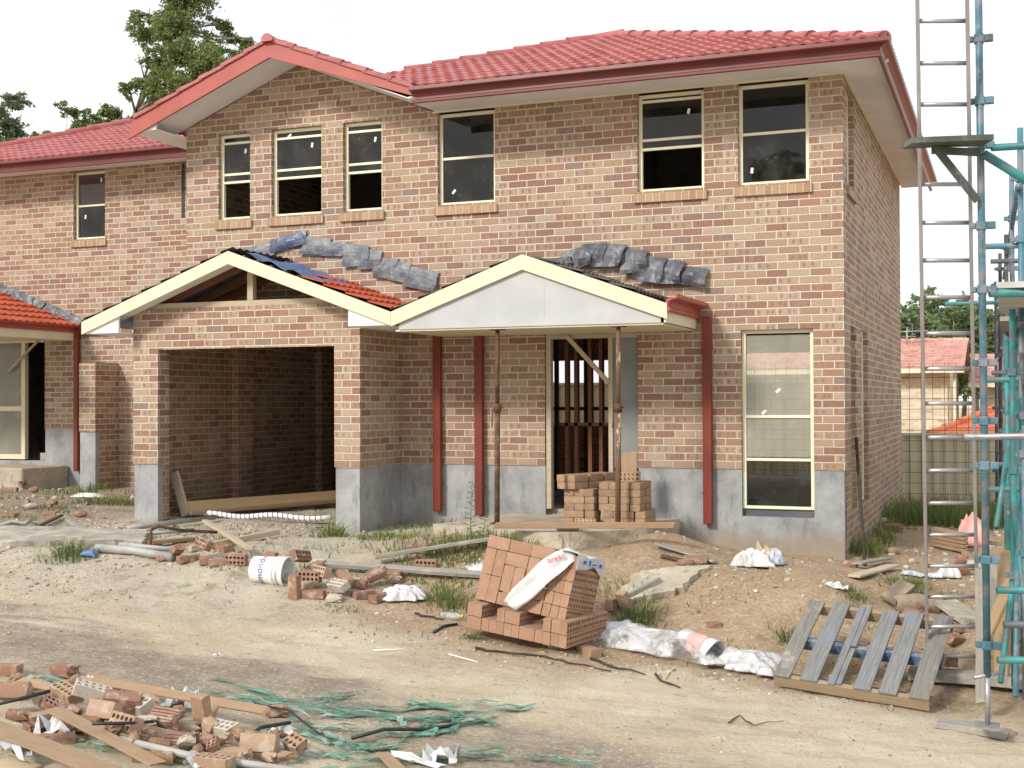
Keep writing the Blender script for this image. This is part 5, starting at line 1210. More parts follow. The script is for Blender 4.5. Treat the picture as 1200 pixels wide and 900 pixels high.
pipe('bent_pipe', [P3((-9.412, -2.643),.05),P3((-9.449, -2.332),.06),P3((-9.178, -2.428),.06),P3((-9.344, -2.136),.07)], .030, 'pvc', 'bent pale pipe at the left frame edge', 'pipe')
pipe('bent_bar', [P3((-6.860, -3.084),.02),P3((-6.961, -2.938),.20),P3((-6.963, -2.804),.22),P3((-6.814, -2.580),.16),P3((-6.671, -2.144),.08)], .018, 'rust', 'rusty bent iron bar standing in the gravel before the garage', 'bar', 7)
pipe('garden_stake', [(.055,.60,1.25),(.16,-.0,.55),(.26,-.55,gz(.26,-.55))], .020, 'stick', 'dark stake leaning against the brick side wall', 'stake', 7)
for a, lb in (([(-2.541, -4.377),(-2.300, -4.319),(-1.914, -4.332),(-1.613, -4.428),(-1.299, -4.507)],'long dark stick on the road in front of the toppled pack'), ([(-1.577, -4.179),(-1.317, -4.306),(-1.028, -4.470)],'dark stick beside the right foot of the toppled pack'), ([(-0.957, -4.425),(-0.671, -4.768)],'short dark stick on the road below the plastic sheet'),
              ([(-3.414, -3.733),(-3.253, -3.780),(-3.099, -3.782)],'forked dark stick beside the grass tuft'), ([(-0.142, -5.575),(-0.096, -5.396),(0.031, -5.497),(0.206, -5.364)],'thin curved twig on the sandy road at right'), ([(-9.567, -1.980),(-9.053, -2.228),(-9.260, -1.792)],'dark twig near the left pipe')):
    rk = random.Random(len(lb)); pp = []; r0 = .006 if 'twig' in lb else .013
    for i in range(len(a)-1):
        for t_ in range(4):
            f = t_/4; pp.append((a[i][0]*(1-f)+a[i+1][0]*f+rk.gauss(0,.006), a[i][1]*(1-f)+a[i+1][1]*f+rk.gauss(0,.010)))
    pp.append(a[-1])
    pipe('stick', [P3(p,.010+abs(rk.gauss(0,.006))) for p in pp], [r0*(1-.65*i/len(pp))*rk.uniform(.8,1.2) for i in range(len(pp))], 'stick', lb, 'stick', 6)
pipe('white_rod', [P3((-3.248, -4.848),.008),P3((-3.009, -4.757),.008)], .006, 'white_plastic', 'thin white rod lying on the middle of the track', 'rod', 6)
pipe('white_rod', [P3((-2.632, -4.698),.008),P3((-2.341, -4.773),.008)], .006, 'white_plastic', 'thin white rod on the track below the toppled pack', 'rod', 6)
# ------------------------------------------------------------------ bucket
def bucket():
    xy = (-5.058, -3.675); bx_ = Vector((xy[0], xy[1]+.12, gz(*xy)+.13)); BK = empty('bucket', bx_, 'white plastic bucket with blue and red lettering lying on its side', 'bucket')
    T = Matrix.Translation(bx_) @ Matrix.Rotation(R(4),4,'Z') @ Matrix.Rotation(R(3),4,'Y')
    prof = [(-.185,.001),(-.185,.120),(-.178,.128),(.02,.138),(.065,.140),(.066,.149),(.078,.149),(.079,.141),(.110,.142),(.111,.151),(.124,.151),(.125,.143),(.170,.145),(.172,.154),(.184,.154),(.185,.139),(.16,.137),(-.165,.118),(-.166,.001)]
    m = MB(); n = 40; vs = []
    for (x, r) in prof: vs += [T @ Vector((x, r*math.cos(2*math.pi*j/n), r*math.sin(2*math.pi*j/n))) for j in range(n)]
    fs = [(i*n+j, i*n+(j+1)%n, (i+1)*n+(j+1)%n, (i+1)*n+j) for i in range(len(prof)-1) for j in range(n)]
    m.add(vs, fs); m.build('bucket_body', M['white_plastic'], BK, True)
    m = MB(); m.tube([T @ Vector((.118, .152*math.cos(a), .152*math.sin(a)))+Vector((.0,-.0,0)) for a in [math.pi*(.95+.1*q) for q in range(11)]], .0035, 6); m.build('handle', M['steel'], BK, True)
    def bend(cx):
        def f(co):
            an = math.pi + .12 - co.x/.139; x = cx - co.y
            return T @ Vector((x, .1405*math.cos(an), .1405*math.sin(an)))
        return f
    text_mesh('lettering', 'olmond', .10, 'blue_ink', Matrix(), BK, bend(-.055)); text_mesh('lettering', 'WATERPROOF', .024, 'red_ink', Matrix(), BK, bend(-.025)) if False else None
    text_mesh('logo_ring', 'O', .11, 'red_ink', Matrix(), BK, lambda co: bend(-.055)(Vector((co.x-.20, co.y, 0))))
    text_mesh('lettering', 'oof', .08, 'red_ink', Matrix(), BK, lambda co: bend(-.055)(Vector((co.x+.205, co.y, 0))))
bucket()
# ------------------------------------------------------------------ crumpled sheets and bags
def crumple(name, xy, sx, sy, h, mat, label, cat, rz=0, seed=0, res=26, flat=.35, fold=1.0, dz=.0, parent=None):
    rs = random.Random(seed); ph = [rs.uniform(0,20) for _ in range(8)]; mb = MB()
    cs, sn = math.cos(R(rz)), math.sin(R(rz)); cz = float(ground(*xy))
    def fn(u, v):
        a = math.atan2(v-.5, u-.5); rim = 1 + .16*math.sin(3*a+ph[0]) + .10*math.sin(7*a+ph[1]) + .05*math.sin(13*a+ph[2])
        x = (u-.5)*sx*rim; y = (v-.5)*sy*rim
        d = max(0, 1 - (2*max(abs(u-.5),abs(v-.5)))**2.2)
        k = 1.15-abs(float(vnoise(np.float64(u*4.2*fold+v*1.3+ph[3]), np.float64(v*4.2*fold-u*1.1+ph[4]), seed)))*2 + .42*(.6-abs(float(vnoise(np.float64(u*9*fold+ph[5]), np.float64(v*9*fold+ph[6]), seed+1)))*2)
        d2 = d**.8; z = h*d2*(flat*.8 + (1-flat)*.95*max(0,k)) + .006*k
        wx = xy[0] + x*cs - y*sn + .03*float(vnoise(np.float64(u*9), np.float64(v*9+ph[7]), 4)); wy = xy[1] + x*sn + y*cs
        return (wx, wy, float(ground(wx, wy, False))*.5 + cz*.5 + z + .012 + dz)
    mb.grid(fn, res, res); o = mb.build(name, M[mat], parent, True, fix=False)
    s = o.modifiers.new('smooth','SUBSURF'); s.levels = 1; s.render_levels = 1
    s = o.modifiers.new('thickness','SOLIDIFY'); s.thickness = .003
    if label: tag(o, label, cat)
    return o
def folded(name, xy, sx, sy, h, mat, label, cat, rz=0, seed=0, res=4, *a_, dz=0.0, parent=None):
    """stiff sheet with a few hard folds"""
    rs = random.Random(seed); n = 5 if max(sx,sy) > .12 else 3; mb = MB(); cs, sn = math.cos(R(rz)), math.sin(R(rz)); cz = float(ground(*xy)); vs = []
    ht = [[rs.uniform(0,1)**1.5 for _ in range(n+1)] for _ in range(n+1)]
    for j in range(n+1):
        for i in range(n+1):
            u = i/n + rs.uniform(-.08,.08); v = j/n + rs.uniform(-.08,.08); x = (u-.5)*sx; y = (v-.5)*sy; wx = xy[0]+x*cs-y*sn; wy = xy[1]+x*sn+y*cs
            edge = i in (0,n) or j in (0,n); z = (.25 if edge and rs.random() < .6 else 1.0)*ht[j][i]*h*1.15
            vs.append((wx, wy, float(ground(wx,wy,False))*.5+cz*.5+.012+z+dz))
    fs = []
    for j in range(n):
        for i in range(n):
            q = (j*(n+1)+i, j*(n+1)+i+1, (j+1)*(n+1)+i+1, (j+1)*(n+1)+i)
            if rs.random() < .05 and (i in (0,n-1) or j in (0,n-1)): continue
            fs += [(q[0],q[1],q[2]),(q[0],q[2],q[3])] if rs.random() < .5 else [(q[0],q[1],q[3]),(q[1],q[2],q[3])]
    mb.add(vs, fs); o = mb.build(name, M[mat], parent, False, fix=False); so_ = o.modifiers.new('thickness','SOLIDIFY'); so_.thickness = .0025
    if label: tag(o, label, cat)
    return o
crumple('plastic_film', (-1.182, -3.590), 1.15, .48, .17, 'film', 'long heap of crumpled clear plastic film right of the toppled pack', 'plastic film', -14, 11, 40, .35, 1.15)
crumple('plastic_film', (-1.576, -3.346), .42, .35, .10, 'film_white', 'small torn white film scrap between toppled pack and film heap', 'plastic film', 30, 12)
crumple('plastic_film', (-0.386, -3.737), .62, .42, .12, 'film', 'crumpled clear plastic film spilling from the paper roll toward the pallet', 'plastic film', -8, 13, 34, .35, 1.1)
def roll():
    c = P3((-0.748, -3.723),.15); T = Matrix.Translation(c) @ Matrix.Rotation(R(-28),4,'Z') @ Matrix.Rotation(R(14),4,'Y')
    E_ = empty('cement_bag', c, 'open white and pink paper bag lying like a tube beside the pallet', 'bag')
    m = MB()
    def fn(u, v):
        a = 2*math.pi*u; r = .105*(1+.10*math.sin(3*a+v*4))*(1-.22*(1-v)); return tuple(T @ Vector((-.20+v*.36, r*math.cos(a)*1.15, r*math.sin(a)*.92)))
    m.grid(fn, 28, 10); o = m.build('bag_body', M['film_white'], E_, True, fix=False); s = o.modifiers.new('thickness','SOLIDIFY'); s.thickness = .004
    m = MB()
    def fn2(u, v):
        a = math.pi*(.42+.95*u) ; v2 = .30+.45*v; r = .1075*(1+.10*math.sin(3*a+v2*4))*(1-.22*(1-v2))+.003; return tuple(T @ Vector((-.20+v2*.36, r*math.cos(a)*1.15, r*math.sin(a)*.92)))
    m.grid(fn2, 16, 5); m.build('pink_label', M['pink'], E_, True, fix=False)
roll()
folded('cardboard', (-0.139, -3.822), .28, .30, .05, 'card', 'torn tan cardboard sheet tucked under the left edge of the pallet', 'cardboard', 20, 15, 14, .8)
crumple('rag', (-3.665, -3.439), .38, .26, .11, 'film_white', 'crumpled white rag at the right end of the brick pile', 'rag', 20, 16, 36, .35, 2.2)
folded('plastic_sheet', (-3.176, -2.685), .34, .30, .05, 'film_white', 'ribbed white plastic sheet with print under the long boards', 'plastic sheet', -30, 17, 16, .7)
crumple('rag', (-7.319, -3.490), .17, .10, .06, 'blue_film', 'bright blue rag at the foot of the left grass tuft', 'rag', 5, 18, 14)
crumple('plaster_lump', (-11.046, 0.873), .5, .22, .06, 'paper', 'flat white plaster spill in the grass at the foot of the brick nib', 'plaster', 5, 19, 16)
crumple('bag_heap', (-0.725, -1.466), .36, .28, .17, 'paper', 'heap of grey-white cement bags with blue stripes against the rendered wall', 'bag', 5, 21, 36, .3, 2.2)
crumple('bag', (-0.583, -1.250), .22, .20, .15, 'film_blue', 'bluish crumpled bag at the right of the cement bag heap', 'bag', 5, 22, 18)
folded('cardboard', (-0.825, -0.132), .30, .16, .12, 'card', 'tan cardboard flap standing on top of the cement bag heap', 'cardboard', -15, 23, 12, .8)
folded('scrap', (0.174, -2.285), .20, .12, .04, 'paper', 'small silvery scrap on the clay left of the pallet top', 'scrap', 10, 24, 12)
folded('plastic_sheet', (0.842, -1.133), .32, .16, .05, 'film_blue', 'pale bluish plastic sheet lying behind the left ladder stile', 'plastic sheet', -5, 25, 16)
crumple('bag', (1.111, -1.095), .20, .17, .15, 'film_white', 'crumpled white and pink bag behind the ladder', 'bag', 0, 26, 18, .6)
folded('paper_sheet', (-3.869, -7.110), .26, .16, .09, 'film_white', 'white paper sheet peaked like a tent behind the long board', 'paper', -20, 27, 12, .6)
folded('paper_sheet', (-3.549, -7.023), .25, .16, .12, 'film_white', 'crumpled white printed paper behind the right half of the long board', 'paper', 10, 28, 16, .6)
folded('paper_sheet', (-3.558, -8.265), .20, .12, .12, 'film_white', 'torn white sheet next to the pale orange brick in the heap', 'paper', 20, 29, 12, .6, dz=.03)
folded('paper_sheet', (-3.576, -8.519), .36, .12, .08, 'film_blue', 'crumpled white plastic between the fibreboard strips at the lower left', 'paper', -25, 30, 18, .4, dz=.03)
folded('paper_sheet', (-4.378, -6.986), .10, .08, .12, 'paper', 'small grey-white crumpled paper beside the lone grooved brick', 'paper', 0, 31, 10)
folded('plastic_sheet', (-1.646, -7.336), .42, .09, .03, 'paper', 'long pale grey plastic offcut near the lower picture edge', 'plastic sheet', -20, 32, 14, .7)
folded('plastic_sheet', (-1.503, -7.281), .20, .17, .09, 'paper', 'upright torn grey-white plastic piece at the lower middle', 'plastic sheet', 20, 33, 12, .8)
folded('scrap', (-2.615, -7.284), .15, .08, .05, 'paper', 'small white scrap under the dark strip at the right of the heap', 'scrap', 10, 34, 10)
folded('scrap', (-2.646, -8.154), .10, .10, .09, 'film_white', 'pointed white scrap standing over the pale pipe', 'scrap', 10, 35, 10)
folded('scrap', (-4.206, -5.692), .05, .05, .03, 'paper', 'tiny white paper ball on the track above the heap', 'scrap', 10, 36, 8)
folded('scrap', (-2.325, -5.181), .025, .025, .02, 'paper', 'tiny white pebble-like scrap in the middle of the track', 'scrap', 10, 37, 6)
# bottles
def bottle(xy, rz, label):
    c = Vector(P3(xy,.035)); T = Matrix.Translation(c) @ Matrix.Rotation(R(rz),4,'Z'); E_ = empty('bottle', c, label, 'bottle'); m = MB()
    m.tube([T @ Vector((x,0,0)) for x in (-.11,-.105,.02,.05,.075,.085)], [.025,.033,.034,.030,.014,.013], 12); m.build('bottle_body', M['film'], E_, True)
    m = MB(); m.tube([T @ Vector((.086,0,0)), T @ Vector((.108,0,0))], .015, 10); m.build('cap', M['yellow'], E_, True)
bottle((-3.059, -3.683), 5, 'crushed clear bottle with yellow cap left of the toppled pack'); bottle((-1.938, -4.053), 170, 'crushed clear bottle with yellow cap in front of the toppled pack')
# ------------------------------------------------------------------ fibreboard, strips and netting in the foreground heap
plank('fibreboard_strip', P3((-3.941, -8.480),.12), P3((-2.691, -8.677),.10), .17, .012, 'board_brown', 'wide brown fibreboard strip running off the lower left of the heap', 'board')
plank('fibreboard_strip', P3((-3.608, -8.209),.16), P3((-2.711, -8.399),.12), .11, .012, 'board_brown', 'shorter brown fibreboard strip right of the wide one', 'board')
plank('fibreboard_strip', P3((-4.090, -7.293),.14), P3((-2.683, -7.354),.16), .07, .016, 'board_brown', 'long narrow brown board lying across the back of the heap', 'board', rollx=.5)
plank('fibreboard_strip', P3((-4.593, -7.429),.10), P3((-3.867, -7.687),.12), .06, .012, 'board_brown', 'short curled brown strip at the left back of the heap', 'board', rollx=.5)
plank('fibreboard_strip', P3((-1.828, -7.427),.05), P3((-1.364, -7.873),.02), .08, .012, 'board_brown', 'short brown strip cut off by the lower picture edge', 'board')
plank('cardboard', P3((-3.575, -8.726),.05), P3((-3.312, -8.726),.05), .24, .006, 'card', 'tan cardboard with green print at the lower left corner', 'cardboard')
pipe('pale_pipe', [P3((-3.116, -8.219),.07),P3((-2.722, -8.112),.06),P3((-2.326, -8.018),.05),P3((-1.884, -7.921),.04)], .022, 'pvc', 'pale grey pipe lying along the front of the heap', 'pipe')
pipe('black_strip', [P3((-4.034, -8.224),.13),P3((-3.945, -8.123),.15),P3((-3.909, -7.901),.17)], .012, 'black', 'dark curved strip at the left of the heap', 'strip', 6)
pipe('black_strip', [P3((-3.214, -8.335),.17),P3((-3.093, -8.173),.17),P3((-3.066, -7.973),.14)], .010, 'black', 'thin black strip lying over the fibreboard in the heap', 'strip', 6)
pipe('black_strip', [P3((-2.633, -7.712),.05),P3((-2.661, -7.456),.09),P3((-2.590, -7.223),.08)], .012, 'black', 'black strip curling over the right of the heap', 'strip', 6)
pipe('black_strip', [P3((-2.170, -7.183),.04),P3((-2.025, -7.024),.06),P3((-1.854, -6.757),.03),P3((-1.698, -6.550),.02)], .012, 'black', 'black rubber strip pointing right from the end of the netting', 'strip', 6)
pipe('black_strip', [P3((-3.020, -6.973),.08),P3((-2.732, -6.993),.09),P3((-2.425, -7.165),.03),P3((-2.297, -7.174),.01)], .007, 'black', 'thin black cable arching over the green netting', 'strip', 6)
pipe('black_strip', [P3((-3.062, -4.079),.012),P3((-3.026, -3.942),.02),P3((-2.950, -3.814),.015)], .012, 'black', 'small black rubber strip left of the toppled pack', 'strip', 6)
mb = MB(); rs = random.Random(77)
paths = [[(-4.065, -6.953),(-3.599, -6.810),(-3.177, -6.711),(-2.830, -6.612),(-2.588, -6.200)],[(-3.796, -6.432),(-3.289, -6.539),(-2.664, -6.667),(-2.198, -6.440),(-1.619, -6.008)],[(-2.851, -7.112),(-2.499, -7.167),(-2.192, -7.274),(-1.927, -7.326)],[(-2.822, -6.952),(-2.394, -6.800),(-2.018, -6.674),(-1.777, -6.386)],[(-4.869, -7.311),(-4.785, -7.074),(-4.444, -7.030)],
         [(-2.181, -7.502),(-1.910, -7.467),(-1.559, -7.133),(-1.221, -6.853)],[(-2.153, -7.012),(-1.759, -6.700),(-1.616, -6.247),(-1.494, -6.319)],[(-2.336, -7.441),(-2.051, -7.314),(-1.851, -7.131)],[(-3.574, -8.190),(-3.201, -8.190),(-2.843, -8.108)],[(-3.300, -6.837),(-2.934, -6.773),(-2.652, -6.455)],[(-1.930, -7.093),(-1.921, -6.615),(-1.811, -6.308)],[(-1.181, -6.955),(-0.952, -6.818),(-0.576, -6.793)],[(-2.857, -8.245),(-2.585, -8.142),(-2.177, -7.986),(-1.831, -7.719)],[(-2.300, -6.235),(-1.846, -6.228),(-1.350, -5.878)],
         [(-2.721, -7.506),(-2.445, -7.557),(-2.132, -7.587)],[(-2.248, -6.717),(-2.135, -6.788),(-2.011, -6.934)],[(-1.708, -6.758),(-1.786, -6.533),(-1.904, -6.313)]]
for pi, p in enumerate(paths):
    for q in range(7 if pi < 6 else 5):
        w0 = rs.choice((.003,.005,.008,.014,.022)); ox, oy = rs.uniform(-.05,.05), rs.gauss(0,.10); pts = []
        for i in range(len(p)-1):
            for t in range(6):
                f = t/6; x = p[i][0]*(1-f)+p[i+1][0]*f+ox+rs.uniform(-.008,.008); y = p[i][1]*(1-f)+p[i+1][1]*f+oy+rs.uniform(-.010,.010)
                pts.append((x,y,gz(x,y)+.012+abs(rs.gauss(0,.012))))
        k0 = rs.randrange(0, max(1,len(pts)//3)); pts = pts[k0:]
        if len(pts) < 3: continue
        n_ = len(pts); vs = []
        for i, c in enumerate(pts):
            a = Vector(pts[max(0,i-1)]); b = Vector(pts[min(n_-1,i+1)]); d_ = (b-a); s_ = Vector((-d_.y,d_.x,0)).normalized()*w0*(1 if 0 < i < n_-1 else .4); tw = rs.uniform(-.006,.006)
            vs += [Vector(c)+s_+Vector((0,0,tw)), Vector(c)-s_-Vector((0,0,tw))]
        mb.add(vs, [(2*i,2*i+2,2*i+3,2*i+1) for i in range(n_-1)], rs.choice((0,0,1)))
o = mb.build('plastic_netting', [M['net'], M['net_pale']]); so = o.modifiers.new('thickness','SOLIDIFY'); so.thickness = .002
tag(o, 'tangled green plastic strapping and netting strewn on the dirt around the brick heap', 'netting', None, 'stuff')
# ------------------------------------------------------------------ pallet, slab over the hole, reclining board stack
def pallet():
    a = Vector((*(-0.041, -4.274), 0)); b = Vector((*(1.097, -4.400), 0)); a.z = gz(a.x,a.y); b.z = gz(b.x,b.y)
    xd = (b-a); Lp = 1.16; xd.normalize(); yd = Vector((-xd.y,xd.x,.44)).normalized(); zd = xd.cross(yd).normalized(); yd = zd.cross(xd)
    mid = (a+b)/2; O = mid - xd*Lp/2
    T = Matrix(((xd.x,yd.x,zd.x,O.x),(xd.y,yd.y,zd.y,O.y),(xd.z,yd.z,zd.z,O.z),(0,0,0,1)))
    PE = empty('pallet', O, 'weathered grey and blue timber pallet with one split board lying on the dirt', 'pallet')
    def pl(name, x0, x1, y0, y1, z0, z1, mt, sp=0):
        n = 5; mb = MB(); vs = []; rs = random.Random(int(x0*1000+y0*77))
        lg = (y1-y0) > (x1-x0)
        for i in range(n+1):
            f = i/n; bow = rs.uniform(-.004,.004)
            if lg: q = [(x0+rs.uniform(-.004,.004),y0+(y1-y0)*f,z0+bow),(x1+rs.uniform(-.004,.004),y0+(y1-y0)*f,z0+bow),(x1,y0+(y1-y0)*f,z1+bow),(x0,y0+(y1-y0)*f,z1+bow)]
            else: q = [(x0+(x1-x0)*f,y1,z0+bow),(x0+(x1-x0)*f,y0,z0+bow),(x0+(x1-x0)*f,y0,z1+bow),(x0+(x1-x0)*f,y1,z1+bow)]
            vs += q
        fs = [(0,3,2,1),(n*4,n*4+1,n*4+2,n*4+3)] + [(i*4+j,i*4+(j+1)%4,(i+1)*4+(j+1)%4,(i+1)*4+j) for i in range(n) for j in range(4)]
        mb.add(vs, fs); o = mb.build(name, M[mt], None); bevel(o, .003)
        # grain runs along the board
        o.data.transform(Matrix()); o.matrix_world = T; o.parent = PE; o.matrix_parent_inverse = Matrix.Translation(PE.location).inverted(); return o
    for i, x in enumerate((.0,.205,.42,.615,.80,1.02)):
        w = (.13,.135,.10,.125,.135,.145)[i]
        if i == 2:
            pl('deck_board', x, x+.055, .01, 1.10, .105, .123, 'pallet')['label'] = 'split blue-grey deck board'
            pl('deck_board', x+.06, x+.10, .02, .50, .105, .122, 'pallet'); pl('deck_board', x+.057, x+.10, .53, 1.10, .105, .123, 'pallet')
        else: pl('deck_board', x, x+w, .005 if i % 2 else .0, 1.10+.012*(i % 3), .105, .123, 'pallet' if i in (1,3,4) else 'pallet_plain')
    for y, mt in ((.0,'pallet_edge'),(.52,'pallet_blue'),(1.04,'pallet_edge')): pl('bearer', 0, 1.165, y+.01, y+.055, .012, .104, mt)
    for y in (.10,.62): pl('bottom_board', 0, 1.165, y, y+.10, -.008, .0115, 'pallet_edge')
pallet()
plank('concrete_piece', P3((0.621, -2.140),.06), P3((0.779, -1.834),.12), .16, .05, 'soil_slab', 'tilted earth-stained concrete slab over the hole above the pallet', 'slab', rollx=.35)
pipe('drain_pipe', [P3((0.695, -2.131),.06),P3((0.872, -1.979),.05),P3((1.090, -2.031),.03)], .08, 'soil_slab', 'old earth-covered drain pipe in the hole above the pallet', 'pipe', 14)
plank('concrete_piece', P3((1.120, -2.038),.08), P3((1.378, -2.472),.06), .22, .05, 'concrete_grey', 'broken grey slab piece behind the lower ladder rungs', 'slab')
for k in range(5):
    plank('roof_batten', P3((0.842, 1.637),.04+k*.045), P3((1.199, 1.217),.04+k*.045), .09, .04, 'board_brown', f'reddish batten in the small stack behind the ladder, {ordn[k]} from the bottom', 'batten', 'red battens stacked behind the ladder')
crumple('soil_bag', (1.240, 1.764), .35, .3, .45, 'pink', 'pinkish-grey sack slumped behind the right ladder stile', 'sack', 0, 44, 18, .7)
# ------------------------------------------------------------------ ground sheet
def axis_pts(lo, hi, step, far):
    a = list(np.arange(lo, hi+1e-6, step)); s = step; x = hi
    up = []
    while x < far: s *= 1.35; x += s; up.append(x)
    s = step; x = lo; dn = []
    while x > -far: s *= 1.35; x -= s; dn.append(x)
    return np.array(dn[::-1]+a+up)
gx = axis_pts(-13.5, 3.2, .055, 700); gy = axis_pts(-12.2, 1.6, .055, 700)
XX, YY = np.meshgrid(gx, gy); ZZ = ground(XX, YY)
# ground is left out of the house footprint by sinking it under the floor
inside = (XX > -8.5) & (XX < -.15) & (YY > .25) & (YY < 7.5); ing = (XX > -8.45) & (XX < -5.6) & (YY > -.7) & (YY < 4.9)
ZZ = np.where(inside & ~ing, np.minimum(ZZ, .1), ZZ)
nx_, ny_ = len(gx), len(gy)
co = np.stack([XX, YY, ZZ], -1).reshape(-1, 3)
idx = np.arange(nx_*ny_).reshape(ny_, nx_)
q = np.stack([idx[:-1,:-1], idx[:-1,1:], idx[1:,1:], idx[1:,:-1]], -1).reshape(-1, 4)
me = bpy.data.meshes.new('ground'); me.vertices.add(len(co)); me.vertices.foreach_set('co', co.ravel())
me.loops.add(q.size); me.loops.foreach_set('vertex_index', q.ravel()); me.polygons.add(len(q))
me.polygons.foreach_set('loop_start', np.arange(0, q.size, 4)); me.polygons.foreach_set('loop_total', np.full(len(q), 4)); me.update(); me.validate()
me.polygons.foreach_set('use_smooth', [True]*len(q)); me.materials.append(M['ground'])
gr = bpy.data.objects.new('ground', me); COL.objects.link(gr); gr['kind'] = 'structure'; gr['label'] = 'rutted sandy dirt of the building site'
# ------------------------------------------------------------------ gravel
rs = random.Random(5)
ico = [(0,0,1),(.89,0,.45),(.28,.85,.45),(-.72,.53,.45),(-.72,-.53,.45),(.28,-.85,.45),(.72,.53,-.45),(-.28,.85,-.45),(-.89,0,-.45),(-.28,-.85,-.45),(.72,-.53,-.45),(0,0,-1)]
icf = [(0,1,2),(0,2,3),(0,3,4),(0,4,5),(0,5,1),(1,6,2),(2,7,3),(3,8,4),(4,9,5),(5,10,1),(6,7,2),(7,8,3),(8,9,4),(9,10,5),(10,6,1),(11,7,6),(11,8,7),(11,9,8),(11,10,9),(11,6,10)]
mb = MB()
def stone(x, y, r):
    if float(vnoise(np.float64(x*1.3), np.float64(y*1.7), 31)) + rs.uniform(-.22,.22) < 0.02: return
    z = gz(x,y); sx, sy, sz = r*rs.uniform(.7,1.4), r*rs.uniform(.7,1.4), r*rs.uniform(.4,.9); a = rs.uniform(0,6.28); c, s = math.cos(a), math.sin(a)
    vs = []
    for p in ico:
        j = rs.uniform(.75,1.2); X, Y = p[0]*sx*j, p[1]*sy*j; vs.append((x+X*c-Y*s, y+X*s+Y*c, z+p[2]*sz*j+sz*.2))
    mb.add(vs, icf)
for _ in range(3600): stone(rs.uniform(-6.5,1.8), rs.uniform(-9.2,-4.2), rs.choice((.003,.004,.005,.006,.008,.012)))
for _ in range(2000): stone(rs.uniform(-11,1.9), -4.2+rs.gauss(0,.5)+rs.uniform(0,.9), rs.choice((.006,.008,.010,.013,.018)))
for _ in range(1900): stone(rs.uniform(-9.6,-4.2), rs.uniform(-3.6,-.6), rs.choice((.008,.010,.014,.018,.028)))
for _ in range(900): stone(rs.uniform(-1.9,1.9), rs.uniform(-3.8,-.15), rs.choice((.006,.008,.012,.016,.026)))
for _ in range(500): stone(rs.uniform(.05,1.9), rs.uniform(-.2,5.5), rs.choice((.014,.02,.03,.045)))
for _ in range(500): stone(rs.uniform(-14,-9), rs.uniform(-3.0,1.9), rs.choice((.014,.02,.03,.045)))
for _ in range(420): stone(rs.uniform(-8.3,-5.8), rs.uniform(-.9,3), rs.choice((.010,.016,.022)))
for _ in range(260): stone(rs.gauss(.02,.05)-.06+rs.uniform(-.9,.0), rs.gauss(-.10,.06), rs.choice((.012,.02,.03)))
for _ in range(1500):   # chips of bark, mortar and broken tile
    x, y = rs.uniform(-9,1.9), rs.uniform(-4.6,-.4)
    if -4.3 < x < -1.8 and y > -2: continue
    stone(x, y, rs.choice((.010,.014,.02)))
o = mb.build('gravel', M['stone'], None, False, fix=False); tag(o, 'loose stones and grit scattered over the dirt', 'gravel', None, 'stuff')
# ------------------------------------------------------------------ grass and weeds
def blades(mb, cx, cy, rad, n, h, rs, lean=.5, w=.006, zoff=0.0, ry=None):
    for _ in range(n):
        r = rad*math.sqrt(rs.random()); a = rs.uniform(0,6.283); x = cx+r*math.cos(a); y = cy+(ry/rad if ry else 1)*r*math.sin(a)
        hh = h*rs.uniform(.45,1.1); az = a+rs.uniform(-.9,.9); ln = lean*hh*rs.uniform(.2,1.1)*(0.4+r/rad); ww = w*rs.uniform(.6,1.3)
        px, py = -math.sin(az+rs.uniform(-1,1))*ww, math.cos(az+rs.uniform(-1,1))*ww; z = gz(x,y)-.01+zoff; vs = []
        for i, t in enumerate((0,.4,.75,1.0)):
            k = 1-t*t*.95; d = ln*t*t; zz = z+hh*(t-.28*t*t*ln/max(hh,.01))
            vs += [(x+math.cos(az)*d-px*k, y+math.sin(az)*d-py*k, zz), (x+math.cos(az)*d+px*k, y+math.sin(az)*d+py*k, zz)]
        mb.add(vs, [(0,1,3,2),(2,3,5,4),(4,5,7,6)])
rs = random.Random(9)
def tuft(px, rad, n, h, mat, label, lean=.75, w=.0045):
    mb = MB(); blades(mb, px[0], px[1], rad*.7, n//2, h, rs, lean, w); blades(mb, px[0], px[1], rad*1.25, n//2, h*.6, rs, lean*1.3, w); blades(mb, px[0]+rad*.2, px[1]-rad*.1, rad, n//4, h*.4, rs, 1.2, w); o = mb.build('grass_tuft', M[mat], None, False, fix=False); tag(o, label, 'grass tuft', 'grass tufts on the building site')
tuft((-7.513, -3.563), .21, 250, .25, 'grass_dark', 'lush dark grass tuft at the left road edge with a blue rag at its foot')
tuft((-5.568, -1.495), .19, 150, .30, 'grass', 'bright grass tuft growing at the foot of the right garage pier')
tuft((-3.285, -3.338), .26, 300, .22, 'grass', 'dense bright grass tuft at the left end of the toppled pack', .8)
tuft((-2.682, -4.050), .09, 90, .09, 'grass', 'tiny grass tuft on the track just below the toppled pack')
tuft((-1.503, -3.075), .24, 240, .20, 'grass_dark', 'grass tuft in the shade behind the right end of the toppled pack')
tuft((-0.115, -3.108), .12, 110, .14, 'grass_dark', 'small grass tuft on the clay left of the pallet')
tuft((0.764, -1.611), .20, 200, .16, 'grass', 'grass tuft on the mound between bright board and ladder')
tuft((0.334, -2.288), .14, 160, .10, 'grass', 'low grass patch on the mound above the pallet')
tuft((0.141, 0.437), .13, 150, .36, 'grass', 'tall weedy grass tuft at the corner of the house')
tuft((1.129, -1.888), .12, 90, .20, 'grass', 'small grass tuft seen between the ladder rungs')
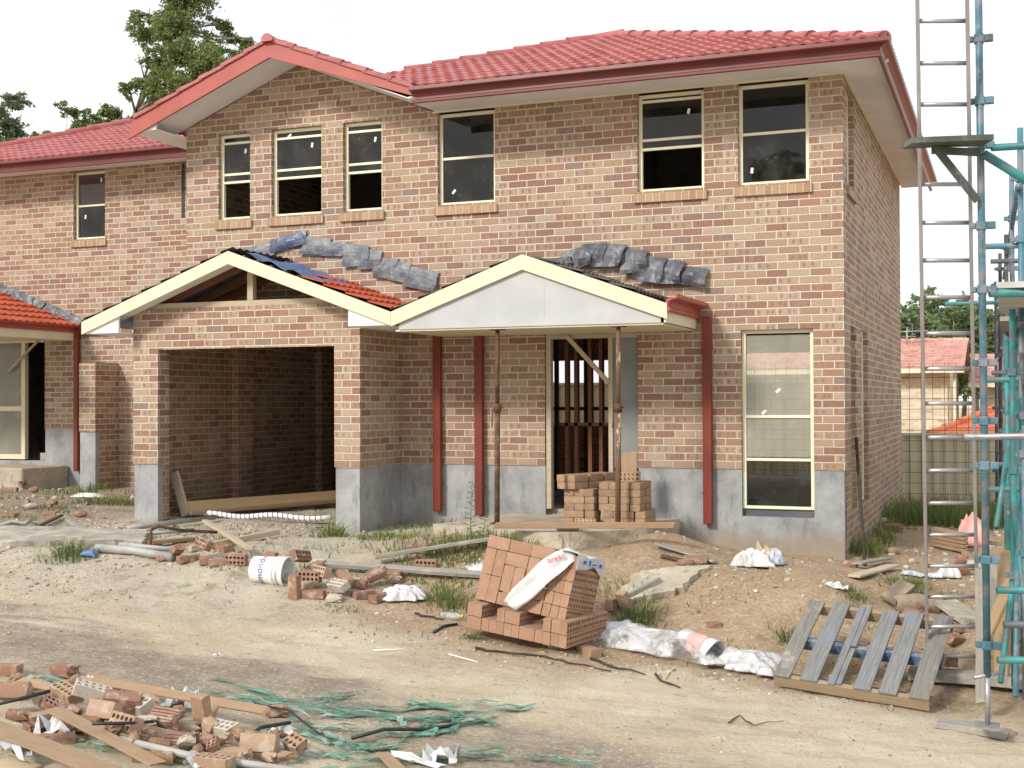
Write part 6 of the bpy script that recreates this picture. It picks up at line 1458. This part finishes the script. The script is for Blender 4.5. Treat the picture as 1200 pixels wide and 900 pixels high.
tuft((-3.726, -3.204), .08, 110, .08, 'grass', 'low grass at the edge of the white rag')
mb = MB()
for (px, rad, n, h, ry) in [((-4.713, -1.628),.45,260,.12,.2),((-3.333, -2.445),.55,420,.16,.25),((-3.838, -2.586),.6,260,.10,.2),((-10.205, 0.377),.55,420,.14,.4),((-10.303, -0.711),.5,160,.10,.3),((-3.760, -2.945),.8,300,.10,.12),((-1.699, -2.679),.3,160,.13,.3),((-3.027, -2.278),.4,160,.14,.2),((-4.586, -3.178),.7,160,.07,.12),((-4.059, -3.947),.25,90,.05,.1),((-5.593, -3.463),.3,60,.06,.1),((-2.334, -2.695),.3,60,.1,.2),((-1.019, -2.606),.5,60,.05,.2),((-11.803, 1.826),.4,160,.18,.4)]:
    blades(mb, px[0], px[1], rad, n, h, rs, .8, .006, 0, ry)
for _ in range(900): 
    x = rs.uniform(.05,1.6); y = rs.uniform(4.0,10.2); blades(mb, x, y, .15, 7, rs.uniform(.25,.55), rs, .6, .008)
for _ in range(60): x = rs.uniform(.03,.35); y = rs.uniform(-.1,5.5); blades(mb, x, y, .10, 7, .22, rs, .6, .007)
for _ in range(500):
    x = rs.uniform(-13,-5); y = rs.uniform(-3.9,-1.2)
    if float(vnoise(np.float64(x*.8), np.float64(y*1.2), 44)) > .08: blades(mb, x, y, .14, 5, rs.uniform(.05,.12), rs, .9, .005)
for _ in range(260):
    x = rs.uniform(-2.2,1.7); y = rs.uniform(-3.6,-.3)
    if float(vnoise(np.float64(x*.9), np.float64(y*1.3), 45)) > .12: blades(mb, x, y, .12, 5, rs.uniform(.04,.10), rs, .9, .005)
for _ in range(300): x = rs.uniform(-5.4,-3); y = rs.uniform(-1.7,-.1); blades(mb, x, y, .10, 3, .10, rs, .8, .005)
for _ in range(120): x = rs.uniform(-10,1); y = rs.uniform(-4.6,-2.2); blades(mb, x, y, .12, 5, .07, rs, .9, .005)
for _ in range(150): x = rs.uniform(-14,-9.5); y = rs.uniform(-2.5,1.7); blades(mb, x, y, .15, 6, .11, rs, .9, .006)
o = mb.build('weeds', M['grass'], None, False, fix=False); tag(o, 'thin green weeds and grass coming up around the house', 'weeds', None, 'stuff')
mb = MB()
for (px, rad, n, h, ry) in [((-3.730, -2.406),.6,200,.16,.25),((-9.947, 0.242),.5,160,.14,.3),((-1.499, -2.947),.3,80,.16,.3),((-4.251, -2.338),.5,120,.12,.2),((0.737, -1.671),.3,60,.15,.2)]: blades(mb, px[0], px[1], rad, n, h, rs, .8, .005, 0, ry)
for _ in range(260): x = rs.uniform(.1,1.6); y = rs.uniform(4.6,10.2); blades(mb, x, y, .15, 5, .45, rs, .6, .007)
o = mb.build('dry_weeds', M['grass_dry'], None, False, fix=False); tag(o, 'dry yellowish grass stems among the weeds', 'weeds', None, 'stuff')
def tall_weed(xy, h, label, n=26):
    mb = MB(); x, y = xy; z = gz(x,y); mb.tube([(x,y,z-.02),(x+.01,y,z+h*.5),(x+.03,y-.01,z+h)], .006, 6, r2=.002)
    for k in range(n):
        t = .12+.88*k/n; a = k*2.4; l = .13*(1.15-t*.75); p = Vector((x+.03*t*t,y,z+h*t)); d = Vector((math.cos(a),math.sin(a),.45)).normalized(); s = Vector((-math.sin(a),math.cos(a),0))*.011
        mb.add([p, p+d*l*.5+s, p+d*l-Vector((0,0,.02)), p+d*l*.5-s], [(0,1,2,3)])
    o = mb.build('weed_plant', M['leaf_mid'], None, False, fix=False); tag(o, label, 'weed')
tall_weed((-3.494, -2.268), .62, 'tall leafy weed growing in front of the second red downpipe'); tall_weed((-3.307, -2.373), .30, 'short leafy weed between the second downpipe and the steel prop', 14)
# ------------------------------------------------------------------ trees
def tree(name, base, clumps, leaf, label, n, leafsize, trunk_r, limbs=True, group=None, seed=1, cat='tree'):
    """clumps: (centre, radius, flatten); crown made of many small leaf faces gathered on sprays inside each clump"""
    rs = random.Random(seed); T_ = empty(name, base, label, cat, group); bx_, by_, bz_ = base
    mt = MB(); top = max(clumps, key=lambda c: c[0][2])[0]; spine = []
    for i in range(7):
        t = i/6; spine.append(Vector((bx_+(top[0]-bx_)*t*t+rs.uniform(-.1,.1)*trunk_r*4, by_+(top[1]-by_)*t*t, bz_-.2+(top[2]-bz_)*t*.93)))
    mt.tube(spine, trunk_r, 9, r2=trunk_r*.18)
    if limbs:
        for c, r, f in clumps:
            c = Vector(c); best = min(spine[1:], key=lambda p: (p-c).length + max(0, p.z-c.z)*3); mid = best.lerp(c, .5) + Vector((0,0,-.10*r)); mt.tube([best, mid, c], trunk_r*.20, 6, r2=trunk_r*.08)
            for k in range(5):
                a = Vector((rs.gauss(0,1),rs.gauss(0,1),rs.gauss(0,.6)+.3)).normalized(); mt.tube([mid.lerp(c,.6), c+a*r*.75], trunk_r*.10, 4, r2=trunk_r*.03)
    mt.build('trunk', M['bark'], T_, True)
    sub = []
    for c, r, f in clumps:
        for k in range(6):
            d = Vector((rs.gauss(0,1),rs.gauss(0,1),rs.gauss(0,.8))).normalized(); sub.append((Vector(c)+d*r*rs.uniform(.35,.85), r*rs.uniform(.30,.52), .75))
    clumps = sub
    mc = MB(); tot = sum(r*r for c, r, f in clumps)
    for c, r, f in clumps:
        c = Vector(c); m = int(n*r*r/tot); ns = max(4, m//26); per = max(6, m//ns)
        for s in range(ns):
            d = Vector((rs.gauss(0,1),rs.gauss(0,1),rs.gauss(0,1))).normalized(); rr = r*(rs.random()**.38)*rs.uniform(.75,1.12); sc = c+Vector((d.x*rr,d.y*rr,d.z*rr*f)); sr = r*rs.uniform(.22,.42)
            for k in range(per):
                e = Vector((rs.gauss(0,.5),rs.gauss(0,.5),rs.gauss(0,.38)))*sr; p = sc+e; l = leafsize*rs.uniform(.6,1.3); w = l*.30
                a = Vector((rs.gauss(0,1),rs.gauss(0,1),rs.gauss(-.5,.7))).normalized(); b = a.cross(Vector((rs.gauss(0,1),rs.gauss(0,1),rs.gauss(0,1)))).normalized()
                mc.add([p, p+a*l*.5+b*w, p+a*l, p+a*l*.5-b*w], [(0,1,2,3)])
    mc.build('crown', M[leaf], T_, False, fix=False)
    return T_
t1 = 46
def cl(*rows): return [(c, r, f) for (c, r, f) in rows]
tree('gum_tree', (-34.6,26.5,-1), cl(((-26.099, 24.139, 15.765),1.55,.9),((-26.380, 24.013, 16.859),1.3,.9),((-27.181, 23.724, 14.895),1.25,.8),((-25.505, 23.319, 14.298),1.5,.8),((-27.667, 23.519, 15.771),.55,.9),((-27.567, 23.585, 13.898),.95,.8),((-25.997, 23.139, 13.262),1.15,.8),((-25.055, 23.504, 13.747),.95,.8),((-24.858, 24.643, 14.823),.75,.8),((-24.426, 24.819, 14.446),.5,.8),((-26.036, 24.204, 12.892),.9,.8),((-27.055, 23.805, 12.647),.8,.7),((-25.365, 24.464, 13.264),.8,.7),((-26.772, 23.929, 11.771),.9,.7),((-27.582, 23.604, 12.024),.6,.7),((-25.751, 24.325, 12.266),.8,.7),((-28.154, 23.363, 13.120),.5,.7),((-25.071, 24.574, 13.762),.7,.7),((-26.418, 24.060, 12.394),.9,.7),((-24.580, 24.772, 13.417),.6,.7),((-25.114, 24.532, 15.511),.55,.8),((-24.190, 24.906, 14.882),.45,.8)),
     'leaf_gum', 'tall open crowned eucalypt rising behind the gabled roof', 52000, .115, .32, True, 'trees behind the houses', 3)
tree('gum_tree', (-38,25,-1), cl(((-31.005, 23.319, 12.580),.50,.8),((-30.295, 23.604, 12.258),.62,.7),((-29.523, 23.908, 12.382),.62,.7),((-28.872, 24.168, 12.188),.55,.7),((-31.666, 23.072, 11.562),.45,.6),((-30.003, 23.727, 11.746),.6,.6)),
     'leaf_gum', 'thin low eucalypt with small leaf clusters left of the tall one', 4200, .14, .10, True, 'trees behind the houses', 4)
tree('gum_tree', (-45,22,-1), cl(((-33.822, 23.280, 12.625),1.0,.85),((-33.342, 23.476, 12.167),.8,.8),((-34.614, 22.973, 12.172),1.2,.85),((-33.768, 23.312, 11.843),.85,.8),((-32.737, 22.653, 11.247),.55,.7),((-33.627, 22.302, 11.155),1.2,.8)),
     'leaf_dark', 'dark rounded tree cut off by the left picture edge', 7000, .16, .2, True, 'trees behind the houses', 5)
bt = [((-3.02, 50.63, 4.53), 2.5, 'leaf_mid', 'mid green bushy tree next to the brick side wall'), ((-2.74, 55.03, 4.88), 2.6, 'leaf_gum', 'olive bushy tree behind the left end of the pink roof'), ((-1.95, 53.19, 5.31), 2.9, 'leaf_mid', 'tallest bushy tree above the television antenna'), ((-1.58, 57.64, 5.07), 2.5, 'leaf_dark', 'green tree right of the antenna behind the ladder'), ((-0.75, 49.37, 4.51), 2.4, 'leaf_mid', 'darker tree between the ladder stiles over the roof end'), ((-0.49, 55.92, 5.05), 2.6, 'leaf_gum', 'light green tree right behind the ladder'), ((0.17, 52.96, 4.56), 2.5, 'leaf_mid', 'green tree left of the scaffold standard'), ((0.63, 59.59, 5.01), 2.6, 'leaf_dark', 'dark tree behind the scaffold standard'), ((1.29, 51.26, 4.46), 2.5, 'leaf_mid', 'green tree right of the scaffold standard'), ((1.84, 56.84, 4.95), 2.7, 'leaf_dark', 'dark tree under the scaffold deck'), ((2.39, 53.84, 4.63), 2.6, 'leaf_mid', 'green tree at the right picture edge behind the scaffold'), ((-3.48, 48.30, 4.36), 2.5, 'leaf_dark', 'dark tree mostly hidden by the brick side wall')]
for i, (c, r, lf, lb) in enumerate(bt):
    c = Vector(c); rs = random.Random(40+i); cls = []
    for k in range(10): cls.append((tuple(c+Vector((rs.uniform(-r,r)*.75, rs.uniform(-2,2), rs.uniform(-r*.95,r*.35)))), r*rs.uniform(.28,.45), .8))
    cls.append((tuple(c+Vector((0,0,r*.45))), r*.40, .8))
    tree('bushy_tree', (c.x,c.y,-1.5), cls, lf, lb, 6500, .22, .18, True, 'trees behind the pink roofed house', 50+i)
# ------------------------------------------------------------------ fence, mesh and houses at the right rear
FE = empty('metal_fence', (0,11,-.4), 'beige ribbed steel boundary fence stepping up to the left behind the house', 'fence')
x = 9.0; k = 0
while x > -14:
    x0 = x-2.35; top = 1.03 if x0 > -.4 else (1.22 if x0 > -2.6 else 2.05)
    if x > -.3 > x0: x0 = -.3
    prof = []
    n = max(2, int((x-x0)/.19)); mb = MB()
    pts = []
    for i in range(n):
        u0 = x0+(x-x0)*i/n; du = (x-x0)/n
        pts += [(u0,11.0),(u0+du*.42,11.0),(u0+du*.5,11.03),(u0+du*.92,11.03)]
    pts.append((x,11.0)); pts += [(x,11.045),(x0,11.045)]
    mb.prism(pts, 'Z', -.8, top-.04); mb.build('fence_sheet', M['fence_beige'], FE)
    mb = MB(); mb.box(x0+.02,x-.02,10.975,11.06,top-.039,top+.012); mb.build('top_rail', M['fence_beige'], FE)
    mb = MB(); mb.box(x0-.03,x0+.019,10.97,11.07,-.8,top+.03); mb.build('fence_post', M['fence_beige'], FE)
    x = x0; k += 1
mb = MB()
for i in range(25): mb.tube([(-3.6+i*.2,9.6,-.5),(-3.6+i*.2,9.62,2.35)], .0045, 5)
for i in range(14): mb.tube([(-3.6,9.605,-.2+i*.19),(1.2,9.605,-.2+i*.19)], .0045, 5)
for i in range(6): mb.tube([(1.3+i*.2,9.7,-.5),(1.3+i*.2,9.72,2.2)], .0045, 5)
for i in range(13): mb.tube([(1.3,9.705,-.2+i*.19),(2.3,9.705,-.2+i*.19)], .0045, 5)
o = mb.build('wire_mesh', M['rust']); tag(o, 'rusty square steel mesh panels standing in front of the beige fence', 'wire mesh')
def hip_house(name, x0, x1, y0, y1, zw, zr, wall, tile, label, ov=.5, kind='hip', zb=-1.2):
    H = empty(name, ((x0+x1)/2,(y0+y1)/2,zb), label, 'house')
    mb = MB(); mb.box(x0,x1,y0,y1,zb,zw); mb.build('wall', M[wall], H)
    mb = MB(); run = (y1-y0)/2+ov; L = math.hypot(run, zr-zw); ym = (y0+y1)/2
    X0, X1 = x0-ov, x1+ov
    if kind == 'hip':
        tile_slope(mb, (X0,y0-ov,zw), (X1,y0-ov,zw), (0,run,zr-zw), L, lambda s: s*run/L, lambda s: (X1-X0)-s*run/L, du=.06)
        mb.add([(X0,y0-ov,zw),(X0+run,ym,zr),(X0,y1+ov,zw)],[(0,1,2)]); mb.add([(X1,y0-ov,zw),(X1-run,ym,zr),(X1,y1+ov,zw)],[(0,1,2)]); mb.add([(X0+run,ym,zr),(X1-run,ym,zr),(X1,y1+ov,zw),(X0,y1+ov,zw)],[(0,1,2,3)])
    else:
        tile_slope(mb, (X0,y0-ov,zw), (X1,y0-ov,zw), (0,run,zr-zw), L, lambda s: 0, lambda s: X1-X0, du=.06); mb.add([(X0,ym,zr),(X1,ym,zr),(X1,y1+ov,zw),(X0,y1+ov,zw)],[(0,1,2,3)])
    r_ = mb.build('roof', M[tile], H)
    mb = MB(); ridge_caps(mb, (X0 if kind != 'hip' else X0+run, ym, zr+.04), (X1 if kind != 'hip' else X1-run, ym, zr+.04))
    if kind == 'hip': ridge_caps(mb, (X0,y0-ov,zw+.05), (X0+run,ym,zr+.04)); ridge_caps(mb, (X1,y0-ov,zw+.05), (X1-run,ym,zr+.04))
    mb.build('ridge_capping', M[tile], r_)
    mb = MB(); mb.box(X0,X1,y0-ov-.10,y0-ov-.002,zw-.10,zw+.02); mb.build('gutter', M['cream'], H)
    return H
hp = hip_house('bungalow', -9, .10, 22.5, 29, 2.50, 3.42, 'cream_brick', 'tile_pale', 'cream brick bungalow with mottled pink tiled roof behind the fence', .45, 'gable')
mb = MB(); mb.box(.101,.16,22.6,28.9,-.5,2.45); mb.build('barge_board', M['cream'], hp)
mb = MB(); mb.tube([(.30,22.3,-.5),(.30,22.3,2.4)], .05, 8); mb.build('downpipe', M['cream'], hp)
AN = MB(); AN.tube([(-1.15,25.2,3.1),(-1.15,25.2,3.85)], .02, 6); AN.tube([(-1.65,25.2,3.70),(-.55,25.2,3.72)], .022, 6)
for i in range(6): AN.tube([(-1.55+i*.14,25.0,3.71),(-1.55+i*.14,25.4,3.71)], .010, 5)
AN.tube([(-1.35,25.2,3.55),(-1.35,25.2,3.95),(-1.0,25.2,3.95),(-1.0,25.2,3.55),(-1.35,25.2,3.55)], .012, 5); AN.build('antenna', M['steel'], hp, True)
hip_house('bungalow', 1.0, 9.5, 25.5, 32, 2.12, 3.02, 'cream_brick', 'tile_pale', 'second pink roofed bungalow partly behind the scaffold', .45, 'gable')
hip_house('bungalow', .60, 7.5, 14.6, 20.5, .92, 2.35, 'cream_brick', 'tile_far', 'low house with bright orange hip roof just beyond the fence', .5, 'hip')
# ------------------------------------------------------------------ across the road, seen only in the window glass
hip_house('opposite_house', -26, -9, -38, -27, 6.2, 9.6, 'cream_brick', 'tile_dark', 'dark tiled house across the road that shows only as a reflection in the upper windows', .6, 'hip', -1.0)
for i, (x, y, h, r) in enumerate([(-5.5,-30,9.5,2.8),(-1.5,-33,10.5,3.0),(2.5,-31,9.0,2.8)]):
    rs = random.Random(90+i); cls = [((x+rs.uniform(-r,r)*.8, y+rs.uniform(-1,1), h-r*rs.uniform(-.3,1.9)), r*rs.uniform(.35,.5), .85) for k in range(8)]
    tree('street_tree', (x,y,-.6), cls, 'leaf_dark', ['left','middle','right'][i]+' one of three trees across the road mirrored in the window glass', 2500, .34, .2, True, 'trees across the road', 90+i)
# ------------------------------------------------------------------ sky, sun, camera
w = bpy.data.worlds.new('World'); S.world = w; w.use_nodes = True
nt = w.node_tree; nt.nodes.clear(); out = nt.nodes.new('ShaderNodeOutputWorld'); bg = nt.nodes.new('ShaderNodeBackground'); nt.links.new(bg.outputs[0], out.inputs[0])
sky = nt.nodes.new('ShaderNodeTexSky'); sky.sky_type = 'NISHITA'; sky.sun_disc = False
SUNV = Vector((.45, 1.0, -.72)).normalized()         # direction the light travels
el = math.asin(-SUNV.z); az = math.atan2(-SUNV.x, -SUNV.y)
sky.sun_elevation = el; sky.sun_rotation = az; sky.air_density = 1.2; sky.dust_density = 4.0; sky.ozone_density = 1.0
tc = nt.nodes.new('ShaderNodeTexCoord'); mp = nt.nodes.new('ShaderNodeMapping'); mp.inputs['Scale'].default_value = (1.2,1.2,3.2); nt.links.new(tc.outputs['Generated'], mp.inputs[0])
nz = nt.nodes.new('ShaderNodeTexNoise'); nz.inputs['Scale'].default_value = 2.4; nz.inputs['Detail'].default_value = 6; nt.links.new(mp.outputs[0], nz.inputs[0])
cr = nt.nodes.new('ShaderNodeMapRange'); cr.inputs[1].default_value = .30; cr.inputs[2].default_value = .72; cr.inputs[3].default_value = 1.0; cr.inputs[4].default_value = .72; nt.links.new(nz.outputs[0], cr.inputs[0])
cc = nt.nodes.new('ShaderNodeMix'); cc.data_type = 'RGBA'; nt.links.new(cr.outputs[0], cc.inputs[0]); nt.links.new(sky.outputs[0], cc.inputs[6]); cc.inputs[7].default_value = (9.8*.965,9.8*1.0,9.8*1.05,1)
nt.links.new(cc.outputs[2], bg.inputs[0]); bg.inputs[1].default_value = .1
sun = bpy.data.lights.new('sun', 'SUN'); sun.energy = 2.5; sun.angle = R(10); sun.color = (1.0,.945,.86)
so = bpy.data.objects.new('sun', sun); COL.objects.link(so); so.rotation_euler = SUNV.to_track_quat('-Z','Y').to_euler(); so.location = (-10,-20,20)
cam = bpy.data.cameras.new('camera'); co_ = bpy.data.objects.new('camera', cam); COL.objects.link(co_)
cam.sensor_width = 36; cam.lens = 1473.2*36/1200; cam.clip_end = 3000; cam.clip_start = .05
Rv = (0.929930, 0.367715, -0.003979); Uv = (0.008436, -0.010515, 0.999909); Fv = (-0.367640, 0.929879, 0.012880)
co_.matrix_world = Matrix(((Rv[0],Uv[0],-Fv[0],1.675),(Rv[1],Uv[1],-Fv[1],-14.154),(Rv[2],Uv[2],-Fv[2],1.70),(0,0,0,1)))
S.camera = co_
S.view_settings.view_transform = 'Standard'; S.view_settings.look = 'None'; S.view_settings.gamma = 1; S.view_settings.use_curve_mapping = False; S.view_settings.exposure = 0.36
S.cycles.max_bounces = 6; S.cycles.transparent_max_bounces = 12; S.cycles.use_denoising = True
